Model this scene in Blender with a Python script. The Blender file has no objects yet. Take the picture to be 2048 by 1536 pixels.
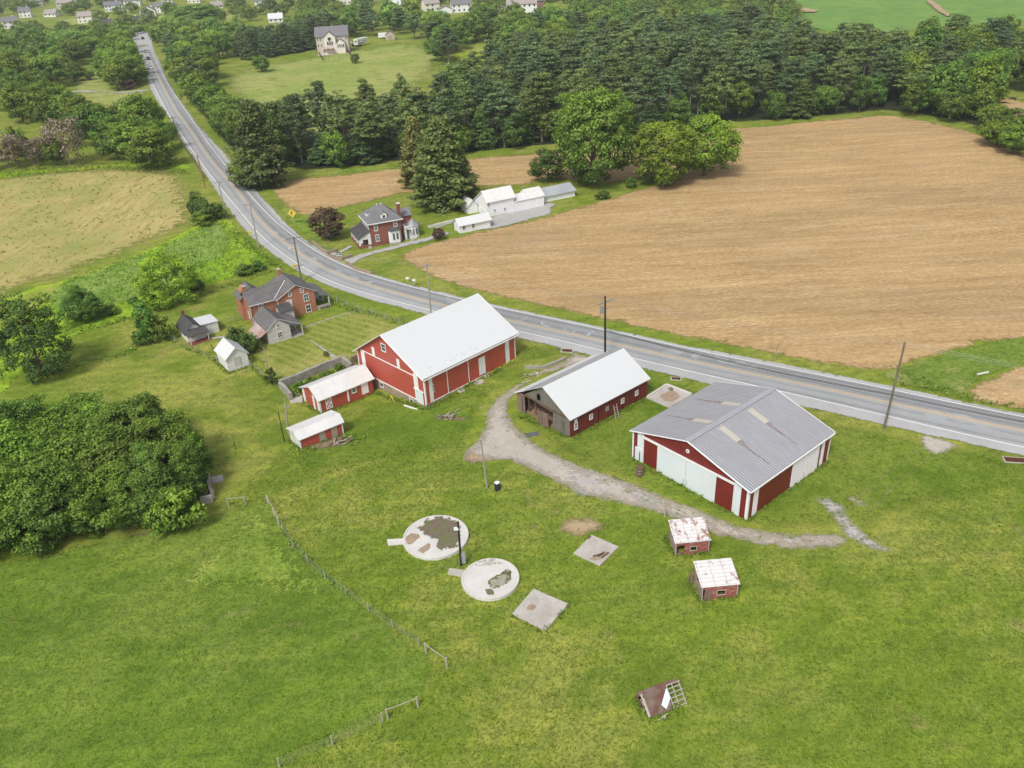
import bpy, math, random
import numpy as np
from mathutils import Vector, Matrix, geometry
from math import sin, cos, pi, radians, hypot, atan2, exp, sqrt, ceil

random.seed(7); RNG = np.random.default_rng(7)
scene = bpy.context.scene
COL = scene.collection

# ------------------------------------------------------------------ camera model
F, PITCH, ROLL, H = 1634.3, .51304, .05542, 56.0
CX, CY = 1024.0, 768.0
_f = np.array([0, cos(PITCH), -sin(PITCH)]); _rt = np.array([1., 0, 0]); _dn = np.cross(_f, _rt)
M = np.array([_rt*cos(ROLL)+_dn*sin(ROLL), -_rt*sin(ROLL)+_dn*cos(ROLL), _f])

def sm(a, b, x):
    t = min(1, max(0, (x-a)/(b-a))); return t*t*(3-2*t)

def at0(x, y, z=0.0):
    d = M.T @ np.array([(x-CX)/F, (y-CY)/F, 1.0]); t = (H-z)/max(-d[2], 0.008)
    return d[0]*t, d[1]*t

DIPC = at0(690, 790, -1.2)
MND = at0(1010, 955)
RISE = at0(640, 105)
def h(x, y):
    z = .10*sin(x*.13+y*.05+1)+.08*sin(y*.17-x*.09+2)+.05*sin(x*.31+y*.23)
    fx = sm(170, 420, y)
    z += fx*(1.7*sin(x*.017+1.3)*sin(y*.0135+.6)+1.2*sin(x*.009-y*.007))
    dx, dy = x-DIPC[0], y-DIPC[1]
    z -= 2.0*exp(-(dx*dx+dy*dy)/(2*8.5**2))
    dx, dy = x-MND[0], y-MND[1]
    z += .45*exp(-(dx*dx/9**2+dy*dy/4**2)/2)
    return z
def at(x, y):
    z = 0.0
    for _ in range(6):
        gx, gy = at0(x, y, z); z = h(gx, gy)
    return Vector((gx, gy, z))
def proj(p):
    c = M @ np.array([p[0], p[1], p[2]-H]); return F*c[0]/c[2]+CX, F*c[1]/c[2]+CY
def tall(p, ty):
    lo, hi = 0, 60
    for _ in range(40):
        m = (lo+hi)/2
        if proj((p[0], p[1], p[2]+m))[1] > ty: lo = m
        else: hi = m
    return lo
def dist(p): return sqrt(p[0]**2+p[1]**2+(H-p[2])**2)

# ------------------------------------------------------------------ object helpers
def tag(o, label=None, cat=None, group=None, kind=None):
    if label: o['label'] = label
    if cat: o['category'] = cat
    if group: o['group'] = group
    if kind: o['kind'] = kind
    return o
def thing(name, label, cat, loc=(0, 0, 0), ang=0, group=None):
    o = bpy.data.objects.new(name, None); COL.objects.link(o)
    o.empty_display_size = .2
    o.location = loc; o.rotation_euler = (0, 0, radians(ang))
    return tag(o, label, cat, group)
class MB:
    def __init__(s): s.v = []; s.f = []
    def add(s, vs, fs):
        n = len(s.v); s.v += [tuple(p) for p in vs]; s.f += [tuple(i+n for i in f) for f in fs]; return s
    def box(s, a0, a1, b0, b1, c0, c1):
        v = [(x, y, z) for z in (c0, c1) for y in (b0, b1) for x in (a0, a1)]
        return s.add(v, [(0, 2, 3, 1), (4, 5, 7, 6), (0, 1, 5, 4), (2, 6, 7, 3), (0, 4, 6, 2), (1, 3, 7, 5)])
    def beam(s, p, q, w, t=None, up=(0, 0, 1)):
        t = t or w; p = Vector(p); q = Vector(q); d = (q-p).normalized(); u = Vector(up)
        if abs(d.dot(u)) > .98: u = Vector((1, 0, 0))
        a = d.cross(u).normalized()*w/2; b = d.cross(a).normalized()*t/2
        v = [c+e for c in (p, q) for e in (-a-b, a-b, a+b, -a+b)]
        return s.add(v, [(0, 3, 2, 1), (4, 5, 6, 7), (0, 1, 5, 4), (1, 2, 6, 5), (2, 3, 7, 6), (3, 0, 4, 7)])
    def tube(s, pts, r0, r1=None, n=8):
        r1 = r0 if r1 is None else r1; pts = [Vector(p) for p in pts]; vs = []; fs = []; k = len(pts)
        for i, p in enumerate(pts):
            d = (pts[min(i+1, k-1)]-pts[max(i-1, 0)]).normalized()
            u = Vector((1, 0, 0)) if abs(d.x) < .9 else Vector((0, 1, 0))
            a = d.cross(u).normalized(); b = d.cross(a); r = r0+(r1-r0)*i/(k-1)
            vs += [p+(a*cos(2*pi*j/n)+b*sin(2*pi*j/n))*r for j in range(n)]
        for i in range(k-1):
            for j in range(n):
                j2 = (j+1) % n; fs.append((i*n+j, i*n+j2, (i+1)*n+j2, (i+1)*n+j))
        fs.append(tuple(range(n-1, -1, -1))); fs.append(tuple((k-1)*n+j for j in range(n)))
        return s.add(vs, fs)
    def cyl(s, x, y, z0, z1, r, r2=None, n=24):
        return s.tube([(x, y, z0), (x, y, z1)], r, r2, n)
    def poly(s, pts, thick):   # prism from a polygon (list of 3D points), extruded down by thick
        n = len(pts); t = [tuple(p) for p in pts]; b = [(p[0], p[1], p[2]-thick) for p in pts]
        return s.add(t+b, [tuple(range(n)), tuple(range(2*n-1, n-1, -1))]+[(i, i+n, (i+1) % n+n, (i+1) % n) for i in range(n)])
    def exu(s, prof, u0, u1):   # profile (v,z) extruded along u
        n = len(prof); v = [(u0, a, b) for a, b in prof]+[(u1, a, b) for a, b in prof]
        return s.add(v, [tuple(range(n-1, -1, -1)), tuple(range(n, 2*n))]+[(i, (i+1) % n, (i+1) % n+n, i+n) for i in range(n)])
    def exv(s, prof, v0, v1):   # profile (u,z) extruded along v
        n = len(prof); v = [(a, v0, b) for a, b in prof]+[(a, v1, b) for a, b in prof]
        return s.add(v, [tuple(range(n)), tuple(range(2*n-1, n-1, -1))]+[(i, i+n, (i+1) % n+n, (i+1) % n) for i in range(n)])
    def pl(s, plane, a0, a1, z0, z1, d0, d1):  # box on a wall plane ('v',value,sign): a runs along the other axis
        ax, val, sg = plane; e0, e1 = sorted((val+sg*d0, val+sg*d1))
        return s.box(a0, a1, e0, e1, z0, z1) if ax == 'v' else s.box(e0, e1, a0, a1, z0, z1)
    def bar(s, plane, p, q, w, d0, d1):
        ax, val, sg = plane; c = val+sg*(d0+d1)/2
        P = (p[0], c, p[1]) if ax == 'v' else (c, p[0], p[1]); Q = (q[0], c, q[1]) if ax == 'v' else (c, q[0], q[1])
        up = (0, 1, 0) if ax == 'v' else (1, 0, 0)
        return s.beam(P, Q, w, abs(d1-d0), up)
    def build(s, name, mat, parent=None, smooth=False, bevel=0):
        me = bpy.data.meshes.new(name); me.from_pydata(s.v, [], s.f)
        me.materials.append(mat)
        o = bpy.data.objects.new(name, me); COL.objects.link(o)
        if parent: o.parent = parent
        if smooth: me.shade_smooth()
        import bmesh
        b = bmesh.new(); b.from_mesh(me); bmesh.ops.recalc_face_normals(b, faces=b.faces); b.to_mesh(me); b.free()
        if bevel:
            m = o.modifiers.new('bevel', 'BEVEL'); m.width = bevel; m.segments = 1; m.limit_method = 'ANGLE'
        return o

# ------------------------------------------------------------------ materials
class NT:
    def __init__(s, name):
        s.m = bpy.data.materials.new(name); s.m.use_nodes = True; s.t = s.m.node_tree; s.t.nodes.clear()
        s.out = s.n('ShaderNodeOutputMaterial'); s.tc = s.n('ShaderNodeTexCoord'); s.obj = s.tc.outputs['Object']
    def n(s, t, **k):
        x = s.t.nodes.new(t)
        for a, b in k.items(): setattr(x, a, b)
        return x
    def l(s, a, b): s.t.links.new(a, b)
    def put(s, sock, v):
        if hasattr(v, 'links') or isinstance(v, bpy.types.NodeSocket): s.l(v, sock)
        else: sock.default_value = v
    def map(s, sc=(1, 1, 1), rot=(0, 0, 0), vec=None, loc=(0, 0, 0)):
        m = s.n('ShaderNodeMapping'); m.inputs['Scale'].default_value = sc; m.inputs['Rotation'].default_value = rot
        m.inputs['Location'].default_value = loc
        s.l(vec or s.obj, m.inputs['Vector']); return m.outputs[0]
    def noise(s, scale, det=4, rough=.6, vec=None, dist=0):
        x = s.n('ShaderNodeTexNoise'); x.inputs['Scale'].default_value = scale; x.inputs['Detail'].default_value = det
        x.inputs['Roughness'].default_value = rough; x.inputs['Distortion'].default_value = dist
        s.l(vec or s.obj, x.inputs['Vector']); return x.outputs['Fac']
    def ramp(s, fac, stops, mode='LINEAR'):
        r = s.n('ShaderNodeValToRGB'); cr = r.color_ramp; cr.interpolation = mode
        while len(cr.elements) < len(stops): cr.elements.new(.5)
        for e, (p, c) in zip(cr.elements, stops):
            e.position = p; e.color = (*c, 1) if len(c) == 3 else c
        s.put(r.inputs[0], fac); return r.outputs[0]
    def rng(s, v, a, b, c=0, d=1):
        m = s.n('ShaderNodeMapRange'); m.inputs[1].default_value = a; m.inputs[2].default_value = b
        m.inputs[3].default_value = c; m.inputs[4].default_value = d; s.put(m.inputs[0], v); return m.outputs[0]
    def mix(s, fac, a, b, bt='MIX'):
        m = s.n('ShaderNodeMix', data_type='RGBA', blend_type=bt)
        s.put(m.inputs[0], fac)
        for i, c in ((6, a), (7, b)):
            s.put(m.inputs[i], (*c, 1) if isinstance(c, tuple) and len(c) == 3 else c)
        return m.outputs[2]
    def math(s, op, a, b=0):
        m = s.n('ShaderNodeMath', operation=op); s.put(m.inputs[0], a); s.put(m.inputs[1], b); return m.outputs[0]
    def wave(s, period, vec=None, axis='X', dist=0, dscale=1):
        w = s.n('ShaderNodeTexWave', bands_direction=axis); w.inputs['Scale'].default_value = 1/period*.3142 if False else (2*pi/period)/20
        w.inputs['Distortion'].default_value = dist; w.inputs['Detail Scale'].default_value = dscale
        s.l(vec or s.obj, w.inputs['Vector']); return w.outputs['Fac']
    def attr(s, name):
        a = s.n('ShaderNodeAttribute'); a.attribute_name = name; return a.outputs['Fac']
    def sep(s, vec=None):
        x = s.n('ShaderNodeSeparateXYZ'); s.l(vec or s.obj, x.inputs[0]); return x.outputs
    def bump(s, hgt, strength=.3, d=.05):
        b = s.n('ShaderNodeBump'); b.inputs['Strength'].default_value = strength; b.inputs['Distance'].default_value = d
        s.l(hgt, b.inputs['Height']); return b.outputs[0]
    def done(s, col, rough=.8, bump=None, metal=0, spec=.3, alpha=None):
        p = s.n('ShaderNodeBsdfPrincipled'); s.put(p.inputs['Base Color'], (*col, 1) if isinstance(col, tuple) else col)
        s.put(p.inputs['Roughness'], rough); p.inputs['Metallic'].default_value = metal
        p.inputs['Specular IOR Level'].default_value = spec
        if bump is not None: s.l(bump, p.inputs['Normal'])
        if alpha is not None: s.l(alpha, p.inputs['Alpha'])
        s.l(p.outputs[0], s.out.inputs[0]); return s.m

MAT = {}
def plain(name, c, var=.15, sc=3, rough=.8, metal=0, spec=.3, bump=.15, c2=None, streak=False):
    t = NT(name); v = t.map((6, 6, .7)) if streak else None
    n = t.noise(sc, 6, .65, v); n2 = t.noise(sc*.22, 3, .6)
    lo = tuple(x*(1-var) for x in c); hi = tuple(min(1, x*(1+var)) for x in c)
    col = t.ramp(n, [(.3, lo), (.7, hi)])
    col = t.mix(t.rng(n2, .35, .75), col, t.mix(.75, col, c2 or tuple(x*(1-1.3*var) for x in c)))
    MAT[name] = t.done(col, rough, t.bump(n, bump, .02), metal, spec); return MAT[name]

def ribbed(name, c, period, line, rough=.45, axis='X', dirt=None, metal=0, dirt_amt=.5, vec_rot=None, width=.75):
    t = NT(name); w = t.wave(period, axis=axis)
    n = t.noise(1.3, 5, .65, t.map((1, 1, .35))); n2 = t.noise(.35, 3)
    vv = .02 if name in ('roof_white', 'door_white', 'door_white_side') else .1
    col = t.ramp(n, [(.25, tuple(x*(1-vv) for x in c)), (.75, tuple(min(1, x*(1+vv)) for x in c))])
    col = t.mix(t.rng(w, width, 1), col, line)
    if dirt: col = t.mix(t.math('MULTIPLY', t.rng(n2, .45, .85), dirt_amt), col, dirt)
    MAT[name] = t.done(col, rough, t.bump(w, .5, .02), metal, .4); return MAT[name]

ribbed('siding_bright', (.47, .092, .064), .30, (.36, .066, .048), .45, dirt=(.36, .072, .055))
ribbed('siding_bright_side', (.47, .092, .064), .30, (.36, .066, .048), .45, axis='Y', dirt=(.36, .072, .055))
ribbed('siding_dark', (.20, .022, .019), .23, (.11, .012, .011), .45, dirt=(.13, .02, .018))
ribbed('siding_dark_side', (.20, .022, .019), .23, (.11, .012, .011), .45, axis='Y', dirt=(.13, .02, .018))
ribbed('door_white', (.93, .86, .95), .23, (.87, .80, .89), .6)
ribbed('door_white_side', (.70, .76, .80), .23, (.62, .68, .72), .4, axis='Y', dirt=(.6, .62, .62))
ribbed('roof_white', (.66, .675, .685), .24, (.63, .645, .66), .42, dirt=(.62, .635, .65), dirt_amt=.3, width=.8)
ribbed('roof_white_old', (.74, .74, .73), .30, (.60, .60, .60), .5, dirt=(.58, .56, .53), dirt_amt=.6)
ribbed('roof_grey_metal', (.40, .41, .44), .45, (.34, .35, .38), .4, dirt=(.34, .33, .33))
ribbed('roof_grey_long', (.42, .44, .47), .40, (.36, .38, .41), .42, dirt=(.30, .32, .35), dirt_amt=.8)

def pole_roof():
    t = NT('roof_ribbed'); w = t.wave(.38); n = t.noise(1.2, 5, .6, t.map((2, .35, 1))); n2 = t.noise(.3, 3)
    base = t.ramp(n, [(.3, (.42, .42, .44)), (.7, (.53, .525, .54))])
    base = t.mix(t.rng(n2, .4, .7), base, t.mix(.5, base, (.44, .40, .39)))
    col = t.mix(t.rng(w, .55, .95), base, (.30, .31, .36))
    MAT['roof_ribbed'] = t.done(col, .42, t.bump(w, .8, .03), .25, .4)
pole_roof()
plain('rust', (.30, .12, .07), .35, 4, .9)
plain('trim_white', (.80, .81, .82), .05, 3, .5)
plain('white_boards', (.72, .72, .70), .12, 5, .7, streak=True, c2=(.55, .53, .50))
plain('white_siding', (.80, .81, .83), .05, 2, .5)
plain('glass_dark', (.03, .04, .05), .3, 1.5, .12, spec=.6, bump=0)
plain('glass_mid', (.10, .14, .16), .4, 2.5, .12, spec=.6, bump=0)
plain('void_dark', (.008, .007, .006), .3, 2, 1, spec=0)  # near-black paint for the unlit depth of holes and gaps
plain('concrete', (.50, .47, .43), .14, 2.2, .9, c2=(.36, .32, .28))
plain('concrete_white', (.66, .64, .61), .08, 1.8, .85, c2=(.52, .49, .45))
plain('path_concrete', (.42, .40, .37), .15, 3, .9, c2=(.30, .29, .26))
plain('stone_rough', (.36, .27, .19), .45, 3.5, .95, bump=.6, c2=(.20, .17, .14))
plain('pole_wood', (.20, .17, .13), .3, 5, .9, streak=True)
plain('pole_pale', (.36, .34, .30), .2, 5, .9, streak=True)
plain('pole_dark', (.035, .030, .026), .3, 5, .9, streak=True)
plain('pole_orange', (.38, .18, .08), .25, 5, .9, streak=True)
plain('fence_wood', (.42, .39, .34), .25, 5, .9, streak=True)
plain('galvanised', (.45, .47, .49), .12, 4, .4, .6)
plain('wire', (.30, .31, .32), .1, 4, .5, .3)
plain('wire_dark', (.03, .03, .033), .1, 4, .6)
plain('metal_grey', (.35, .37, .38), .15, 4, .5, .3)
plain('bark', (.13, .10, .075), .3, 5, .95, streak=True)
plain('bark_pale', (.26, .21, .17), .3, 5, .95, streak=True)
plain('brown_wood', (.16, .10, .07), .35, 5, .9, streak=True)
plain('mat_grey', (.12, .13, .14), .2, 5, .9)
plain('yellow_paint', (.72, .55, .10), .1, 5, .5)
plain('black_paint', (.02, .02, .02), .1, 5, .6)
plain('barrel_blue', (.03, .04, .06), .2, 4, .5)
plain('shingle', (.16, .155, .155), .25, 2.2, .9, c2=(.11, .105, .10), bump=.3)
plain('shingle_dark', (.085, .082, .085), .25, 2.2, .9, bump=.3)
plain('shingle_far', (.20, .195, .21), .15, 1.2, .9)
plain('shingle_tan', (.36, .32, .31), .12, 1.2, .9)
plain('wall_cream', (.74, .71, .64), .06, 1.2, .7)
plain('wall_tan', (.56, .50, .44), .08, 1.2, .8)
plain('window_white', (.76, .77, .77), .05, 3, .5)
plain('tan_panel', (.38, .33, .25), .12, 3, .8)
plain('shed_tan', (.50, .42, .34), .1, 2, .8)
plain('rust_roof', (.34, .20, .17), .4, 3, .8, c2=(.6, .56, .54))
plain('board_brown', (.15, .075, .06), .4, 4, .9, c2=(.28, .24, .20), streak=True)
plain('sheet_pale', (.68, .74, .78), .06, 3, .5)
plain('lumber_pale', (.46, .42, .37), .15, 4, .8, streak=True)
plain('car_dark', (.03, .035, .05), .1, 2, .3, spec=.6)
plain('car_white', (.80, .80, .80), .05, 2, .3, spec=.6)
plain('car_grey', (.30, .31, .33), .08, 2, .3, spec=.6)
plain('tyre', (.02, .02, .02), .1, 4, .9)
plain('dirt_pile', (.30, .20, .13), .35, 3, .95)

def brick(name, c1, c2, mort, stain):
    t = NT(name); xs = t.sep()
    cmb = t.n('ShaderNodeCombineXYZ'); t.l(t.math('ADD', xs[0], xs[1]), cmb.inputs[0]); t.l(xs[2], cmb.inputs[1])
    b = t.n('ShaderNodeTexBrick'); b.inputs['Scale'].default_value = 1
    b.inputs['Brick Width'].default_value = .24; b.inputs['Row Height'].default_value = .08; b.inputs['Mortar Size'].default_value = .012
    b.inputs['Color1'].default_value = (*c1, 1); b.inputs['Color2'].default_value = (*c2, 1); b.inputs['Mortar'].default_value = (*mort, 1)
    t.l(cmb.outputs[0], b.inputs['Vector'])
    n = t.noise(1.1, 6, .7); n2 = t.noise(.5, 4, .6)
    col = t.mix(t.rng(n, .5, .72), b.outputs[0], stain)
    col = t.mix(t.rng(n2, .45, .8, 0, .5), col, tuple(x*.5 for x in c1))
    MAT[name] = t.done(col, .9, t.bump(n, .3, .02)); return MAT[name]
brick('brick_old', (.44, .140, .065), (.34, .095, .05), (.42, .28, .2), (.48, .25, .17))
brick('brick_red', (.25, .075, .055), (.20, .058, .045), (.27, .16, .13), (.27, .11, .09))

def plank(name, c, c2, c3, w=.22, axis='X', thr=.5):
    t = NT(name); rot = {'X': None, 'Y': (0, 0, pi/2)}.get(axis)
    v = t.map((1, 1, 1), rot or (0, 0, 0))
    s = t.sep(v); k = t.math('FLOOR', t.math('DIVIDE', s[0] if axis != 'Z' else s[2], w))
    wn = t.n('ShaderNodeTexWhiteNoise', noise_dimensions='1D'); t.l(k, wn.inputs['W'])
    n = t.noise(2.2, 7, .75, t.map((5, 5, .8) if axis != 'Z' else (.7, .7, 7)))
    col = t.mix(wn.outputs[0], c, c2)
    col = t.mix(t.rng(n, thr, thr+.15), col, c3)
    fr = t.math('FRACT', t.math('DIVIDE', s[0] if axis != 'Z' else s[2], w))
    gap = t.math('LESS_THAN', fr, .10)
    col = t.mix(t.math('MULTIPLY', gap, .75), col, (.02, .015, .012))
    MAT[name] = t.done(col, .92, t.bump(n, .4, .02)); return MAT[name]
plank('barn_red_boards', (.20, .038, .030), (.15, .030, .026), (.26, .14, .12), .22, 'X', .62)
plank('barn_red_side', (.20, .038, .030), (.15, .030, .026), (.26, .14, .12), .22, 'Y', .62)
plank('weathered', (.19, .175, .145), (.13, .12, .10), (.29, .27, .235), .2, 'X', .52)
plank('weathered_side', (.19, .175, .145), (.13, .12, .10), (.29, .27, .235), .2, 'Y', .52)
plank('plank_brown', (.24, .165, .13), (.17, .12, .095), (.36, .30, .26), .18, 'Y', .52)
plank('clapboard_grey', (.64, .60, .585), (.53, .49, .475), (.72, .69, .68), .2, 'Z', .5)
plank('clapboard_white', (.76, .75, .75), (.66, .65, .65), (.82, .82, .82), .25, 'Z', .45)
plank('peeling_red', (.36, .075, .060), (.28, .065, .055), (.50, .42, .38), .18, 'Z', .49)
plank('peeling_side', (.42, .33, .30), (.34, .25, .22), (.30, .09, .07), .18, 'Z', .56)

def rusty_sheet(name, thr):
    t = NT(name); s = t.sep()
    n = t.noise(.9, 6, .7, t.map((1.6, 1, 1))); n2 = t.noise(5, 5, .75)
    r = t.rng(t.math('ADD', n, t.math('MULTIPLY', t.math('SUBTRACT', n2, .5), .6)), thr, thr+.06)
    fr = t.math('FRACT', t.math('DIVIDE', s[1], .42)); gap = t.math('LESS_THAN', fr, .07)
    fu = t.math('FRACT', t.math('DIVIDE', s[0], 1.2)); gp2 = t.math('LESS_THAN', fu, .03)
    col = t.mix(r, t.ramp(n2, [(.3, (.62, .60, .60)), (.7, (.78, .77, .77))]), t.ramp(n2, [(.3, (.22, .09, .055)), (.7, (.40, .24, .18))]))
    col = t.mix(t.math('MULTIPLY', t.math('MAXIMUM', gap, gp2), .7), col, (.26, .22, .20))
    MAT[name] = t.done(col, .7, t.bump(n2, .3, .02))
rusty_sheet('sheet_rusty', .515); rusty_sheet('sheet_less_rusty', .575)

_a, _b = at(600, 680), at(690, 710); STR = -(atan2(_b.y-_a.y, _b.x-_a.x)+pi/2)
# ---- ground family
def grassy(name, dark, mid, light, dry, dryness=.6, edge=False, stripes=None, noiseamp=.7, scale=1, dist=.35):
    t = NT(name)
    big = t.noise(.035*scale, 4, .55); medn = t.noise(.16*scale, 5, .65, dist=.6); sml = t.noise(1.0, 4, .7); fine = t.noise(2.9, 3, .7); xf = t.noise(7, 2, .7)
    k = t.math('ADD', t.math('MULTIPLY', sml, .30), t.math('ADD', t.math('MULTIPLY', fine, .40), t.math('MULTIPLY', xf, .30)))
    col = t.ramp(k, [(.38, dark), (.475, mid), (.60, light)])
    patch = t.math('ADD', t.math('MULTIPLY', big, .55), t.math('MULTIPLY', medn, .45))
    col = t.mix(t.rng(patch, .45, .58, 0, dryness), col, t.ramp(k, [(.40, tuple(x*.45 for x in dry)), (.49, dry), (.60, tuple(x*1.35 for x in dry))]))
    col = t.mix(t.rng(medn, .50, .38, 0, .35), col, t.mix(.85, col, dark))
    vo = t.n('ShaderNodeTexVoronoi'); vo.inputs['Scale'].default_value = 2.1; t.l(t.obj, vo.inputs['Vector'])
    col = t.mix(t.math('MULTIPLY', t.rng(vo.outputs['Distance'], .26, .12), t.math('MULTIPLY', t.math('GREATER_THAN', sml, .52), .12)), col, tuple(x*.6 for x in dark))
    if name in ('lawn', 'pasture'):
        sw = t.noise(1, 3, .5, t.map((.025, .42, 1), (0, 0, -.75)), 1.2); sw2 = t.noise(1, 3, .5, t.map((.03, .5, 1), (0, 0, .5)), 1.5)
        col = t.mix(t.rng(sw, .40, .60, 0, .75), col, t.mix(1, col, (1.22, 1.16, 1.1), 'MULTIPLY')); col = t.mix(t.rng(sw2, .46, .60, 0, .6), col, t.mix(1, col, (.82, .87, .85), 'MULTIPLY'))
        col = t.mix(t.rng(t.noise(.11, 5, .7, dist=.8), .60, .70, 0, .55), col, t.ramp(k, [(.38, (.16, .12, .05)), (.6, (.40, .32, .15))]))
        wv = t.wave(2.6, t.map((1, 1, 1), (0, 0, .95)), dist=14, dscale=.06); col = t.mix(t.rng(wv, .3, .8, 0, .38), col, t.mix(1, col, (1.28, 1.2, 1.0), 'MULTIPLY'))
    if stripes:
        per, rot = stripes
        w = t.wave(per, t.map((1, 1, 1), (0, 0, rot)), dist=.6, dscale=.3)
        col = t.mix(t.math('MULTIPLY', t.rng(w, .25, .75), .38), col, t.mix(.7, col, tuple(x*1.25 for x in dry)))
    al = None
    if edge:
        e = t.attr('edge'); q = t.math('ADD', e, t.math('MULTIPLY', t.math('SUBTRACT', t.math('ADD', t.math('MULTIPLY', sml, .6), t.math('MULTIPLY', fine, .5)), .55), 1.6))
        al = t.rng(q, .28, .42)
    MAT[name] = t.done(col, .95, t.bump(k, noiseamp, .12), 0, .15, al); return MAT[name]
G_D, G_M, G_L, G_Y = (.078, .124, .012), (.142, .208, .020), (.214, .286, .041), (.29, .285, .073)
grassy('lawn', G_D, G_M, G_L, G_Y, .6)
grassy('lush_grass', (.05, .10, .010), (.13, .23, .02), (.24, .34, .045), (.30, .34, .07), .6, True)
grassy('striped_lawn', (.07, .11, .012), (.17, .23, .028), (.27, .31, .06), (.34, .31, .10), .7, True, (1.5, STR))
grassy('pasture', (.058, .106, .011), (.108, .184, .018), (.168, .254, .037), (.21, .25, .055), .45, True)
grassy('meadow', (.09, .18, .012), (.19, .34, .018), (.32, .47, .04), (.38, .48, .04), .8, True)
grassy('weeds_dark', (.08, .16, .03), (.16, .28, .04), (.26, .38, .07), (.30, .36, .11), .6, True)
grassy('yellow_grass', (.08, .13, .008), (.20, .29, .015), (.33, .40, .045), (.36, .36, .09), .8, True)
grassy('crop_green', (.085, .18, .035), (.14, .27, .055), (.19, .33, .075), (.22, .34, .08), .5, True, scale=.6)
grassy('far_lawn', (.13, .19, .04), (.24, .31, .06), (.34, .39, .10), (.40, .38, .14), .6, True)
grassy('track_grass', (.07, .11, .013), (.125, .18, .022), (.19, .25, .045), (.26, .25, .08), .6, True)
grassy('yard_green', (.060, .108, .009), (.112, .185, .014), (.175, .255, .030), (.24, .26, .05), .45, True)
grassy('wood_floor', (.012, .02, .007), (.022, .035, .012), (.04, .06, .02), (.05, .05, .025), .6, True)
grassy('stubble_edge', (.05, .10, .012), (.13, .21, .025), (.24, .30, .06), (.38, .31, .15), .8, True)
def soil():
    t = NT('field_soil')
    rot = (0, 0, radians(-8))
    st = t.noise(1, 5, .7, t.map((.045, .55, 1), rot)); st2 = t.noise(1, 6, .8, t.map((.25, 2.6, 1), rot))
    big = t.noise(.022, 4, .6); fine = t.noise(2.2, 3, .7, t.map((.55, 1.4, 1), rot)); vf = t.noise(5, 2, .7)
    k = t.math('ADD', t.math('MULTIPLY', st, .22), t.math('ADD', t.math('MULTIPLY', st2, .26), t.math('ADD', t.math('MULTIPLY', fine, .32), t.math('MULTIPLY', vf, .20))))
    col = t.ramp(k, [(.39, (.18, .105, .046)), (.455, (.355, .230, .104)), (.52, (.485, .332, .158)), (.60, (.67, .51, .29))])
    col = t.mix(t.rng(big, .4, .62, 0, .55), col, t.mix(.4, col, (.50, .34, .17)))
    col = t.mix(t.rng(t.noise(.05, 4, .6), .56, .72, 0, .6), col, t.mix(.5, col, (.46, .34, .27)))
    col = t.mix(t.rng(t.noise(7, 5, .8), .67, .72, 0, .8), col, (.17, .10, .05))
    sep = t.sep(); col = t.mix(t.rng(sep[1], 90, 230, .35, 0), col, t.mix(.4, col, (.44, .31, .17)))
    band = t.noise(1, 3, .55, t.map((.012, .075, 1), rot), .6); col = t.mix(t.rng(band, .44, .60, 0, .55), col, t.mix(1, col, (.78, .80, .84), 'MULTIPLY'))
    band2 = t.noise(1, 4, .6, t.map((.02, .16, 1), (0, 0, radians(-4))), .8); col = t.mix(t.rng(band2, .50, .66, 0, .5), col, t.mix(1, col, (1.16, 1.18, 1.2), 'MULTIPLY'))
    weed = t.noise(.05, 5, .7, dist=1); col = t.mix(t.math('MULTIPLY', t.rng(weed, .60, .70), t.rng(fine, .48, .56)), col, (.22, .25, .07))
    e = t.attr('edge'); q = t.math('ADD', e, t.math('MULTIPLY', t.math('SUBTRACT', t.noise(.9, 5, .7), .5), 2.2))
    MAT['field_soil'] = t.done(col, .95, t.bump(k, .7, .12), 0, .1, t.rng(q, .1, .6))
soil()
def stubble():
    t = NT('field_stubble')
    st = t.noise(1, 5, .75, t.map((.9, .10, 1), (0, 0, radians(22)))); big = t.noise(.05, 5, .65, dist=.8); fine = t.noise(3, 6, .85)
    k = t.math('ADD', t.math('MULTIPLY', st, .5), t.math('MULTIPLY', fine, .5))
    col = t.ramp(k, [(.38, (.19, .165, .05)), (.48, (.41, .335, .125)), (.60, (.60, .50, .22))])
    g = t.ramp(fine, [(.38, (.09, .15, .02)), (.6, (.34, .39, .10))])
    col = t.mix(t.rng(t.math('ADD', t.math('MULTIPLY', st, .5), t.math('MULTIPLY', big, .6)), .50, .66, 0, .75), col, g)
    vo = t.n('ShaderNodeTexVoronoi'); vo.inputs['Scale'].default_value = .55; vo.inputs['Randomness'].default_value = 1; t.l(t.obj, vo.inputs['Vector'])
    dots = t.math('MULTIPLY', t.math('LESS_THAN', vo.outputs['Distance'], .09), t.math('GREATER_THAN', t.noise(.25, 4, .6), .47))
    col = t.mix(t.math('MULTIPLY', dots, .8), col, (.045, .10, .03))
    e = t.attr('edge'); q = t.math('ADD', e, t.math('MULTIPLY', t.math('SUBTRACT', t.noise(.5, 6, .75), .5), 2.4))
    MAT['field_stubble'] = t.done(col, .95, t.bump(k, .6, .1), 0, .1, t.rng(q, .2, .6))
stubble()
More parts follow.
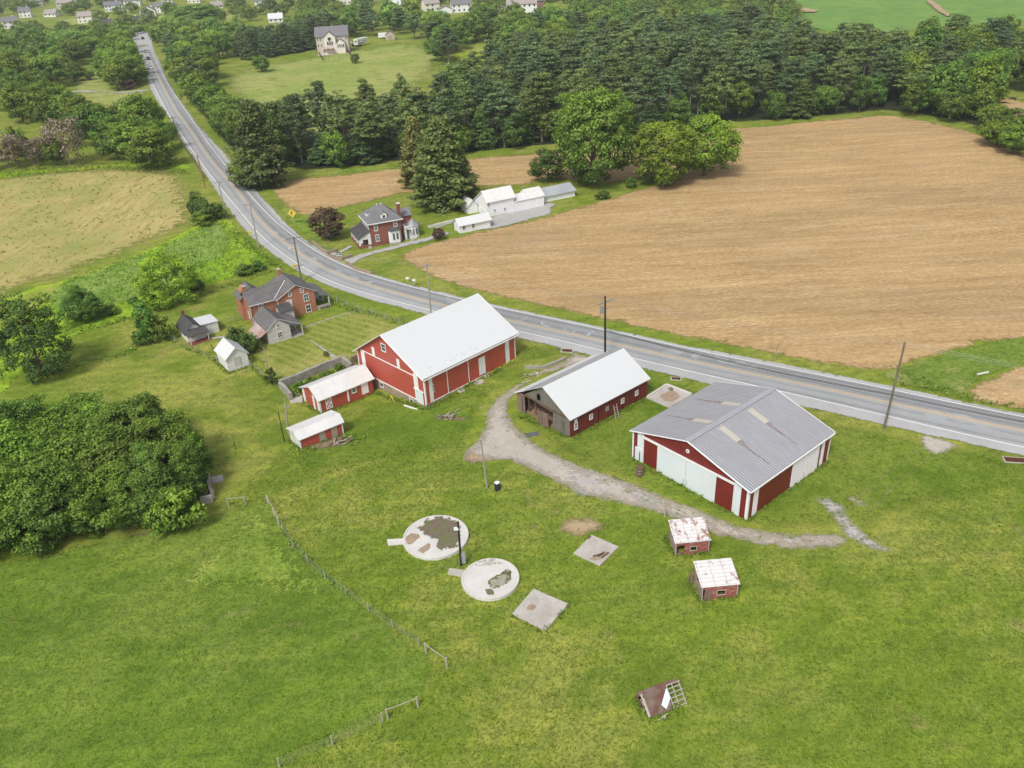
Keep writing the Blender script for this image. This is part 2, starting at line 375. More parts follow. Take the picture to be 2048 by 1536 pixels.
def asphalt(name, a, b, edge=False, cracks=True):
    t = NT(name); n = t.noise(.25, 4, .6, dist=.5); f = t.noise(9, 4, .8); n3 = t.noise(1.5, 5, .7)
    col = t.ramp(t.math('ADD', t.math('MULTIPLY', n, .6), t.math('MULTIPLY', n3, .4)), [(.35, a), (.65, b)])
    col = t.mix(t.rng(f, .35, .7), t.mix(.25, col, (.1, .1, .1)), col)
    if cracks:
        vo = t.n('ShaderNodeTexVoronoi', feature='DISTANCE_TO_EDGE'); vo.inputs['Scale'].default_value = .11; t.l(t.map((1, 1, 1)), vo.inputs['Vector'])
        col = t.mix(t.math('MULTIPLY', t.math('LESS_THAN', vo.outputs[0], .006), t.math('GREATER_THAN', n, .5)), col, (.12, .12, .12))
    al = None
    if edge:
        e = t.attr('edge'); q = t.math('ADD', e, t.math('MULTIPLY', t.math('SUBTRACT', t.noise(1.3, 6, .8), .5), .7)); al = t.rng(q, .1, .2)
    MAT[name] = t.done(col, .9, t.bump(f, .25, .01), 0, .25, al)
asphalt('asphalt_lane', (.37, .38, .385), (.44, .45, .455), cracks=False)
asphalt('asphalt_shoulder', (.43, .435, .43), (.53, .53, .525), True, False)
def gravel(name, a, b, rag=2.4, holes=0.):
    t = NT(name); n = t.noise(.4, 5, .65, dist=.5); f = t.noise(6, 5, .85); g = t.noise(1.6, 6, .8)
    col = t.ramp(n, [(.3, a), (.7, b)])
    col = t.mix(t.rng(f, .4, .65), t.mix(.55, col, tuple(x*.5 for x in a)), col)
    e = t.attr('edge'); q = t.math('ADD', t.math('SUBTRACT', e, t.math('MULTIPLY', t.rng(g, .5, .68), holes)), t.math('MULTIPLY', t.math('SUBTRACT', t.noise(1.0, 7, .8), .5), rag))
    MAT[name] = t.done(col, .95, t.bump(f, .6, .03), 0, .2, t.rng(q, .14, .85))
gravel('gravel', (.50, .45, .385), (.64, .59, .52), 2.4)
gravel('gravel_patchy', (.48, .44, .41), (.60, .57, .54), 2.8, .5)
gravel('bare_dirt', (.46, .33, .19), (.56, .43, .28), 2.6, .25)
gravel('bare_brown', (.26, .19, .12), (.40, .31, .21), 2.6, .25)
gravel('gravel_margin', (.46, .40, .28), (.56, .49, .36), 2.2, .3)
gravel('driveway', (.46, .445, .43), (.55, .535, .52), .8)
def paint(name, c, wear):
    t = NT(name); n = t.noise(3.5, 6, .8); MAT[name] = t.done(t.ramp(n, [(.3, tuple(x*.9 for x in c)), (.7, c)]), .8, None, 0, .3, t.rng(n, wear, wear+.15, .15, .1 if name == 'tyre_dark' else (.2 if name == 'lane_dark' else 1)))
paint('paint_white', (.78, .78, .78), .2); paint('paint_yellow', (.66, .48, .24), .3); paint('paint_worn', (.55, .55, .55), .4)

def leafmat(name, dark, light, trans=.25):
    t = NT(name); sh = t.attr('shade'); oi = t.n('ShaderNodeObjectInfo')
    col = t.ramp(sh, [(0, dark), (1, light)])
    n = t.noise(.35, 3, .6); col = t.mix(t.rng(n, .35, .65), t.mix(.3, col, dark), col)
    hs = t.n('ShaderNodeHueSaturation'); t.l(t.rng(oi.outputs['Random'], 0, 1, .485, .512), hs.inputs['Hue']); t.l(t.rng(oi.outputs['Random'], 0, 1, .82, 1.15), hs.inputs['Value'])
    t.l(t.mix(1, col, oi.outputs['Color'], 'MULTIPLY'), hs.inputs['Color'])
    d = t.n('ShaderNodeBsdfDiffuse'); t.l(hs.outputs[0], d.inputs[0])
    tr = t.n('ShaderNodeBsdfTranslucent'); t.l(hs.outputs[0], tr.inputs[0])
    g = t.n('ShaderNodeBsdfGlossy'); g.inputs['Roughness'].default_value = .55; g.inputs[0].default_value = (.6, .65, .6, 1)
    m = t.n('ShaderNodeMixShader'); m.inputs[0].default_value = trans; t.l(d.outputs[0], m.inputs[1]); t.l(tr.outputs[0], m.inputs[2])
    m2 = t.n('ShaderNodeMixShader'); m2.inputs[0].default_value = .035; t.l(m.outputs[0], m2.inputs[1]); t.l(g.outputs[0], m2.inputs[2])
    t.l(m2.outputs[0], t.out.inputs[0]); MAT[name] = t.m
leafmat('leaf', (.050, .098, .018), (.290, .400, .078), .35)
leafmat('needle', (.052, .088, .034), (.225, .295, .120), .28)
leafmat('leaf_purple', (.04, .018, .022), (.26, .14, .11))
leafmat('leaf_dry', (.12, .09, .06), (.46, .36, .28))
leafmat('blade', (.07, .14, .012), (.32, .48, .055))

# ------------------------------------------------------------------ ground sheets
def catmull(pts, n):
    out = []; P = [pts[0]]+list(pts)+[pts[-1]]
    for i in range(1, len(P)-2):
        a, b, c, d = (np.array(P[j][:2]) for j in (i-1, i, i+1, i+2))
        for k in range(n):
            t = k/n; out.append(tuple(.5*((2*b)+(c-a)*t+(2*a-5*b+4*c-d)*t*t+(3*b-a-3*c+d)*t**3)))
    out.append(tuple(P[-2][:2])); return out
def resample(pl, step, closed=False):
    P = [np.array(p[:2], float) for p in pl]
    if closed: P.append(P[0])
    out = [P[0]]; acc = 0
    for a, b in zip(P, P[1:]):
        L = np.linalg.norm(b-a)
        if L < 1e-6: continue
        t = step-acc
        while t <= L: out.append(a+(b-a)*t/L); t += step
        acc = L-(t-step)
    if not closed: 
        if np.linalg.norm(out[-1]-P[-1]) > step*.3: out.append(P[-1])
    elif np.linalg.norm(out[-1]-P[0]) < step*.4: out.pop()
    return out
def inside(P, poly):
    x, y = P[:, 0], P[:, 1]; r = np.zeros(len(P), bool); n = len(poly)
    for i in range(n):
        x1, y1 = poly[i]; x2, y2 = poly[(i+1) % n]
        if y1 == y2: continue
        c = ((y1 > y) != (y2 > y)) & (x < (x2-x1)*(y-y1)/(y2-y1)+x1); r ^= c
    return r
def edgedist(P, poly):
    d = np.full(len(P), 1e9); n = len(poly)
    for i in range(n):
        a = np.array(poly[i]); b = np.array(poly[(i+1) % n]); ab = b-a; L = max(ab@ab, 1e-9)
        t = np.clip(((P-a)@ab)/L, 0, 1); d = np.minimum(d, np.linalg.norm(P-(a+t[:, None]*ab), axis=1))
    return d
SHEETS = []
def sheet(name, poly, mat, off, step, ew=1.0, jit=0, px=True, label=None, kind='structure', smooth_n=0, round_=0):
    W = [at(*p) for p in poly] if px else poly
    W = [(p[0], p[1]) for p in W]
    if round_: W = catmull(W+[W[0]], round_)[:-1]
    ring = resample(W, step, True)
    if jit:
        ring = [p+RNG.normal(0, jit, 2) for p in ring]
    R = np.array(ring); mn, mx = R.min(0), R.max(0)
    gx, gy = np.meshgrid(np.arange(mn[0], mx[0], step), np.arange(mn[1], mx[1], step)); Pg = np.stack([gx.ravel(), gy.ravel()], 1)
    Pg = Pg+RNG.uniform(-.2, .2, Pg.shape)*step
    Pg = Pg[inside(Pg, ring)]
    if len(Pg): dg = edgedist(Pg, ring); Pg = Pg[dg > step*.4]
    V = np.vstack([R, Pg]) if len(Pg) else R; n = len(R)
    res = geometry.delaunay_2d_cdt([Vector(v) for v in V], [(i, (i+1) % n) for i in range(n)], [], 1, 1e-4)
    vs = [(v.x, v.y, h(v.x, v.y)+off) for v in res[0]]
    me = bpy.data.meshes.new(name); me.from_pydata(vs, [], res[2]); me.materials.append(MAT[mat])
    A = np.array([(v[0], v[1]) for v in vs]); d = np.clip(edgedist(A, ring)/ew, 0, 1)
    a = me.attributes.new('edge', 'FLOAT', 'POINT'); a.data.foreach_set('value', d.astype(np.float32))
    me.shade_smooth()
    import bmesh
    b = bmesh.new(); b.from_mesh(me)
    for fc in b.faces:
        if fc.normal.z < 0: fc.normal_flip()
    b.to_mesh(me); b.free()
    o = bpy.data.objects.new(name, me); COL.objects.link(o); tag(o, label, None, None, kind); return o

def ground():
    xs = sorted(set([-3000, -2000, -1400]+list(range(-1000, -160, 14))+list(np.arange(-160, 160, 2.0))+list(range(160, 1000, 14))+[1400, 2000, 3000, 4500]))
    ys = sorted(set([-400, -150, -60, 0]+list(np.arange(20, 190, 2.0))+list(range(190, 460, 6))+list(range(460, 1300, 14))+[1600, 2200, 3000, 4500, 7000]))
    nx, ny = len(xs), len(ys)
    v = [(x, y, h(x, y)) for y in ys for x in xs]
    f = [(j*nx+i, j*nx+i+1, (j+1)*nx+i+1, (j+1)*nx+i) for j in range(ny-1) for i in range(nx-1)]
    me = bpy.data.meshes.new('ground'); me.from_pydata(v, [], f); me.materials.append(MAT['lawn']); me.shade_smooth()
    o = bpy.data.objects.new('ground', me); COL.objects.link(o); tag(o, None, None, None, 'structure')
ground()

LOW = [(258, 76), (269, 85), (277, 107), (285, 127), (297, 170), (306, 190), (325, 220), (346, 247), (360, 277), (382, 309), (394, 327), (414, 357), (428, 378), (441, 400), (461.6, 425), (477, 452), (496, 471), (517.5, 489.6), (538, 506.5), (563, 525), (600, 547.5), (630, 565), (674, 582), (740, 601.6), (790, 616), (861, 634), (940, 655), (1030, 677), (1074, 689), (1116, 699), (1180, 713), (1285, 737), (1340, 750.5), (1406, 769), (1500, 792), (1601, 815.5), (1700, 835.5), (1770, 852), (1842, 869), (1920, 886), (1980, 899), (2048, 914), (2300, 965)]
UPP = [(275, 62), (302.5, 66), (306, 90), (313, 110), (322, 127), (335, 160), (350, 185), (372, 214), (390, 240), (412, 266), (445, 299), (468, 330), (500.5, 366), (512, 379.6), (538, 408), (563, 434), (580, 452), (605.5, 476), (631, 495), (658.6, 512), (690, 528), (717, 541), (745, 549), (790, 560.7), (840, 575), (934, 596), (980, 606.6), (1074, 626.6), (1191.5, 652), (1320, 680), (1400, 696), (1500, 714), (1663, 745), (1793, 774.7), (1923, 800.7), (2048, 826), (2300, 878)]
YEL = [(292, 100), (315, 150), (335, 190), (355, 225), (375, 252), (400, 289), (416, 313.5), (451, 354), (478.5, 386), (512, 433), (554.7, 474), (597, 508), (641, 534), (688, 555), (724.5, 568), (776, 583), (840, 600), (1008.7, 639.5), (1150, 671), (1320, 708.7), (1500, 748), (1760.5, 802), (2048, 862.6), (2300, 914)]
WN = [(280, 103), (300, 155), (315, 187), (335, 225), (360, 265), (397, 317), (416, 344), (434.5, 368), (461.6, 400), (487, 433), (512, 462), (546, 494.7), (580, 520), (631, 550), (659.7, 565), (740, 591), (840, 616.5), (877.5, 625), (1032, 663), (1208, 703), (1375, 742), (1563.5, 785), (1700, 816), (1777, 833), (2048, 896), (2300, 950)]
WF = [(302, 100), (330, 156), (362, 208), (400, 262), (433, 308), (468, 351), (504, 395), (546, 440.5), (585, 470), (614.6, 494), (658.6, 520), (700, 538), (750, 555), (840, 580), (983, 613), (1100, 637), (1205.6, 661), (1340, 690), (1500, 723.5), (1700, 763), (2048, 835), (2300, 886)]
def line(pts, n=6): return catmull([at(*p) for p in pts], n)
def smooth(pl, it=6):
    P = [np.array(p) for p in resample(pl, 4)]
    for _ in range(it): P = [P[0]]+[(P[i-1]+2*P[i]+P[i+1])/4 for i in range(1, len(P)-1)]+[P[-1]]
    return [tuple(p) for p in P]
low, upp, yel, wn, wf = (smooth(line(q)) for q in (LOW, UPP, YEL, WN, WF))
def ribbon(name, pl, w, mat, off, dash=None, side=0):
    P = [np.array(p) for p in resample(pl, 2.0)]; mb = MB(); vs = []
    for i, p in enumerate(P):
        d = P[min(i+1, len(P)-1)]-P[max(i-1, 0)]; d = d/np.linalg.norm(d); nr = np.array([-d[1], d[0]])
        for s in (-.5, .5):
            q = p+nr*(w*s+side); vs.append((q[0], q[1], h(*q)+off))
    mb.add(vs, [(2*i, 2*i+2, 2*i+3, 2*i+1) for i in range(len(P)-1)])
    o = mb.build(name, MAT[mat]); tag(o, None, None, None, 'structure'); return o
# sheets ordered by height
far = lambda *a, **k: sheet(*a, **k)
FIELD = [(543, 378), (560, 364), (600, 356), (700, 348), (800, 337), (870, 327), (945, 316), (1060, 308), (1240, 292), (1450, 256), (1536, 252), (1620, 243), (1700, 237), (1755, 230), (1790, 232), (1860, 243), (1940, 262), (2000, 283), (2048, 300), (2300, 400), (2300, 640), (2048, 679), (1960, 688), (1880, 712), (1820, 728), (1785, 742), (1740, 745), (1640, 728), (1500, 699), (1400, 681), (1320, 665), (1240, 648), (1150, 628), (1080, 612), (1000, 594), (920, 574), (870, 558), (835, 540), (805, 519), (790, 510), (835, 494), (920, 471), (985, 456), (1060, 442), (1150, 416), (1260, 384), (1350, 357), (1330, 350), (1270, 360), (1220, 367), (1160, 362), (1100, 356), (1050, 370), (945, 374), (850, 380), (800, 388), (720, 408), (650, 424), (600, 432), (575, 415), (552, 395)]
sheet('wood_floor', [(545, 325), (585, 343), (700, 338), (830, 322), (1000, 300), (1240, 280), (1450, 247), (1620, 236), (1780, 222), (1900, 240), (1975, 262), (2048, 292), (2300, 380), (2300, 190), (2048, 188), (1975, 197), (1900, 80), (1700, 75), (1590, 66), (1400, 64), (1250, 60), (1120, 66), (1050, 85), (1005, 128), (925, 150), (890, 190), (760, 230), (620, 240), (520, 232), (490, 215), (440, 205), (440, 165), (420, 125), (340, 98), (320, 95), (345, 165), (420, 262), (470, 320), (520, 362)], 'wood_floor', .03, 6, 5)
sheet('field', FIELD, 'field_soil', .035, 2.2, 1.3)
sheet('field', [(1925, 790), (1950, 768), (2000, 744), (2048, 728), (2300, 690), (2300, 860), (2048, 822), (1990, 812), (1940, 800)], 'field_soil', .035, 1.5, 1.2)
sheet('field', [(1972, 206), (2010, 196), (2048, 188), (2300, 170), (2300, 260), (2048, 243), (2010, 238), (1980, 228)], 'field_soil', .04, 5, 3)
sheet('field', [(-300, 395), (-150, 372), (0, 354), (100, 343), (200, 336), (290, 333), (340, 336), (375, 350), (392, 380), (402, 410), (398, 440), (375, 458), (330, 477), (270, 502), (200, 530), (120, 560), (60, 572), (0, 595), (-150, 640), (-300, 690)], 'field_stubble', .035, 3, 9)
sheet('meadow', [(-300, 780), (-150, 700), (-60, 640), (0, 600), (60, 574), (130, 560), (200, 534), (270, 506), (330, 481), (400, 446), (440, 425), (465, 438), (490, 472), (520, 500), (545, 522), (500, 545), (440, 566), (380, 588), (330, 612), (265, 638), (200, 655), (120, 690), (60, 745), (0, 800), (-300, 900)], 'meadow', .03, 2.5, 2)
sheet('meadow_strip', [(-300, 735), (-100, 655), (0, 605), (60, 582), (150, 556), (250, 515), (350, 475), (360, 480), (270, 522), (180, 556), (120, 588), (90, 612), (60, 650), (0, 690), (-100, 745), (-300, 840)], 'yellow_grass', .05, 2, 3)
sheet('meadow_weeds', [(88, 600), (105, 575), (150, 555), (250, 520), (350, 480), (430, 440), (452, 446), (470, 480), (455, 515), (400, 530), (390, 560), (300, 590), (230, 612), (150, 622), (105, 620)], 'weeds_dark', .06, 2, 3)
sheet('grass_patch', [(-300, 358), (0, 345), (120, 336), (250, 325), (330, 322), (385, 328), (400, 352), (425, 385), (432, 400), (410, 400), (392, 368), (370, 345), (290, 334), (200, 338), (100, 346), (0, 358), (-300, 400)], 'meadow', .05, 3, 3)
sheet('pasture', [(-400, 1180), (0, 1125), (120, 1105), (230, 1072), (330, 1050), (420, 1028), (500, 1005), (545, 1000), (570, 1050), (640, 1130), (720, 1200), (800, 1262), (880, 1325), (850, 1395), (770, 1430), (690, 1472), (600, 1510), (500, 1560), (300, 1700), (-500, 1700)], 'pasture', .03, 1.5, 1.2)
sheet('pasture_lush', [(330, 1180), (360, 1140), (480, 1030), (540, 1005), (570, 1060), (640, 1140), (700, 1190), (640, 1220), (520, 1190), (420, 1200)], 'lush_grass', .045, 1.2, 5)
sheet('farmyard_grass', [(565, 905), (600, 960), (760, 930), (925, 900), (962, 860), (985, 800), (1050, 735), (1125, 712), (1110, 694), (1035, 678), (1000, 740), (860, 800), (745, 790), (690, 840), (600, 900)], 'yard_green', .03, 2, 5)
sheet('farmyard_grass', [(1020, 800), (1040, 870), (1150, 935), (1260, 975), (1400, 1030), (1520, 1078), (1640, 1070), (1760, 1060), (1880, 1020), (2060, 990), (2200, 960), (2048, 918), (1850, 872), (1600, 819), (1400, 772), (1290, 742), (1250, 760), (1060, 770)], 'yard_green', .03, 2, 6)
sheet('yard_lawn', [(497, 690), (560, 668), (630, 642), (690, 622), (740, 615), (800, 640), (850, 660), (760, 690), (718, 712), (688, 718), (562, 760), (530, 742), (512, 718)], 'striped_lawn', .045, 1.2, 1)
sheet('grass_verge', [(530, 395), (546, 380), (553, 396), (576, 416), (600, 434), (640, 428), (620, 452), (640, 478), (690, 505), (680, 515), (652, 504), (628, 486), (602, 468), (575, 442), (548, 412)], 'lush_grass', .04, 1.5, 1.5)
sheet('grass_verge', [(570, 352), (640, 342), (720, 334), (800, 329), (820, 333), (720, 345), (620, 354), (565, 366)], 'lush_grass', .05, 2, 2)
sheet('grass_verge', [(1745, 748), (1790, 738), (1830, 722), (1900, 705), (1970, 684), (2048, 672), (2300, 640), (2300, 690), (2048, 728), (1990, 748), (1940, 775), (1935, 792), (1990, 808), (2048, 818), (2300, 868), (2048, 824), (1923, 797), (1800, 771)], 'stubble_edge', .045, 1.5, 1)
sheet('hill_lawn', [(415, 158), (470, 138), (540, 125), (620, 112), (700, 98), (790, 84), (860, 84), (910, 110), (900, 135), (860, 180), (780, 240), (660, 275), (560, 275), (500, 250), (450, 215), (425, 185)], 'far_lawn', .05, 7, 26)
sheet('far_lawn', [(140, 175), (185, 140), (215, 128), (240, 135), (296, 180), (300, 205), (280, 225), (200, 212), (150, 200)], 'far_lawn', .06, 6, 6)
sheet('far_lawn', [(100, 38), (160, 34), (200, 50), (290, 45), (300, 30), (460, 26), (500, 30), (470, 60), (330, 62), (240, 66), (160, 62), (110, 50)], 'far_lawn', .1, 14, 10)
sheet('far_lawn', [(905, 92), (960, 84), (1000, 88), (1005, 118), (985, 135), (925, 140), (900, 115)], 'yellow_grass', .08, 8, 6)
sheet('far_lawn', [(1040, 35), (1080, 33), (1085, 48), (1050, 55)], 'yellow_grass', .1, 8, 6)
sheet('crop_field', [(1570, -45), (1590, 40), (1605, 60), (1700, 70), (1800, 66), (1900, 55), (2048, 45), (2300, 40), (2300, -90)], 'crop_green', .15, 16, 8)
sheet('farm_track', [(1838, -20), (1852, 8), (1868, 22), (1895, 38), (1905, 34), (1885, 18), (1868, 4), (1858, -20)], 'bare_dirt', .9, 1.6, 1.2)
sheet('field_margin', [(1588, 20), (1600, 17), (1640, 22), (1632, 27), (1600, 27)], 'bare_dirt', .9, 2, 1.5)
sheet('path', [(134, 181), (180, 181), (230, 184), (270, 183), (300, 177), (302, 182), (270, 187), (230, 188), (180, 186), (134, 187)], 'driveway', .2, 3, .2)
sheet('path', [(-80, 205), (0, 198), (12, 200), (0, 206), (-80, 215)], 'driveway', .12, 3, 1)
# road
sheet('road_shoulder', list(low)+list(reversed(upp)), 'asphalt_shoulder', .075, 2.5, .8, px=False)
sheet('road', list(wn)+list(reversed(wf)), 'asphalt_lane', .092, 3, 1, px=False)
ribbon('road_marking', wn, .22, 'paint_white', .108)
ribbon('road_marking', wf, .18, 'paint_white', .108)
ribbon('road_marking', yel, .15, 'paint_yellow', .108, side=.17)
ribbon('road_marking', yel, .15, 'paint_yellow', .108, side=-.17)
paint('tyre_dark', (.20, .20, .205), .45); paint('lane_dark', (.27, .275, .29), .1)
ribbon('road_marking', yel, 3.4, 'lane_dark', .098, side=2.0)
for sd_ in (1.1, 2.8, -1.1, -2.8): ribbon('road_marking', yel, .55, 'tyre_dark', .102, side=sd_)
def mark(poly, mat='paint_worn'):
    P = [at(*p) for p in poly]; mb = MB(); mb.add([(p.x, p.y, p.z+.112) for p in P], [tuple(range(len(P)))])
    o = mb.build('road_marking', MAT[mat]); tag(o, None, None, None, 'structure')
for q in ([(1037, 643), (1041, 643.6), (1057, 636.4), (1053, 636)], [(1169, 673.5), (1174, 674.4), (1189.5, 664.6), (1184, 663.6)],
          [(1079, 645), (1083, 643), (1087, 650), (1103, 654.5), (1101, 656), (1086, 653)], [(1073, 645), (1083, 643.2), (1090, 645), (1091, 647), (1083, 645.5)],
          [(1126, 661), (1128, 661.6), (1137, 655.6), (1135, 655)], [(1132, 663.5), (1134, 664), (1149, 658), (1147, 657.5)], [(1143, 666), (1145.5, 666.5), (1157, 660), (1154.5, 659.5)],
          [(473, 408), (474.5, 409.5), (497, 407.5), (496, 406)], [(478, 413), (481, 416), (487, 415.5), (485, 412)], [(482, 421), (484.5, 423), (498, 425.5), (496.5, 424)], [(489, 431), (491, 433), (504, 431), (502.5, 429.8)]):
    mark(q)
# drives, paths
DRV = [(1112, 697), (1128, 702), (1140, 710), (1128, 722), (1085, 738), (1058, 752), (1015, 778), (985, 802), (968, 830), (966, 855), (948, 885), (926, 905), (922, 920), (945, 930), (990, 921), (1025, 926), (1065, 944), (1110, 966), (1160, 992), (1230, 1006), (1330, 1032), (1390, 1056), (1440, 1076), (1500, 1088), (1570, 1100), (1650, 1100), (1690, 1094), (1700, 1075), (1670, 1064), (1600, 1066), (1540, 1063), (1470, 1048), (1400, 1018), (1330, 993), (1260, 963), (1200, 943), (1150, 926), (1100, 903), (1062, 878), (1032, 852), (1018, 826), (1022, 800), (1045, 775), (1075, 755), (1130, 738), (1190, 722), (1196, 716)]
sheet('gravel_margin', DRV, 'gravel_margin', .042, .9, .5)
sheet('gravel_drive', DRV, 'gravel', .055, .9, 1.6)
sheet('gravel_patch', [(1625, 995), (1650, 990), (1690, 1010), (1700, 1035), (1730, 1060), (1760, 1085), (1790, 1098), (1785, 1110), (1730, 1100), (1680, 1070), (1665, 1040), (1640, 1015)], 'gravel_patchy', .045, .7, 1.2)
sheet('gravel_patch', [(1680, 988), (1705, 988), (1740, 1008), (1735, 1016), (1700, 1006)], 'gravel_patchy', .045, .6, 1)
sheet('gravel_patch', [(1836, 873), (1850, 868), (1900, 882), (1922, 893), (1900, 905), (1870, 912), (1845, 900)], 'gravel', .05, .6, .8)
sheet('gravel_patch', [(1130, 925), (1150, 930), (1200, 950), (1230, 970), (1220, 1005), (1180, 995), (1150, 1000), (1130, 970)], 'gravel_patchy', .055, .8, 1.5)
sheet('gravel_patch', [(1222, 950), (1300, 985), (1330, 1005), (1330, 1025), (1290, 1015), (1240, 990)], 'gravel_patchy', .058, .8, 1.5)
for q, m in (([(1110, 1050), (1140, 1030), (1200, 1035), (1215, 1055), (1190, 1070), (1150, 1078), (1115, 1065)], 'bare_dirt'), ([(1105, 1020), (1130, 1018), (1132, 1030), (1110, 1032)], 'bare_dirt'), ([(1148, 1025), (1165, 1024), (1165, 1033), (1150, 1034)], 'bare_dirt'), ([(1048, 1048), (1078, 1046), (1080, 1060), (1050, 1062)], 'bare_brown'),
             ([(922, 905), (950, 900), (985, 915), (970, 930), (930, 928)], 'bare_dirt'), ([(463, 902), (472, 898), (492, 922), (515, 945), (510, 950), (485, 925)], 'bare_dirt'), ([(1395, 1030), (1415, 1030), (1432, 1048), (1420, 1056), (1405, 1045)], 'bare_dirt'), ([(1790, 1078), (1815, 1076), (1820, 1086), (1800, 1090)], 'bare_dirt'), ([(1665, 912), (1700, 908), (1702, 918), (1668, 922)], 'bare_brown'),
             ([(240, 1075), (330, 1050), (420, 1028), (500, 1002), (490, 1012), (420, 1040), (330, 1062), (250, 1086)], 'bare_brown'), ([(860, 830), (900, 828), (945, 835), (940, 843), (900, 845), (870, 840)], 'bare_brown'), ([(610, 880), (660, 868), (700, 872), (690, 893), (640, 902), (610, 898)], 'bare_brown'), ([(575, 790), (600, 770), (690, 725), (722, 712), (720, 735), (660, 765), (605, 800), (600, 820)], 'bare_brown')):
    sheet('dirt_patch', q, m, .06, .6, 1.2)
sheet('driveway', [(684, 521), (692, 526), (699, 531), (706, 530), (722, 519), (760, 507), (800, 497), (860, 483), (905, 468), (900, 460), (860, 473), (800, 487), (755, 499), (715, 510)], 'driveway', .1, 1, .3)
sheet('concrete_pad', [(905, 466), (960, 462), (990, 458), (1020, 452), (1060, 441), (1100, 430), (1108, 424), (1106, 416), (1118, 406), (1085, 406), (1060, 412), (985, 434), (940, 440), (912, 458)], 'driveway', .11, 1, .4)
for q in ([(812, 492), (842, 472), (836, 462), (830, 460), (840, 470), (806, 491)], [(652, 501), (668, 513), (674, 511), (706, 494), (700, 491), (672, 507)], [(868, 456), (905, 444), (905, 446.5), (870, 459)]):
    sheet('path', q, 'driveway', .1, .22, .1)
sheet('path', [(601, 669), (608, 671), (674, 714), (668, 718)], 'driveway', .07, .22, .1)
sheet('path', [(605, 655), (625, 649), (655, 638), (690, 627), (716, 620), (716, 621.6), (690, 629), (655, 640.5), (625, 651.5), (605, 658)], 'driveway', .07, .2, .08)
sheet('path', [(422, 675), (450, 672), (452, 676), (424, 679)], 'driveway', .07, .2, .08)

for q in ([(1698, 1012), (1722, 985), (1765, 950), (1812, 912), (1838, 896), (1842, 900), (1816, 918), (1770, 955), (1728, 990), (1706, 1015)], [(1735, 1020), (1758, 996), (1798, 958), (1838, 925), (1862, 906), (1866, 911), (1844, 930), (1804, 964), (1766, 1000), (1744, 1024)]):
    sheet('grass_track', q, 'track_grass', .05, .2, .14)
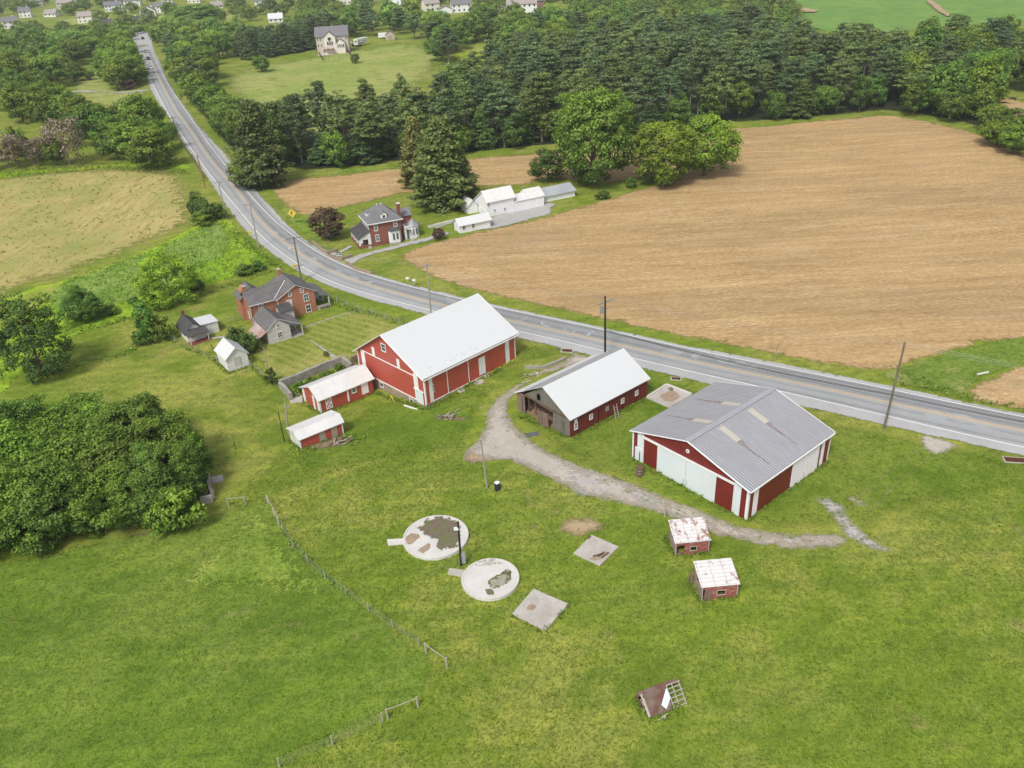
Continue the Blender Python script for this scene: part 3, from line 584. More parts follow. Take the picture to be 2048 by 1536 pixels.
# ------------------------------------------------------------------ building helpers
class Bld:
    def __init__(s, name, label, cat, px, ang, z=None, group=None):
        p = at(*px); s.p = p
        if z is None: z = p.z
        s.t = thing(name, label, cat, (p.x, p.y, z), ang, group)
    def part(s, mb, name, mat, parent=None, label=None, **k):
        o = mb.build(name, MAT[mat], parent or s.t, **k)
        if label: o['label'] = label
        return o
    def gable(s, u0, u1, v0, v1, eave, ridge, mat, axis='u', z0=-.8, name='wall', at_=None, eave2=None):
        c = at_ if at_ is not None else ((v0+v1)/2 if axis == 'u' else (u0+u1)/2)
        a, b = (v0, v1) if axis == 'u' else (u0, u1)
        prof = [(a, z0), (b, z0), (b, eave2 if eave2 is not None else eave), (c, ridge), (a, eave)]
        mb = MB(); (mb.exu(prof, u0, u1) if axis == 'u' else mb.exv(prof, v0, v1))
        return s.part(mb, name, mat)
    def roof(s, u0, u1, v0, v1, eave, ridge, mat, axis='u', oe=.35, og=.3, th=.12, at_=None, lift=.04, name='roof', eave2=None):
        a, b = (v0, v1) if axis == 'u' else (u0, u1); c = at_ if at_ is not None else (a+b)/2
        e2 = eave2 if eave2 is not None else eave
        s1 = (ridge-eave)/(c-a); s2 = (ridge-e2)/(b-c)
        pr = [(a-oe, eave-s1*oe+lift), (c, ridge+lift), (b+oe, e2-s2*oe+lift)]
        prof = pr+[(x, z+th) for x, z in reversed(pr)]
        mb = MB()
        if axis == 'u': mb.exu(prof, u0-og, u1+og)
        else: mb.exv(prof, v0-og, v1+og)
        return s.part(mb, name, mat)
    def many(s, name, mat, boxes, parent=None):
        for q in boxes: s.part(MB().box(*q), name, mat, parent)
    def shed_roof(s, u0, u1, v0, v1, z0, z1, mat, th=.1, name='roof', parent=None):  # slopes in v from z0 at v0 to z1 at v1
        mb = MB(); mb.exu([(v0, z0), (v1, z1), (v1, z1+th), (v0, z0+th)], u0, u1); return s.part(mb, name, mat, parent)
    def box(s, name, mat, *b, parent=None, **k): return s.part(MB().box(*b), name, mat, parent, **k)
    def rect(s, name, mat, plane, a0, a1, z0, z1, d0=0, d1=.05, parent=None):
        return s.part(MB().pl(plane, a0, a1, z0, z1, d0, d1), name, mat, parent)
    def window(s, plane, ac, zc, w, hh, pane='glass_dark', frame='window_white', mun=(1, 1), fw=.1):
        a0, a1, z0, z1 = ac-w/2, ac+w/2, zc-hh/2, zc+hh/2
        m = MB(); m.pl(plane, a0-fw, a1+fw, z0-fw*1.3, z0, 0, .09); m.pl(plane, a0-fw, a1+fw, z1, z1+fw, 0, .07)
        m.pl(plane, a0-fw, a0, z0, z1, 0, .07); m.pl(plane, a1, a1+fw, z0, z1, 0, .07)
        for i in range(mun[0]):
            x = a0+(i+1)*w/(mun[0]+1); m.pl(plane, x-.025, x+.025, z0, z1, .031, .05)
        for j in range(mun[1]):
            z = z0+(j+1)*hh/(mun[1]+1); m.pl(plane, a0, a1, z-.03, z+.03, .031, .052)
        fr = s.part(m, 'window', frame)
        s.part(MB().pl(plane, a0, a1, z0, z1, .005, .03), 'pane', pane, fr); return fr
    def door(s, plane, a0, a1, z0, z1, mat, frame='trim_white', handle=True, fw=.07):
        d = s.rect('door', mat, plane, a0, a1, z0, z1, 0, .05)
        m = MB(); m.pl(plane, a0-fw, a0, z0, z1, 0, .075); m.pl(plane, a1, a1+fw, z0, z1, 0, .075); m.pl(plane, a0-fw, a1+fw, z1, z1+fw, 0, .075)
        s.part(m, 'frame', frame, d); return d

# ---- pole shed
def pole_shed():
    b = Bld('pole_barn', 'large square dark red metal machinery shed with grey ribbed roof and big white sliding doors', 'machinery shed', (1492, 1040.5), 39, -.05)
    L, W, E_, R_ = 15.5, 16.0, 4.0, 6.3
    g = b.gable(0, L, 0, W, E_, R_, 'siding_dark_side'); 
    # re-skin long walls with vertical ribs along u
    b.rect('wall_panel', 'siding_dark', ('v', 0, -1), .003, L-.003, -.75, E_-.12, 0, .02)
    g['label'] = 'dark red ribbed gable wall'
    b.roof(0, L, 0, W, E_, R_, 'roof_ribbed', oe=.25, og=.25, th=.1)
    # verge trims
    s = (R_-E_)/(W/2)
    for u in (-.29, L+.29):
        m = MB(); m.beam((u, -.3, E_-.3*s+.05), (u, W/2, R_+.08), .06, .26, (1, 0, 0)); m.beam((u, W+.3, E_-.3*s+.05), (u, W/2, R_+.08), .06, .26, (1, 0, 0))
        b.part(m, 'verge_trim', 'trim_white')
    m = MB()
    for sg in (-1, 1): m.beam((-.28, W/2+sg*.16, R_+.16-.16*s+.03), (L+.28, W/2+sg*.16, R_+.16-.16*s+.03), .34, .03)
    b.part(m, 'ridge_cap', 'roof_grey_metal')
    b.box('gutter', 'trim_white', -.2, L+.2, -.42, -.27, E_-.16, E_-.04)
    G0 = ('u', 0, -1); V0 = ('v', 0, -1)
    # gable side (v runs 0..16 from the near corner)
    b.rect('corner_trim', 'trim_white', G0, -.02, .22, -.1, E_-.05, .0, .06)
    b.rect('corner_trim', 'trim_white', G0, W-.16, W+.02, -.1, E_-.05, .0, .06)
    b.rect('wall_stripe', 'door_white_side', G0, .92, 1.85, -.05, 4.05, .0, .045)
    b.rect('wall_stripe', 'door_white_side', G0, 14.3, 15.25, -.05, 4.1, .0, .045)
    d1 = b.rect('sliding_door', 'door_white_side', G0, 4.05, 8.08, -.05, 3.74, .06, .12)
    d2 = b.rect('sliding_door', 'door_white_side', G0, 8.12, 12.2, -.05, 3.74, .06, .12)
    b.rect('handle', 'metal_grey', G0, 7.85, 7.9, .4, 1.1, .12, .16, parent=d1); b.rect('handle', 'metal_grey', G0, 8.3, 8.35, .4, 1.1, .12, .16, parent=d2)
    b.rect('door_track', 'trim_white', G0, 1.75, 14.4, 3.76, 3.98, .03, .2)
    sd = b.rect('side_door', 'door_white_side', G0, 14.45, 15.55, -.05, 2.05, .05, .1)
    b.rect('side_door_pane', 'glass_dark', G0, 14.75, 14.87, .35, 1.6, .1, .12, parent=sd)
    m = MB(); m.add([], []); m.tube([(-.03, 8.05, 4.95), (-.09, 8.05, 4.95)], .24, n=20)
    v = b.part(m, 'vent', 'trim_white'); b.part(MB().tube([(-.09, 8.05, 4.95), (-.10, 8.05, 4.95)], .13, n=16), 'vent_core', 'tan_panel', v)
    # long side
    b.rect('corner_trim', 'trim_white', V0, -.04, .2, -.1, E_-.15, .025, .07)
    b.rect('wall_stripe', 'door_white', V0, .9, 1.75, -.1, E_-.3, .022, .05)
    b.rect('wall_stripe', 'door_white', V0, 13.75, 14.4, -.1, E_-.3, .022, .05)
    b.rect('corner_trim', 'trim_white', V0, L-.14, L+.03, -.1, E_-.15, .025, .07)
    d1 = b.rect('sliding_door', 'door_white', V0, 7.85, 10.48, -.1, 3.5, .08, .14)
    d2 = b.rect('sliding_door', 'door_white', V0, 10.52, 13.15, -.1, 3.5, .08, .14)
    b.rect('handle', 'metal_grey', V0, 10.36, 10.4, .5, 1.1, .14, .17, parent=d1)
    b.rect('door_track', 'trim_white', V0, 6.4, 13.6, 3.52, 3.72, .03, .2)
    # skylights with rust streaks
    def slope(v): return (E_+s*v if v <= W/2 else E_+s*(W-v))+.16
    for u in (4.3, 9.6):
        for sg in (0, 1):
            v0, v1 = (7.35, 4.9) if sg == 0 else (8.65, 11.1)
            m = MB(); m.add([(u, v0, slope(v0)), (u+.85, v0, slope(v0)), (u+.85, v1, slope(v1)), (u, v1, slope(v1))], [(0, 1, 2, 3)])
            o = b.part(m, 'skylight', 'skylight')
            v2 = v1-1.1 if sg == 0 else v1+1.1; v3 = v1-4 if sg == 0 else v1+4
            m = MB(); m.add([(u+.0, v1, slope(v1)), (u+.85, v1, slope(v1)), (u+.6, v2, slope(v2)), (u+.55, v3, slope(v3)), (u+.35, v3, slope(v3)), (u+.15, v2, slope(v2))], [(0, 1, 2, 3, 4, 5)])
            b.part(m, 'rust_streak', 'rust_fade')
t = NT('skylight'); w_ = t.wave(.38); MAT['skylight'] = t.done(t.mix(t.rng(w_, .6, 1), (.55, .52, .46), (.42, .38, .32)), .5)
t = NT('rust_fade'); n_ = t.noise(2.5, 6, .8, t.map((4, .8, 1))); MAT['rust_fade'] = t.done(t.ramp(n_, [(.3, (.24, .11, .08)), (.7, (.38, .24, .20))]), .8, None, 0, .3, t.rng(n_, .42, .60, .0, .6))
pole_shed()

# ---- big red barn
def red_barn():
    b = Bld('red_barn', 'big bright red barn with a white metal roof, white trim and a stone foundation', 'barn', (853.6, 815), 43.5, 0)
    L, W, E_, R_ = 17.2, 15.2, 4.1, 7.85
    b.gable(0, L, 0, W, E_, R_, 'siding_bright_side', at_=8.0, z0=-.25, eave2=3.2)['label'] = 'bright red ribbed gable wall'
    m = MB().box(-.08, L+.08, -.08, W+.08, -3.4, -.27); b.part(m, 'foundation', 'stone_rough')
    b.rect('wall_panel', 'siding_bright', ('v', 0, -1), .003, L-.003, -.24, E_-.1, 0, .02)
    b.roof(0, L, 0, W, E_, R_, 'roof_white', at_=8.0, oe=.45, og=.45, th=.12, eave2=3.2)
    for _ in range(26):
        u = random.uniform(.5, L-.5); v = random.choice([.15, .3, .6]) ; z = E_+(R_-E_)/8*v+.165
        b.box('snow_guard', 'metal_grey', u, u+.07, v, v+.07, z, z+.06)
    for u in (-.2, L*.5, L+.2):
        b.part(MB().tube([(u, 8, R_+.1), (u, 8, R_+.75)], .02, n=6), 'lightning_rod', 'galvanised')
    G0 = ('u', 0, -1); V0 = ('v', 0, -1)
    b.rect('corner_trim', 'trim_white', G0, -.05, .14, -.25, E_-.1, 0, .05)
    b.rect('corner_trim', 'trim_white', G0, W-.12, W+.03, -.25, 3.1, 0, .05)
    b.rect('wall_stripe', 'trim_white', G0, 1.3, 2.2, -.3, 3.95, 0, .04)
    b.rect('wall_stripe', 'trim_white', G0, 13.4, 14.25, -.25, 3.6, 0, .04)
    b.rect('band_trim', 'trim_white', G0, 2.2, 13.4, 3.45, 3.6, 0, .05)
    b.rect('band_trim', 'trim_white', G0, 2.2, 13.4, -.32, -.14, 0, .07)
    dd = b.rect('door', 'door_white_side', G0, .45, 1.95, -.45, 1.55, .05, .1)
    b.rect('door_track', 'trim_white', G0, .2, 2.3, 1.55, 1.7, .05, .14, parent=dd)
    b.window(G0, 8.35, 5.75, .85, 1.0, 'glass_mid', mun=(0, 1))
    for v in (5.3, 11.0): b.rect('louvre', 'trim_white', G0, v-.3, v+.3, 3.62, 4.95, 0, .05)
    b.window(('u', -.05, -1), 10.0, -.75, .7, .55, 'glass_dark', mun=(0, 0))
    b.window(('u', -.05, -1), 3.2, -.85, .7, .5, 'glass_dark', mun=(0, 0))
    s1 = (R_-E_)/8; s2 = (R_-3.2)/(W-8)
    for u in (-.5, L+.5):
        m = MB(); m.beam((u, -.5, E_-.5*s1+.03), (u, 8, R_+.1), .05, .2, (1, 0, 0)); m.beam((u, W+.5, 3.2-.5*s2+.03), (u, 8, R_+.1), .05, .2, (1, 0, 0))
        b.part(m, 'verge_trim', 'trim_white')
    # long side
    b.rect('corner_trim', 'trim_white', V0, -.03, .14, -.2, E_-.2, .02, .06)
    b.rect('wall_stripe', 'trim_white', V0, .75, 1.35, -.25, E_-.35, .02, .055)
    b.rect('wall_stripe', 'trim_white', V0, 15.2, 15.95, -.2, E_-.35, .02, .055)
    b.rect('corner_trim', 'trim_white', V0, L-.14, L+.03, -.2, E_-.2, .02, .06)
    b.rect('band_trim', 'trim_white', V0, 1.3, 15.4, 3.55, 3.72, .02, .1)
    b.rect('band_trim', 'trim_white', V0, 1.3, 15.2, -.27, -.12, .02, .08)
    for u in (4.0, 7.9, 12.2): b.rect('batten', 'trim_white' if u < 12 else 'siding_bright', V0, u-.05, u+.05, -.1, 3.55, .02, .07)
    d = b.door(V0, 9.95, 11.0, .1, 2.75, 'trim_white'); d['label'] = 'plain white walk-in door'
    b.window(V0, 1.35, 1.75, .3, 1.1, 'glass_dark', mun=(0, 1), fw=.05); b.window(V0, 15.35, 2.1, .3, 1.1, 'glass_dark', mun=(0, 1), fw=.05)
    b.box('gutter', 'trim_white', -.3, L+.3, -.58, -.46, E_-.38, E_-.27)
red_barn()

# ---- low attached shed
def low_shed():
    b = Bld('low_red_shed', 'low red wing with a long white roof attached to the big red barn', 'shed', (641.5, 825.5), 39, -1.3)
    L, W = 8.6, 4.9
    b.gable(0, L, 0, W, 1.85, 3.1, 'siding_bright_side', at_=1.9)
    b.rect('wall_panel', 'siding_bright', ('v', 0, -1), .003, L-.003, -.7, 1.78, 0, .02)
    b.roof(0, L, 0, W, 1.85, 3.1, 'roof_white_old', at_=1.9, oe=.3, og=.25)
    G0 = ('u', 0, -1); V0 = ('v', 0, -1)
    for a in (.0, 1.25, 4.1): b.rect('wall_stripe', 'trim_white', G0, a, a+.55, -.2, 1.9, 0, .05)
    b.rect('corner_trim', 'trim_white', V0, -.02, .2, -.2, 1.75, .02, .06)
    b.rect('corner_trim', 'trim_white', V0, 4.35, 4.6, -.2, 1.75, .02, .1)
    m = MB(); m.pl(V0, .95, 1.05, -.1, 1.6, .03, .09); m.pl(V0, 1.8, 1.9, -.1, 1.6, .03, .09)
    for z in (-.1, .73, 1.52): m.pl(V0, 1.05, 1.8, z, z+.1, .03, .085)
    for z in (0., .83):
        m.bar(V0, (1.05, z), (1.8, z+.7), .1, .03, .08); m.bar(V0, (1.8, z), (1.05, z+.7), .1, .031, .079)
    b.part(m, 'door', 'trim_white', label='red stable door with white crossed boards')
    b.window(V0, 5.5, 1.15, .55, .6, 'glass_dark', mun=(0, 1), fw=.12)
    b.door(V0, 6.75, 7.7, -.1, 1.55, 'door_white')
low_shed()
def small_red():
    b = Bld('small_red_shed', 'small red shed with tan panels and a white roof in the open grass', 'shed', (602.2, 899), 37, -.55)
    L, W = 6.0, 3.0
    prof = [(0, -.6), (W, -.6), (W, 1.95), (.75, 2.45), (0, 1.85)]
    b.part(MB().exu(prof, 0, L), 'wall', 'white_boards')
    b.rect('wall_panel', 'siding_bright', ('v', 0, -1), .12, L-.1, -.55, 1.82, 0, .02)
    pr = [(-.25, 1.65), (.75, 2.5), (W+.25, 1.9)]
    m = MB(); m.exu(pr+[(x, z+.1) for x, z in reversed(pr)], -.25, L+.25); b.part(m, 'roof', 'roof_white_old')
    V0 = ('v', 0, -1)
    for a in (2.65, 4.35): b.rect('tan_panel', 'tan_panel', V0, a, a+.85, -.4, 1.65, .02, .05)
    for a in (-.02, L-.12): b.rect('corner_trim', 'trim_white', V0, a, a+.14, -.4, 1.75, .02, .06)
small_red()
# ---- middle barn
def mid_barn():
    b = Bld('weathered_barn', 'old barn with weathered grey gable boards, faded red side and a clean white roof slope', 'barn', (1140.8, 875.5), 39, 0)
    L, W, E_, R_, C = 14.2, 10.0, 2.85, 5.45, 4.6; e2 = 2.5
    t_ = .12
    m = MB(); m.exv([(0, -.4), (L, -.4), (L, E_), (0, E_)], 0, t_); b.part(m, 'side_wall', 'barn_red_boards', label='faded red board wall with small white framed windows')
    m = MB(); m.exv([(0, -.4), (L, -.4), (L, e2), (0, e2)], W-t_, W); b.part(m, 'side_wall', 'weathered')
    m = MB(); m.exu([(t_, -.4), (W-t_, -.4), (W-t_, e2), (C, R_), (t_, E_)], L-t_, L); b.part(m, 'gable_wall', 'weathered_side')
    # front gable with a broken opening
    m = MB(); m.exu([(t_, -.4), (3.1, -.4), (3.1, 2.35), (4.6, 2.55), (8.3, 2.95), (C, R_), (t_, E_)], 0, t_)
    b.part(m, 'gable_wall', 'weathered_side', label='weathered grey board gable with a broken open bay')
    m = MB(); m.exu([(8.75, -.4), (W-t_, -.4), (W-t_, e2), (8.75, 2.75)], 0, t_)
    m.exu([(8.35, -.1), (8.72, -.1), (8.72, 2.6), (8.4, 2.6)], -.12, -.05); m.exu([(8.9, -.2), (9.3, -.2), (9.3, 2.3), (8.95, 2.35)], -.13, -.06)
    b.part(m, 'gable_wall', 'plank_brown', label='narrow brown plank wall beside the open bay')
    m = MB(); m.exu([(3.5, -.5), (5.6, -.35), (5.7, 1.75), (3.6, 2.1)], -.45, -.35)
    for a in (3.7, 4.2, 4.7, 5.2): m.exu([(a, -.6), (a+.3, -.6), (a+.35, 1.7+.2*random.random()), (a+.05, 1.9)], -.52, -.46)
    b.part(m, 'door', 'plank_brown', label='broken plank door hanging askew')
    m = MB(); m.exu([(1.1, -.55), (2.9, -.45), (2.9, 1.9), (1.2, 2.0)], -.12, -.04); b.part(m, 'door', 'weathered_side', label='grey board door, shut')
    m = MB(); m.beam((-.05, .2, 2.75), (-.05, 8.6, 2.72), .14); m.beam((-.06, 3.0, 2.5), (-.06, 8.2, 2.85), .12, .2)
    for v in (6.9, 8.2): m.box(.5, .68, v, v+.18, -.2, 2.9)
    b.part(m, 'beam', 'brown_wood')
    m = MB().exu([(5.4, 3.1), (6.0, 3.05), (6.05, 3.75), (5.7, 4.1), (5.35, 3.8)], -.012, -.002); b.part(m, 'hole', 'void_dark')
    m = MB().box(.2, L-.2, .2, W-.2, -.02, .06); b.part(m, 'floor', 'dirt_pile')
    pr = [(-.3, E_-.17+.04), (C, R_+.04)]
    m = MB(); m.exu(pr+[(x, z+.1) for x, z in reversed(pr)], -.3, L+.3); b.part(m, 'roof', 'roof_white', label='clean white metal roof slope')
    s2 = (R_-e2)/(W-C); zz = lambda v: R_-(v-C)*s2+.04
    m = MB(); m.exu([(C+.01, zz(C)), (8.1, zz(8.1)), (8.1, zz(8.1)+.1), (C+.01, zz(C)+.1)], -.3, L+.3); b.part(m, 'roof', 'roof_grey_metal', label='grey metal roof slope')
    m = MB(); m.exu([(8.1, zz(8.1)-.02), (W+.35, zz(W+.35)-.02), (W+.35, zz(W+.35)+.1), (8.1, zz(8.1)+.11)], -.35, L+.3); b.part(m, 'roof_edge', 'roof_white_old', label='pale strip of roof sheets along the far eave')
    V0 = ('v', 0, -1)
    b.window(V0, .95, 1.35, .4, .75, 'glass_dark', mun=(1, 1)); b.rect('panel', 'trim_white', V0, .72, 1.18, 1.95, 2.3, 0, .06)
    for a, z in ((3.6, 1.55), (9.4, 1.45), (12.1, 1.5)): b.window(V0, a, z, .42, .55, 'glass_mid', mun=(1, 1), fw=.09)
    b.rect('patch', 'metal_grey', V0, 6.25, 6.85, 1.1, 1.85, 0, .03)
    for a in (4.95, 9.35): b.part(MB().pl(V0, a, a+.1, -.2, 1.6 if a > 6 else 2.0, 0, .012), 'gap', 'void_dark')
mid_barn()
# ---- two derelict huts
def hut(px, ang, lab, roofmat, dr, L=3.35, W=2.75):
    b = Bld('derelict_hut', lab, 'hut', px, ang, group='derelict huts below the gravel drive')
    t_ = .08; f0, f1 = 1.66, 2.2
    def wallx(v, z1, holes, mat):
        m = MB(); xs = sorted({0, L} | {q for hh in holes for q in hh[:2]})
        for a, c in zip(xs, xs[1:]):
            hs = [hh for hh in holes if hh[0] <= a and hh[1] >= c]
            if not hs: m.box(a, c, v, v+t_, -.25, z1)
            else:
                if hs[0][2] > -.2: m.box(a, c, v, v+t_, -.25, hs[0][2])
                m.box(a, c, v, v+t_, hs[0][3], z1)
        return b.part(m, 'wall', mat)
    holes = [(.12, .9, -.3, 1.3), (1.5, 2.1, .55, 1.0)] if dr else [(.02, .25, -.3, 1.35), (1.45, 2.2, .55, 1.05)]
    w = wallx(0, f0, holes, 'peeling_red'); w['label'] = 'front wall with peeling red paint'
    wallx(W-t_, f1, [], 'peeling_red')
    for u in (0, L-t_):
        m = MB(); a = (1.4, 1.95)
        sl = lambda v: f0+(f1-f0)*v/W
        if u == 0:
            m.exu([(t_, -.25), (a[0], -.25), (a[0], sl(a[0])), (t_, sl(t_))], u, u+t_); m.exu([(a[1], -.25), (W-t_, -.25), (W-t_, sl(W-t_)), (a[1], sl(a[1]))], u, u+t_)
            m.box(u, u+t_, a[0], a[1], -.25, .75); m.exu([(a[0], 1.35), (a[1], 1.35), (a[1], sl(a[1])), (a[0], sl(a[0]))], u, u+t_)
        else: m.exu([(t_, -.25), (W-t_, -.25), (W-t_, sl(W-t_)), (t_, sl(t_))], u, u+t_)
        b.part(m, 'wall', 'peeling_side')
    b.shed_roof(-.15, L+.18, -.1, W+.1, f0-.0, f1+.06, roofmat, .07)
    b.box('floor', 'dirt_pile', t_, L-t_, t_, W-t_, -.1, .03)
    m = MB()
    for hh in holes[1:]:
        m.box(hh[0]-.06, hh[0], -.04, -.001, hh[2]-.06, hh[3]+.06); m.box(hh[1], hh[1]+.06, -.04, -.001, hh[2]-.06, hh[3]+.06); m.box(hh[0], hh[1], -.04, -.001, hh[3], hh[3]+.06); m.box(hh[0], hh[1], -.04, -.001, hh[2]-.08, hh[2])
    b.part(m, 'window_frame', 'lumber_pale')
    m = MB()
    for u in (-.03, L-.05): m.box(u, u+.08, -.05, -.001, -.2, f0-.02)
    b.part(m, 'corner_board', 'lumber_pale')
    if not dr:
        m = MB()
        for k, (a, tilt) in enumerate(((.28, .06), (.5, .14), (.74, .02))): m.beam((a, -.14-.03*k, -.3), (a+tilt, -.06, 1.3), .2, .03, (0, 1, 0))
        m.beam((-.4, 2.2, 0), (-.25, 2.5, 1.1), .18, .03); m.beam((-.55, 2.6, -.05), (-.3, 2.8, 1.0), .15, .03)
        b.part(m, 'loose_board', 'board_brown')
hut((1350.6, 1112), 3, 'derelict hut with a rust-blotched white roof and open doorway, nearer the drive', 'sheet_rusty', True)
hut((1403, 1201), 3, 'derelict hut with a whiter roof and a square window hole, lower of the pair', 'sheet_less_rusty', False)
# ---- collapsed A-frame hog house
def aframe():
    p = at(1302, 1436)
    t_ = thing('collapsed_hut', 'collapsed brown a-frame hut with exposed pale rafters and a loose metal sheet', 'hut', p, 20)
    def P(mb, n, m): return mb.build(n, MAT[m], t_)
    L = 3.3; W = 2.4; R_ = 1.35
    sl = lambda v: .1+(R_-.1)*v/1.3
    m = MB()
    for k in range(9):
        a = k*.225; o = random.uniform(-.03, .03); m.add([(a, 0+o, sl(0)), (a+.21, o, sl(0)), (a+.21-.06, 1.3, R_), (a-.06, 1.3, R_), (a, 0+o, sl(0)-.04), (a+.21, o, sl(0)-.04), (a+.15, 1.3, R_-.04), (a-.06, 1.3, R_-.04)], [(0, 1, 2, 3), (7, 6, 5, 4), (0, 4, 5, 1), (1, 5, 6, 2), (2, 6, 7, 3), (3, 7, 4, 0)])
    P(m, 'roof_boards', 'board_brown')
    m = MB()
    for k in range(3): m.beam((-.1, 1.5+.34*k, R_-.12-.42*k), (L-.05, 1.5+.34*k, R_-.12-.42*k), .32, .03, (0, -.6, 1))
    P(m, 'roof_boards', 'board_brown')
    m = MB(); m.beam((-.12, .02, .16), (-.18, 1.34, R_+.05), .2, .05)
    P(m, 'edge_board', 'lumber_pale')
    m = MB()
    for v in (.02, .28, .55, .82, 1.08, 1.3): m.beam((2.05, v, sl(v)+.02), (L+.1*random.random(), v, sl(v)+.02), .07, .06)
    for u in (2.15, 2.65, L-.02): m.beam((u, -.02, sl(0)-.03), (u-.05, 1.3, R_-.03), .06, .06)
    P(m, 'rafter', 'lumber_pale')
    m = MB(); m.add([(1.15, .38, sl(.38)+.08), (1.45, .06, sl(.06)+.1), (2.1, .55, sl(.55)+.1), (2.02, 1.15, sl(1.15)+.12)], [(0, 1, 2, 3)]); P(m, 'metal_sheet', 'sheet_pale')
    m = MB(); m.exu([(.1, 0), (2.3, 0), (1.3, R_-.12)], .12, .18); P(m, 'end_wall', 'board_brown')
    m = MB(); m.beam((-.2, .7, .1), (-.15, 1.15, .8), .06); m.beam((-.05, .9, .0), (-.25, 1.3, .9), .05); m.beam((.4, -.45, .04), (1.4, -.2, .05), .1, .04); m.box(.9, 1.25, -.5, -.3, .0, .15)
    P(m, 'debris', 'lumber_pale')
    m = MB(); m.exu([(.25, .0), (2.2, .0), (1.3, R_-.2)], .06, .09); P(m, 'dark_interior_panel', 'void_dark')  # solid black panel, its colour standing for the unlit interior
    m = MB(); m.beam((-.15, .3, 0), (-.1, 1.25, R_), .09); m.beam((-.3, 1.2, 0), (-.1, 1.3, R_), .09); m.beam((-.2, .6, .5), (-.25, 2.0, .45), .1); P(m, 'loose_frame', 'brown_wood')
aframe()
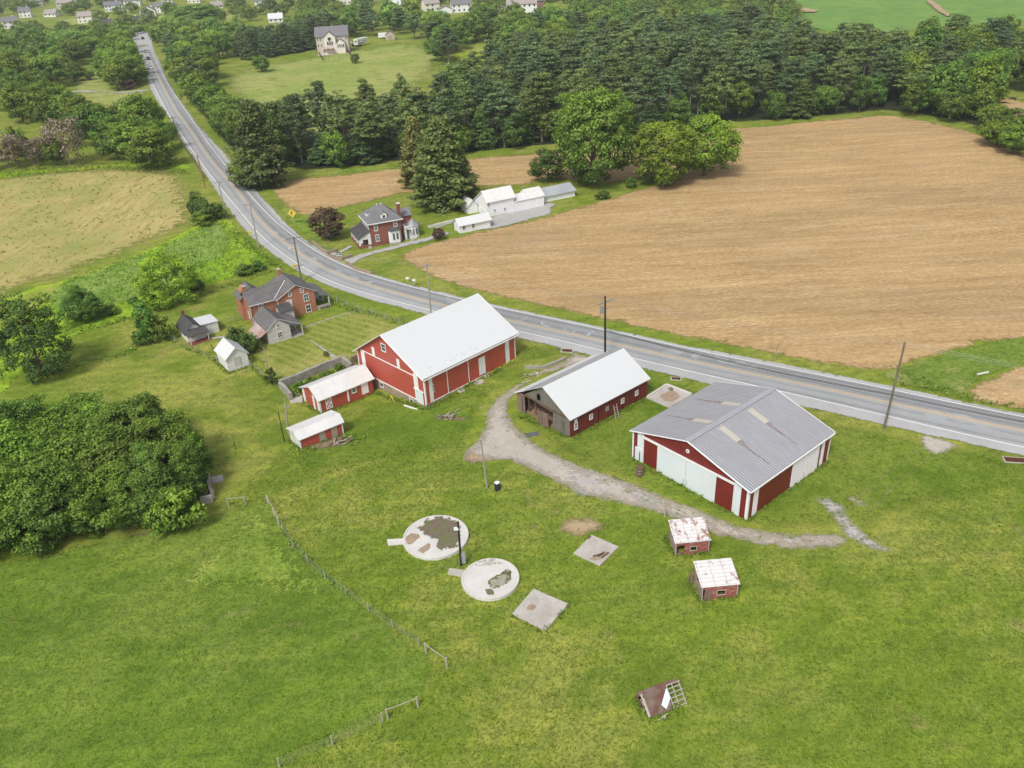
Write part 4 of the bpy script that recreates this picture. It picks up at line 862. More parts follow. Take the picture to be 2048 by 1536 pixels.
# ---- old brick farmhouse (left)
def old_house():
    b = Bld('brick_farmhouse', 'derelict orange-red brick farmhouse with steep grey roofs and a grey clapboard wing', 'house', (585.8, 635), 31, -.05)
    b.gable(-2.0, 4.35, 0, 6.9, 3.85, 5.6, 'brick_old', axis='v', at_=1.35)
    r = b.roof(-2.0, 4.35, 0, 6.9, 3.85, 5.6, 'shingle', axis='v', at_=1.35, oe=.3, og=.2)
    b.gable(-6.5, -2.0, .7, 4.4, 3.85, 5.35, 'brick_old', axis='u', at_=3.1)
    b.roof(-6.5, 1.2, .7, 5.2, 3.85, 5.45, 'shingle', axis='u', at_=3.3, oe=.25, og=.15)
    b.gable(-7.0, -4.2, 4.0, 7.4, 3.85, 5.3, 'brick_old', axis='v')
    b.roof(-7.0, -3.2, 3.9, 7.4, 3.85, 5.5, 'shingle', axis='v', oe=.2, og=.2, at_=-4.9, eave2=3.9)
    # verge boards
    s1 = (5.6-3.85)/3.35; m = MB(); m.beam((-2.3, -.22, 3.85-.3*s1+.1), (1.35, -.22, 5.7), .05, .14, (0, 1, 0)); s2 = (5.6-3.85)/3.0; m.beam((4.65, -.22, 3.85-.3*s2+.1), (1.35, -.22, 5.7), .05, .14, (0, 1, 0)); b.part(m, 'verge_board', 'white_boards')
    m = MB(); m.beam((-6.6, .44, 3.8), (-2.1, .44, 3.8), .1, .12); m.tube([(-2.1, .5, 3.75), (-1.95, -.1, 3.6), (-2.05, -.12, -.2)], .06, n=6); m.tube([(-6.45, .55, 3.7), (-6.45, .58, -.2)], .06, n=6); b.part(m, 'gutter', 'white_boards')
    m = MB(); m.beam((-2.25, .6, 4.0), (.75, 3.2, 5.62), .12, .05); b.part(m, 'valley_flashing', 'white_boards')
    for u, v, z in ((-6.15, 3.3, 6.3), (.9, 6.6, 6.5)):
        c = b.box('chimney', 'brick_old', u-.28, u+.28, v-.28, v+.28, z-1.6, z); b.box('chimney_cap', 'concrete', u-.34, u+.34, v-.34, v+.34, z, z+.1, parent=c)
    V0 = ('v', 0, -1)
    for u, z, w, hh, p in ((-.1, 2.75, .75, 1.1, 'window_white'), (-.1, .85, .75, 1.15, 'glass_dark'), (2.85, 3.0, .75, 1.15, 'glass_mid'), (2.9, 1.0, .75, 1.2, 'glass_dark'), (.25, 4.35, .4, .65, 'glass_dark'), (2.35, 4.45, .4, .65, 'glass_dark')):
        b.window(V0, u, z, w, hh, p, 'white_boards', mun=(1, 1))
    b.window(('v', .7, -1), -4.6, 3.0, .7, .9, 'glass_dark', 'white_boards'); b.window(('u', -6.5, -1), 1.9, 1.8, .55, 1.0, 'glass_dark', 'white_boards')
    # front porch (far right)
    b.shed_roof(4.36, 4.37, 0, .01, 2, 2.01, 'shingle', .01, 'porch_roof_edge')
    m = MB(); m.exv([(4.36, 2.95), (6.9, 2.2), (6.9, 2.3), (4.36, 3.05)], .1, 6.8); pr = b.part(m, 'porch_roof', 'shingle')
    b.many('porch_post', 'white_boards', [(6.65, 6.8, v, v+.15, -.2, 2.22) for v in (.2, 3.3, 6.6)])
    b.box('porch_floor', 'path_concrete', 4.36, 6.9, .05, 6.8, -.3, .12)
    m = MB(); m.box(4.4, 6.85, .08, .14, .13, .95)
    b.part(m, 'porch_rail', 'fence_wood')
    b.many('rail_gap', 'void_dark', [(5.0+k*.3, 5.15+k*.3, .05, .075, .15, .55) for k in range(6)])
    # lean-to between
    m = MB(); m.exu([(-2.6, 2.5), (.0, 3.0), (0, 3.1), (-2.6, 2.6)], -2.6, -.2); b.part(m, 'lean_roof', 'shingle_dark')
    m = MB(); m.box(-2.5, -.3, -2.4, -.02, -.3, 2.55); b.part(m, 'lean_wall', 'clapboard_grey')
    # clapboard wing
    q = at(539.6, 689.5); import math as _m
    w = Bld('tmp', 'x', 'x', (539.6, 689.5), 34, -.05); w.t.name = 'wing'
    for k in ('label', 'category'): del w.t[k]
    # wing is an Empty child replaced by direct parts of the house
    inv = (Matrix.Translation(Vector((b.p.x, b.p.y, -.05))) @ Matrix.Rotation(radians(31), 4, 'Z')).inverted() @ (Matrix.Translation(Vector((w.p.x, w.p.y, -.05))) @ Matrix.Rotation(radians(34), 4, 'Z'))
    w.gable(0, 3.7, 0, 6.0, 2.4, 3.95, 'clapboard_grey', axis='v', at_=1.85, name='wing_wall')
    w.roof(0, 3.7, 0, 6.2, 2.4, 3.95, 'shingle', axis='v', at_=1.85, oe=.1, og=.15, name='wing_roof')
    m = MB(); m.exv([(3.8, 2.38), (5.75, 1.85), (5.75, 1.95), (3.8, 2.5)], -.2, 6.2); w.part(m, 'wing_porch_roof', 'shingle')
    w.many('porch_post', 'white_boards', [(5.55, 5.67, v, v+.12, -.2, 1.9) for v in (-.1, 3, 6)]); w.box('porch_floor', 'fence_wood', 3.71, 5.7, -.1, 6.1, -.3, .1)
    m = MB(); m.exv([(-1.7, 1.5), (-.05, 2.3), (-.05, 2.37), (-1.7, 1.57)], -.1, 4.2); w.part(m, 'rusty_roof', 'rust_roof')
    w.many('porch_post', 'white_boards', [(-1.6, -1.5, v, v+.1, -.2, 1.52) for v in (-.05, 2.1, 4)])
    VW = ('v', 0, -1)
    w.window(VW, 1.9, 2.85, .45, .5, 'glass_dark', 'white_boards'); w.window(VW, 1.9, 1.25, .6, .8, 'glass_dark', 'white_boards')
    m = MB(); s_ = (3.95-2.4)/1.85; m.beam((-.15, -.17, 2.35), (1.85, -.17, 4.05), .04, .1, (0, 1, 0)); m.beam((5.75, -.22, 1.92), (1.85, -.17, 4.05), .04, .1, (0, 1, 0)); w.part(m, 'verge_board', 'white_boards')
    for o in list(w.t.children):
        o.parent = b.t; o.matrix_parent_inverse = Matrix.Identity(4); o.matrix_local = inv
    bpy.data.objects.remove(w.t)
old_house()
def gable_simple(name, label, cat, px, ang, L, W, E_, R_, wall, roof, axis='u', z=None, oe=.25, og=.25, at_=None, group=None):
    b = Bld(name, label, cat, px, ang, z, group); b.gable(0, L, 0, W, E_, R_, wall, axis=axis, at_=at_); b.roof(0, L, 0, W, E_, R_, roof, axis=axis, oe=oe, og=og, at_=at_); return b
b = gable_simple('white_outbuilding', 'small white board outbuilding with a plain white gable roof and shut hatch', 'outbuilding', (458.5, 745), 36, 3.2, 4.3, 2.2, 3.5, 'clapboard_white', 'roof_white', axis='v')
b.door(('v', 0, -1), 1.2, 2.0, .75, 1.95, 'clapboard_grey', 'fence_wood')
b.box('foundation', 'stone_rough', -.04, 3.24, -.04, 4.34, -.8, -.05)
# small dark-roofed cottage
b = Bld('white_cottage', 'little white cottage with a black shingle roof, brick chimney and front porch', 'cottage', (377.5, 686), 36)
b.gable(0, 2.9, 0, 4.4, 1.75, 3.1, 'clapboard_white', axis='v', at_=1.2); b.roof(0, 2.9, 0, 4.4, 1.75, 3.1, 'shingle_dark', axis='v', at_=1.2, oe=.35, og=.25)
c = b.box('chimney', 'brick_red', 1.0, 1.45, 4.0, 4.4, 2.4, 3.8); b.box('chimney_cap', 'brick_red', .94, 1.51, 3.94, 4.46, 3.8, 3.88, parent=c)
m = MB(); m.exu([(-1.5, 1.5), (-.02, 2.1), (-.02, 2.18), (-1.5, 1.58)], -.2, 3.1); b.part(m, 'porch_roof', 'shingle_dark')
b.many('porch_post', 'white_boards', [(u, u+.1, -1.4, -1.3, -.1, 1.52) for u in (0, 2.85)]); b.box('porch_floor', 'brick_red', -.1, 3.2, -1.6, -.01, -.2, .1)
b.door(('v', 0, -1), 1.6, 2.3, .1, 1.5, 'white_boards'); b.window(('v', 0, -1), .8, 1.0, .5, .55, 'glass_dark'); b.window(('u', 0, -1), 2.2, 1.0, .4, .6, 'glass_mid')
b = Bld('white_roofed_box', 'flat white-roofed lean-to standing behind the little black-roofed cottage', 'outbuilding', (400, 676), 36)
b.part(MB().exv([(0, -.3), (3.3, -.3), (3.3, 1.9), (0, 2.1)], 0, 3.3), 'wall', 'clapboard_white'); b.part(MB().exv([(-.15, 2.13), (3.45, 1.93), (3.45, 2.03), (-.15, 2.23)], -.15, 3.45), 'roof', 'roof_white')

# ---- brick foursquare house (right of road)
def house2():
    b = Bld('brick_house', 'two-storey red brick house with a hipped grey roof, dormers, tall chimney and white porch', 'house', (744.2, 494), 22)
    W, L, E_ = 6.7, 6.6, 4.85
    b.box('wall', 'brick_red', 0, L, 0, W, -.5, E_)
    mb = MB(); o = .4; cx_, cy_ = L/2, W/2; z0 = E_+.02; z1 = 7.5
    base = [(-o, -o, z0), (L+o, -o, z0), (L+o, W+o, z0), (-o, W+o, z0)]; top = [(cx_-.6, cy_-.2, z1), (cx_+.6, cy_-.2, z1), (cx_+.6, cy_+.2, z1), (cx_-.6, cy_+.2, z1)]
    low_ = [(x, y, z-.12) for x, y, z in base]
    mb.add(base+top+low_, [(0, 1, 5, 4), (1, 2, 6, 5), (2, 3, 7, 6), (3, 0, 4, 7), (4, 5, 6, 7), (8, 9, 1, 0), (9, 10, 2, 1), (10, 11, 3, 2), (11, 8, 0, 3), (11, 10, 9, 8)])
    r = b.part(mb, 'roof', 'shingle_roof2')
    m = MB(); m.box(-.45, L+.45, -.47, -.4, E_-.14, E_+.04); m.box(-.47, -.4, -.4, W+.4, E_-.14, E_+.04); b.part(m, 'cornice', 'trim_white')
    for k in (-.45, .45): b.box('finial', 'trim_white', cx_+k-.12, cx_+k+.12, cy_-.1, cy_+.1, z1+.01, z1+.16)
    # dormers
    d = b.part(MB().box(2.7, 3.9, .35, 1.6, 5.2, 6.25), 'dormer', 'window_white'); b.part(MB().exv([(2.6, 6.22), (3.3, 6.72), (4.0, 6.22), (4.0, 6.3), (3.3, 6.82), (2.6, 6.3)], .2, 2.3), 'dormer_roof', 'shingle_roof2', d); b.part(MB().exv([(2.7, 6.25), (3.9, 6.25), (3.3, 6.7)], .36, 1.6), 'dormer_gable', 'window_white', d)
    b.part(MB().box(3.05, 3.55, .32, .345, 5.5, 6.0), 'pane', 'glass_dark', d)
    d = b.part(MB().box(.35, 1.6, 2.8, 4.0, 5.2, 6.25), 'dormer', 'window_white'); b.part(MB().exu([(2.7, 6.22), (3.4, 6.72), (4.1, 6.22), (4.1, 6.3), (3.4, 6.82), (2.7, 6.3)], .2, 2.3), 'dormer_roof', 'shingle_roof2', d); b.part(MB().exu([(2.8, 6.25), (4.0, 6.25), (3.4, 6.7)], .36, 1.6), 'dormer_gable', 'window_white', d)
    V0 = ('v', 0, -1); G0 = ('u', 0, -1)
    for u, z in ((1.3, 3.9), (1.35, 1.7), (5.4, 4.05)): b.window(V0, u, z, .6, 1.25, 'glass_mid')
    for v in (1.0, 2.4, 3.8, 5.3): b.window(G0, v, 3.9, .6, 1.2, 'glass_mid')
    # bay window
    bay = [(3.7, 0), (4.1, -.9), (5.8, -.9), (6.3, 0)]
    m = MB(); m.poly([(x, y, 2.75) for x, y in bay], 2.4); bw = b.part(m, 'bay_window', 'window_white')
    b.part(MB().poly([(x, y*1.02-.01, .35) for x, y in bay], .6), 'bay_base', 'path_concrete', bw)
    m = MB(); rf = [(3.5, 0, 2.8), (4.0, -1.1, 2.8), (5.9, -1.1, 2.8), (6.5, 0, 2.8)]; ap = [(4.4, 0, 3.4), (5.6, 0, 3.4)]
    m.add(rf+ap, [(0, 1, 4), (1, 2, 5, 4), (2, 3, 5), (0, 4, 5, 3), (3, 2, 1, 0)]); b.part(m, 'bay_roof', 'shingle_dark', bw)
    for a, c in ((4.35, 4.8), (5.1, 5.55)): b.part(MB().pl(('v', -.9, -1), a, c, .95, 2.3, 0, .02), 'pane', 'glass_mid', bw)
    # porch left
    m = MB(); m.exv([(-2.7, 2.0), (-.02, 3.3), (-.02, 3.42), (-2.7, 2.12)], -.2, 6.9); b.part(m, 'porch_roof', 'shingle_dark')
    m = MB()
    for v in (0, 2.2, 4.4, 6.5): m.box(-2.5, -2.2, v, v+.3, .6, 2.15)
    m.box(-2.2, -.02, .0, .12, 1.8, 2.2); m.exv([(-2.5, 2.1), (-.02, 2.1), (-.02, 3.3)], .0, .1); m.box(-.6, -.02, 0, .12, .6, 1.8); m.box(-2.2, -1.75, 0, .12, 1.1, 1.8)
    b.part(m, 'porch_frame', 'window_white')
    b.part(MB().box(-2.6, -2.2, -.1, 6.9, -.4, .65).box(-2.2, -.02, -.1, .2, -.4, .6), 'porch_wall', 'brick_red'); b.box('porch_floor', 'path_concrete', -2.2, -.02, .2, 6.8, -.3, .1)
    b.part(MB().box(-.8, -.2, -1.0, -.1, -.2, .3), 'step', 'path_concrete')
    # chimney
    c = b.box('chimney', 'brick_red', L+.02, L+.62, 1.6, 2.3, 0, 7.4); b.box('chimney_cap', 'concrete_white', L-.05, L+.7, 1.52, 2.38, 7.4, 7.55, parent=c)
    # rear wing
    b.box('wall', 'brick_red', L+.01, L+3.0, 2.6, 6.4, -.4, 4.4)
    m = MB(); m.exu([(2.3, 4.4), (4.5, 5.5), (6.7, 4.4), (6.7, 4.5), (4.5, 5.62), (2.3, 4.5)], L-.8, L+3.2); b.part(m, 'roof', 'shingle_roof2')
    # white sun room and turret
    b.part(MB().box(L+.63, L+2.6, .2, 2.58, -.3, 2.7), 'sun_room', 'window_white'); b.part(MB().box(L+.6, L+2.7, .1, 2.58, 2.71, 2.85), 'sun_room_roof', 'trim_white')
    b.part(MB().box(L+1.0, L+1.5, .14, .19, .2, 2.0), 'sun_room_door', 'glass_mid'); b.part(MB().exv([(L+.8, 2.3), (L+1.9, 2.0), (L+1.9, 2.06), (L+.8, 2.36)], -.6, .19), 'canopy', 'shingle_dark')
    tw = b.part(MB().cyl(L+2.7, 1.5, -.3, 2.75, 1.3, n=20), 'turret', 'window_white')
    b.part(MB().tube([(L+2.7, 1.5, 2.76), (L+2.7, 1.5, 3.9)], 1.55, .05, 24), 'turret_roof', 'galvanised', tw)
    for a in (-2.35, -1.75, -1.15, -.5):
        x, y = L+2.7+1.3*cos(a), 1.5+1.3*sin(a); m = MB(); m.beam((x, y, .9), (x, y, 2.1), .42, .06, (cos(a), sin(a), 0)); b.part(m, 'pane', 'glass_mid', tw)
plain('shingle_roof2', (.20, .20, .21), .2, 2.2, .9, c2=(.15, .15, .16), bump=.3)
house2()
# ---- white farm outbuildings
b = Bld('white_shed', 'narrow white shed with two dark windows at the edge of the ploughed field', 'shed', (920.3, 467), 26)
b.gable(0, 7.1, 0, 2.9, 1.75, 2.7, 'white_siding'); b.roof(0, 7.1, 0, 2.9, 1.75, 2.7, 'roof_white'); [b.window(('v', 0, -1), u, 1.1, .6, .85, 'glass_dark') for u in (1.0, 3.1)]; b.window(('u', 0, -1), 1.5, 1.2, .3, .7, 'glass_mid')
b = Bld('white_barn', 'white two-storey barn with a blotchy white roof joined to lower white sheds', 'barn', (980.5, 433.5), 27)
b.gable(-.6, 6.1, 0, 6.2, 3.5, 5.3, 'white_siding', at_=1.9, eave2=2.4); b.roof(-.6, 6.1, 0, 6.2, 3.5, 5.3, 'roof_white_old', at_=1.9, eave2=2.4)
b.box('wall', 'white_siding', 6.11, 13.8, .1, 4.6, -.4, 2.1)
m = MB(); m.exu([(-.1, 2.12), (2.4, 3.0), (4.7, 2.12), (4.7, 2.2), (2.4, 3.1), (-.1, 2.2)], 6.35, 9.6); b.part(m, 'roof', 'roof_white_old')
m = MB(); m.exu([(-.1, 2.12), (2.4, 3.7), (4.7, 2.12), (4.7, 2.2), (2.4, 3.8), (-.1, 2.2)], 9.6, 14.0); b.part(m, 'roof', 'roof_white_old')
m = MB(); m.exu([(.1, 2.1), (2.4, 3.65), (4.6, 2.1)], 9.62, 9.7); b.part(m, 'gable_wall', 'white_siding')
for u, z, w, hh in ((-.25, 2.8, .45, .8), (1.2, 1.2, .45, .5), (3.7, 1.1, .5, .5)): b.window(('v', 0, -1), u, z, w, hh, 'glass_mid')
b.window(('u', -.6, -1), 4.3, 2.4, .4, .5, 'glass_mid'); b.door(('u', -.6, -1), .8, 3.4, -.2, 1.2, 'door_white_side')
b = Bld('long_white_shed', 'long low white shed with a grey metal roof, behind the white barn', 'shed', (1087.5, 405.5), 27)
b.gable(-4, 8.4, 0, 5.2, 1.4, 2.5, 'white_siding'); b.roof(-4, 8.4, 0, 5.2, 1.4, 2.5, 'roof_grey_long'); b.window(('v', 0, -1), .6, .8, .3, .25, 'glass_dark')
b = Bld('white_hut', 'small white hut with a pale gable roof beside the dark spruces', 'hut', (936.5, 428), 25)
b.gable(0, 2.4, 0, 3.9, 1.75, 2.9, 'white_siding', axis='v'); b.roof(0, 2.4, 0, 3.9, 1.75, 2.9, 'roof_white_old', axis='v'); [b.window(('u', 0, -1), v, 1.1, .45, .5, 'glass_mid') for v in (.9, 2.6)]
# ------------------------------------------------------------------ distant houses
def far_house(label, cx_, by, wpx, wall, roof, ang=15, storeys=2, axis='u', depth=10, wing=None, garage=False):
    p0 = at(cx_-wpx/2, by); L = wpx*dist(p0)/F/max(.6, cos(radians(ang)))
    E_ = 2.8*storeys; b = Bld('distant_house', label, 'house', (cx_-wpx/2, by), ang, group='houses of the estate far beyond the trees')
    if axis == 'u': b.gable(0, L, 0, depth, E_, E_+3.0, wall, name='wall'); b.roof(0, L, 0, depth, E_, E_+3.0, roof, oe=.6, og=.4, th=.2)
    else: b.gable(0, L, 0, depth, E_, E_+L*.28, wall, axis='v', name='wall'); b.roof(0, L, 0, depth, E_, E_+L*.28, roof, axis='v', oe=.6, og=.4, th=.2)
    n = max(2, int(L/3.2))
    for k in range(n):
        for s in range(storeys): 
            if (k+s*2) % 5 != 4: b.window(('v', 0, -1), L*(k+.5)/n, 1.6+2.7*s, 1.1, 1.4, 'glass_dark', mun=(0, 0))
    if wing:
        wl, ww, ws = wing
        b.gable(-wl if ws < 0 else L, 0 if ws < 0 else L+wl, -2, ww, 3.0, 5.0, wall, axis='v', name='wall'); b.roof(-wl if ws < 0 else L, 0 if ws < 0 else L+wl, -2, ww, 3.0, 5.0, roof, axis='v', oe=.3, og=.4, th=.2)
    b.box('chimney', 'wall_cream', L*.7, L*.7+1, depth*.6, depth*.6+1, E_+1, E_+4)
    return b
far_house('pale lilac-roofed house on the open lawn left of the road', 168, 47, 22, 'wall_cream', 'shingle_tan', 8)
far_house('dark-roofed single-storey house nearest behind the left wood', 206, 56, 22, 'wall_cream', 'shingle_dark', -10, 1)
far_house('white gabled house between round trees at the upper left', 224, 24, 26, 'white_siding', 'shingle_far', 20, wing=(6, 7, 1))
far_house('broad cream house just left of the road crest', 257, 50, 30, 'wall_cream', 'shingle_dark', -12, 1, wing=(5, 8, -1))
far_house('grey-roofed house half hidden by dark conifers at the upper left', 127, 18, 24, 'wall_tan', 'shingle_tan', 5)
far_house('white house hidden in trees at the left margin', 18, 58, 20, 'white_siding', 'shingle_far', 30)
far_house('white house with a blue-grey front at the very top left', 262, 14, 26, 'white_siding', 'shingle_far', 5)
far_house('tall white house with a porch above the road crest', 294, 36, 24, 'white_siding', 'shingle_far', 12, axis='v')
far_house('small pale house behind bare trees above the road', 336, 12, 14, 'wall_cream', 'shingle_tan', 10)
far_house('white house seen in a gap behind the big round tree', 358, 52, 16, 'white_siding', 'shingle_far', 10, 1)
far_house('narrow house with a pale roof on the lawn past the big round tree', 432, 18, 18, 'wall_cream', 'shingle_tan', 25, 1)
far_house('white-roofed house peeping from the trees above the conifer hedge', 550, 46, 24, 'white_siding', 'roof_white', 10, 1)
far_house('brown-roofed bungalow behind the conifer hedge', 580, 66, 44, 'wall_tan', 'shingle_tan', -2, 1)
far_house('white house at the top edge left of centre', 520, 16, 18, 'white_siding', 'shingle_far', 5)
far_house('little white gable among trees behind the hilltop house', 742, 30, 9, 'white_siding', 'shingle_tan', 30, 1, axis='v', depth=7)
far_house('cream house at the top edge left of the porch house', 864, 24, 26, 'wall_cream', 'shingle_tan', 20)
far_house('large white house with a columned porch and dark-roofed garage', 922, 26, 36, 'white_siding', 'shingle_far', 8, wing=(9, 8, -1))
far_house('large white house behind a row of clipped arborvitae', 1042, 27, 54, 'white_siding', 'shingle_tan', 3, wing=(9, 10, -1))
far_house('brick house at the top edge next to the arborvitae house', 1080, 18, 16, 'brick_red', 'shingle_far', 5)
far_house('grey-roofed house glimpsed at the upper left corner', 70, 14, 18, 'wall_tan', 'shingle_far', 12)
far_house('tiny pale house at the very top edge left of the big blue-grey fronted one', 148, 7, 18, 'wall_cream', 'shingle_tan', 12)
far_house('white house in the gap just right of the road crest trees', 316, 26, 18, 'white_siding', 'shingle_far', -8)
far_house('pale house at the top edge above the big round tree', 386, 7, 20, 'wall_cream', 'shingle_tan', 6)
far_house('white house at the top edge right of the narrow lawn house', 470, 7, 20, 'white_siding', 'shingle_far', 14)
far_house('tan-roofed white house between the left margin trees and the conifers', 98, 34, 20, 'white_siding', 'shingle_tan', -6, 1)
far_house('small white house low in the trees left of the lilac-roofed house', 48, 36, 16, 'white_siding', 'shingle_far', 18)
far_house('pale house at the top edge above the hilltop house', 690, 10, 20, 'wall_cream', 'shingle_tan', 8)
far_house('white house at the top edge right of the hilltop trees', 790, 10, 20, 'white_siding', 'shingle_far', -5)
b = Bld('long_white_trailer', 'long white trailer-like building standing right of the big round tree', 'outbuilding', (452, 62), 118)
b.box('wall', 'white_siding', 0, 26, 0, 7, -.5, 5.5); b.part(MB().exv([(-.4, 5.52), (26.4, 5.52), (26.4, 5.7), (-.4, 5.7)], -.3, 7.3), 'roof', 'roof_white')
# hilltop house
def hill_house():
    b = Bld('hilltop_house', 'large pale stone house with a grey roof and red deck stair on the far lawn', 'house', (636, 109), 5)
    L, W, E_ = 16.6, 11, 8.6
    b.gable(0, L, 0, W, E_, E_+4, 'wall_tan'); b.roof(0, L, 0, W, E_, E_+4, 'shingle_far', oe=.5, og=.4, th=.2)
    b.gable(4.3, 10.2, -2.0, 3, 8.3, 10.8, 'wall_cream', axis='v', name='bay_wall'); b.roof(4.3, 10.2, -2, 4.5, 8.3, 10.8, 'shingle_far', axis='v', name='bay_roof', th=.2)
    b.gable(10.3, 14.8, -2.4, 0, 5.2, 7.2, 'wall_cream', axis='v', name='wing_wall'); b.roof(10.3, 14.8, -2.4, 1.5, 5.2, 7.2, 'shingle_far', axis='v', name='wing_roof', th=.2)
    for u, z, w, hh in ((7.2, 7.3, 1.6, 1.6), (6.1, 5.2, .8, 1.8), (7.2, 5.2, .8, 1.8), (8.3, 5.2, .8, 1.8)): b.window(('v', -2.0, -1), u, z, w, hh, 'glass_dark', mun=(0, 0))
    for u in (11.2, 12.2, 13.2, 14.1): b.window(('v', -2.4, -1), u, 3.8, .6, 1.6, 'glass_dark', mun=(0, 0))
    for u, z in ((1, 7.2), (2.3, 7.2), (.9, 4.2), (2.6, 4.2), (3.4, 1.4), (4.1, 1.4), (15.6, 7.2), (16.1, 7.2)): b.window(('v', 0, -1), u, z, .55, 1.4, 'glass_dark', mun=(0, 0))
    for u in (1.6, 2.8): b.part(MB().box(u, u+.6, 1.6, 2.5, E_+1.0, E_+1.3), 'skylight', 'trim_white')
    m = MB(); m.box(4.0, 9.0, -4.5, -2.05, 2.7, 2.9); m.beam((7.2, -4.6, 2.8), (9.6, -4.6, .1), 1.0, .2); 
    for u in (4.1, 6.5, 8.9): m.box(u, u+.15, -4.45, -4.3, 0, 3.8)
    m.box(4.0, 9.0, -4.5, -4.42, 3.6, 3.75); b.part(m, 'deck', 'deck_red')
    b.box('patio', 'concrete_white', .5, 9, -4.5, -.05, -.3, .05)
plain('deck_red', (.42, .24, .22), .15, 2, .8)
hill_house()
def fence_line(name, label, cat, px, hh, mat, post=2.5, rails=(.9, .5), panel=False, r=.05, group=None, wire=True, pm=None):
    P = [at(*p) for p in px]; R = resample(P, post); t_ = thing(name, label, cat, (R[0][0], R[0][1], h(*R[0])), 0, group); o = Vector((R[0][0], R[0][1], h(*R[0])))
    Q = [Vector((q[0], q[1], h(*q)))-o for q in R]; m = MB()
    for q in Q: m.tube([q-Vector((0, 0, .3)), q+Vector((random.uniform(-.04, .04), random.uniform(-.04, .04), hh))], r, n=6)
    m.build('posts', MAT[pm or mat], t_)
    m = MB()
    for a, c in zip(Q, Q[1:]):
        if panel: m.beam(a+Vector((0, 0, hh/2-.05)), c+Vector((0, 0, hh/2-.05)), .04, hh-.15, (0, 0, 1))
        else:
            for z in rails: m.tube([a+Vector((0, 0, z)), (a+c)/2+Vector((0, 0, z-.02)), c+Vector((0, 0, z))], .007 if wire else .04, n=4)
    m.build('panel' if panel else ('wires' if wire else 'rails'), MAT['wire'] if wire and not panel else MAT[mat], t_)
    return t_
fence_line('privacy_fence', 'brown board fence running down from the left of the hilltop house', 'fence', [(632, 101), (646, 121)], 1.8, 'brown_wood', 4, panel=True)
fence_line('privacy_fence', 'brown board fence stub right of the hilltop house', 'fence', [(693, 103), (703, 111)], 1.8, 'brown_wood', 4, panel=True)
fence_line('rail_fence', 'thin dark fence across the lawn below the hilltop house', 'fence', [(646, 122), (672, 119), (702, 112)], 1.3, 'pole_dark', 3, (.5, 1.2))
# camper and cars
def camper():
    t_ = thing('camper', 'white fifth-wheel camper with slide-out parked beside the hilltop house', 'camper', at(716, 94), 62)
    m = MB(); m.exu([(0, .9), (2.6, .9), (2.6, 3.9), (0, 3.9)], 0, 8.5); m.exv([(8.5, 1.9), (10.3, 1.9), (10.6, 3.2), (10, 3.9), (8.5, 3.9)], 0, 2.6); m.build('body', MAT['car_white'], t_, bevel=.08)
    m = MB(); m.box(2.5, 6.0, 2.6, 3.4, 1.3, 3.6); m.build('slide_out', MAT['car_white'], t_); m = MB(); m.box(.5, 6.5, -.03, .0, 1.3, 1.7); m.build('stripe', MAT['car_dark'], t_)
    for u in (2.5, 3.5):
        MB().tube([(u, -.02, .45), (u, .25, .45)], .42, n=14).build('wheel', MAT['tyre'], t_); MB().tube([(u, 2.4, .45), (u, 2.62, .45)], .42, n=14).build('wheel', MAT['tyre'], t_)
    for u in (1.2, 5.5, 7.3): MB().box(u, u+.7, -.025, -.001, 2.3, 3.0).build('window', MAT['glass_dark'], t_)
    MB().box(-.02, .0, .6, 1.6, 2.3, 3.2).build('window', MAT['glass_dark'], t_)
camper()
def car(px, ang, mat, label, group=None):
    t_ = thing('car', label, 'car', at(*px)+Vector((0, 0, .12)), ang, group); L, W = 4.5, 1.8
    m = MB(); m.exv([(0, .3), (4.5, .3), (4.55, .75), (4.3, .95), (3.2, 1.0), (.35, 1.05), (0, .9)], 0, W); m.build('body', MAT[mat], t_, bevel=.06)
    m = MB(); m.add([(.5, .1, 1.03), (3.4, .1, 1.0), (2.7, .25, 1.48), (.95, .25, 1.5), (.5, W-.1, 1.03), (3.4, W-.1, 1.0), (2.7, W-.25, 1.48), (.95, W-.25, 1.5)], [(0, 1, 2, 3), (5, 4, 7, 6), (1, 5, 6, 2), (4, 0, 3, 7)]); c = m.build('windows', MAT['glass_dark'], t_)
    m = MB(); m.add([(2.7, .25, 1.485), (.95, .25, 1.505), (.95, W-.25, 1.505), (2.7, W-.25, 1.485)], [(0, 1, 2, 3)]); m.build('roof', MAT[mat], t_)
    for u in (.85, 3.6):
        for v in (-.02, W-.2): MB().tube([(u, v, .32), (u, v+.22, .32)], .32, n=12).build('wheel', MAT['tyre'], t_)
    for v in (.15, W-.45): MB().box(4.5, 4.56, v, v+.3, .6, .75).build('headlight', MAT['trim_white'], t_)
    return t_
cg = 'cars driving on the far stretch of road'
car((289, 79), 112, 'car_dark', 'dark car farthest up the road near the crest', cg)
car((288, 105), -65, 'car_grey', 'grey car second from the crest of the road', cg)
car((293, 119), -65, 'car_dark', 'dark car in the middle of the line of road traffic', cg)
car((298, 137), -65, 'car_white', 'white car leading the traffic down the road', cg)
car((688, 90), 20, 'car_white', 'white car parked beside the hilltop house', 'cars parked at the hilltop house')
car((703, 94), 10, 'car_dark', 'dark car parked in front of the white camper', 'cars parked at the hilltop house')
b = gable_simple('garden_shed', 'tan garden shed with double doors on the far lawn edge', 'shed', (772, 81), 3, 5.2, 4, 3, 4.8, 'shed_tan', 'shingle_far', axis='v'); b.door(('v', 0, -1), 1.2, 4.0, .1, 2.6, 'tan_panel')
t_ = thing('cargo_trailer', 'white box trailer parked left of the tan garden shed', 'trailer', at(757, 78), 2)
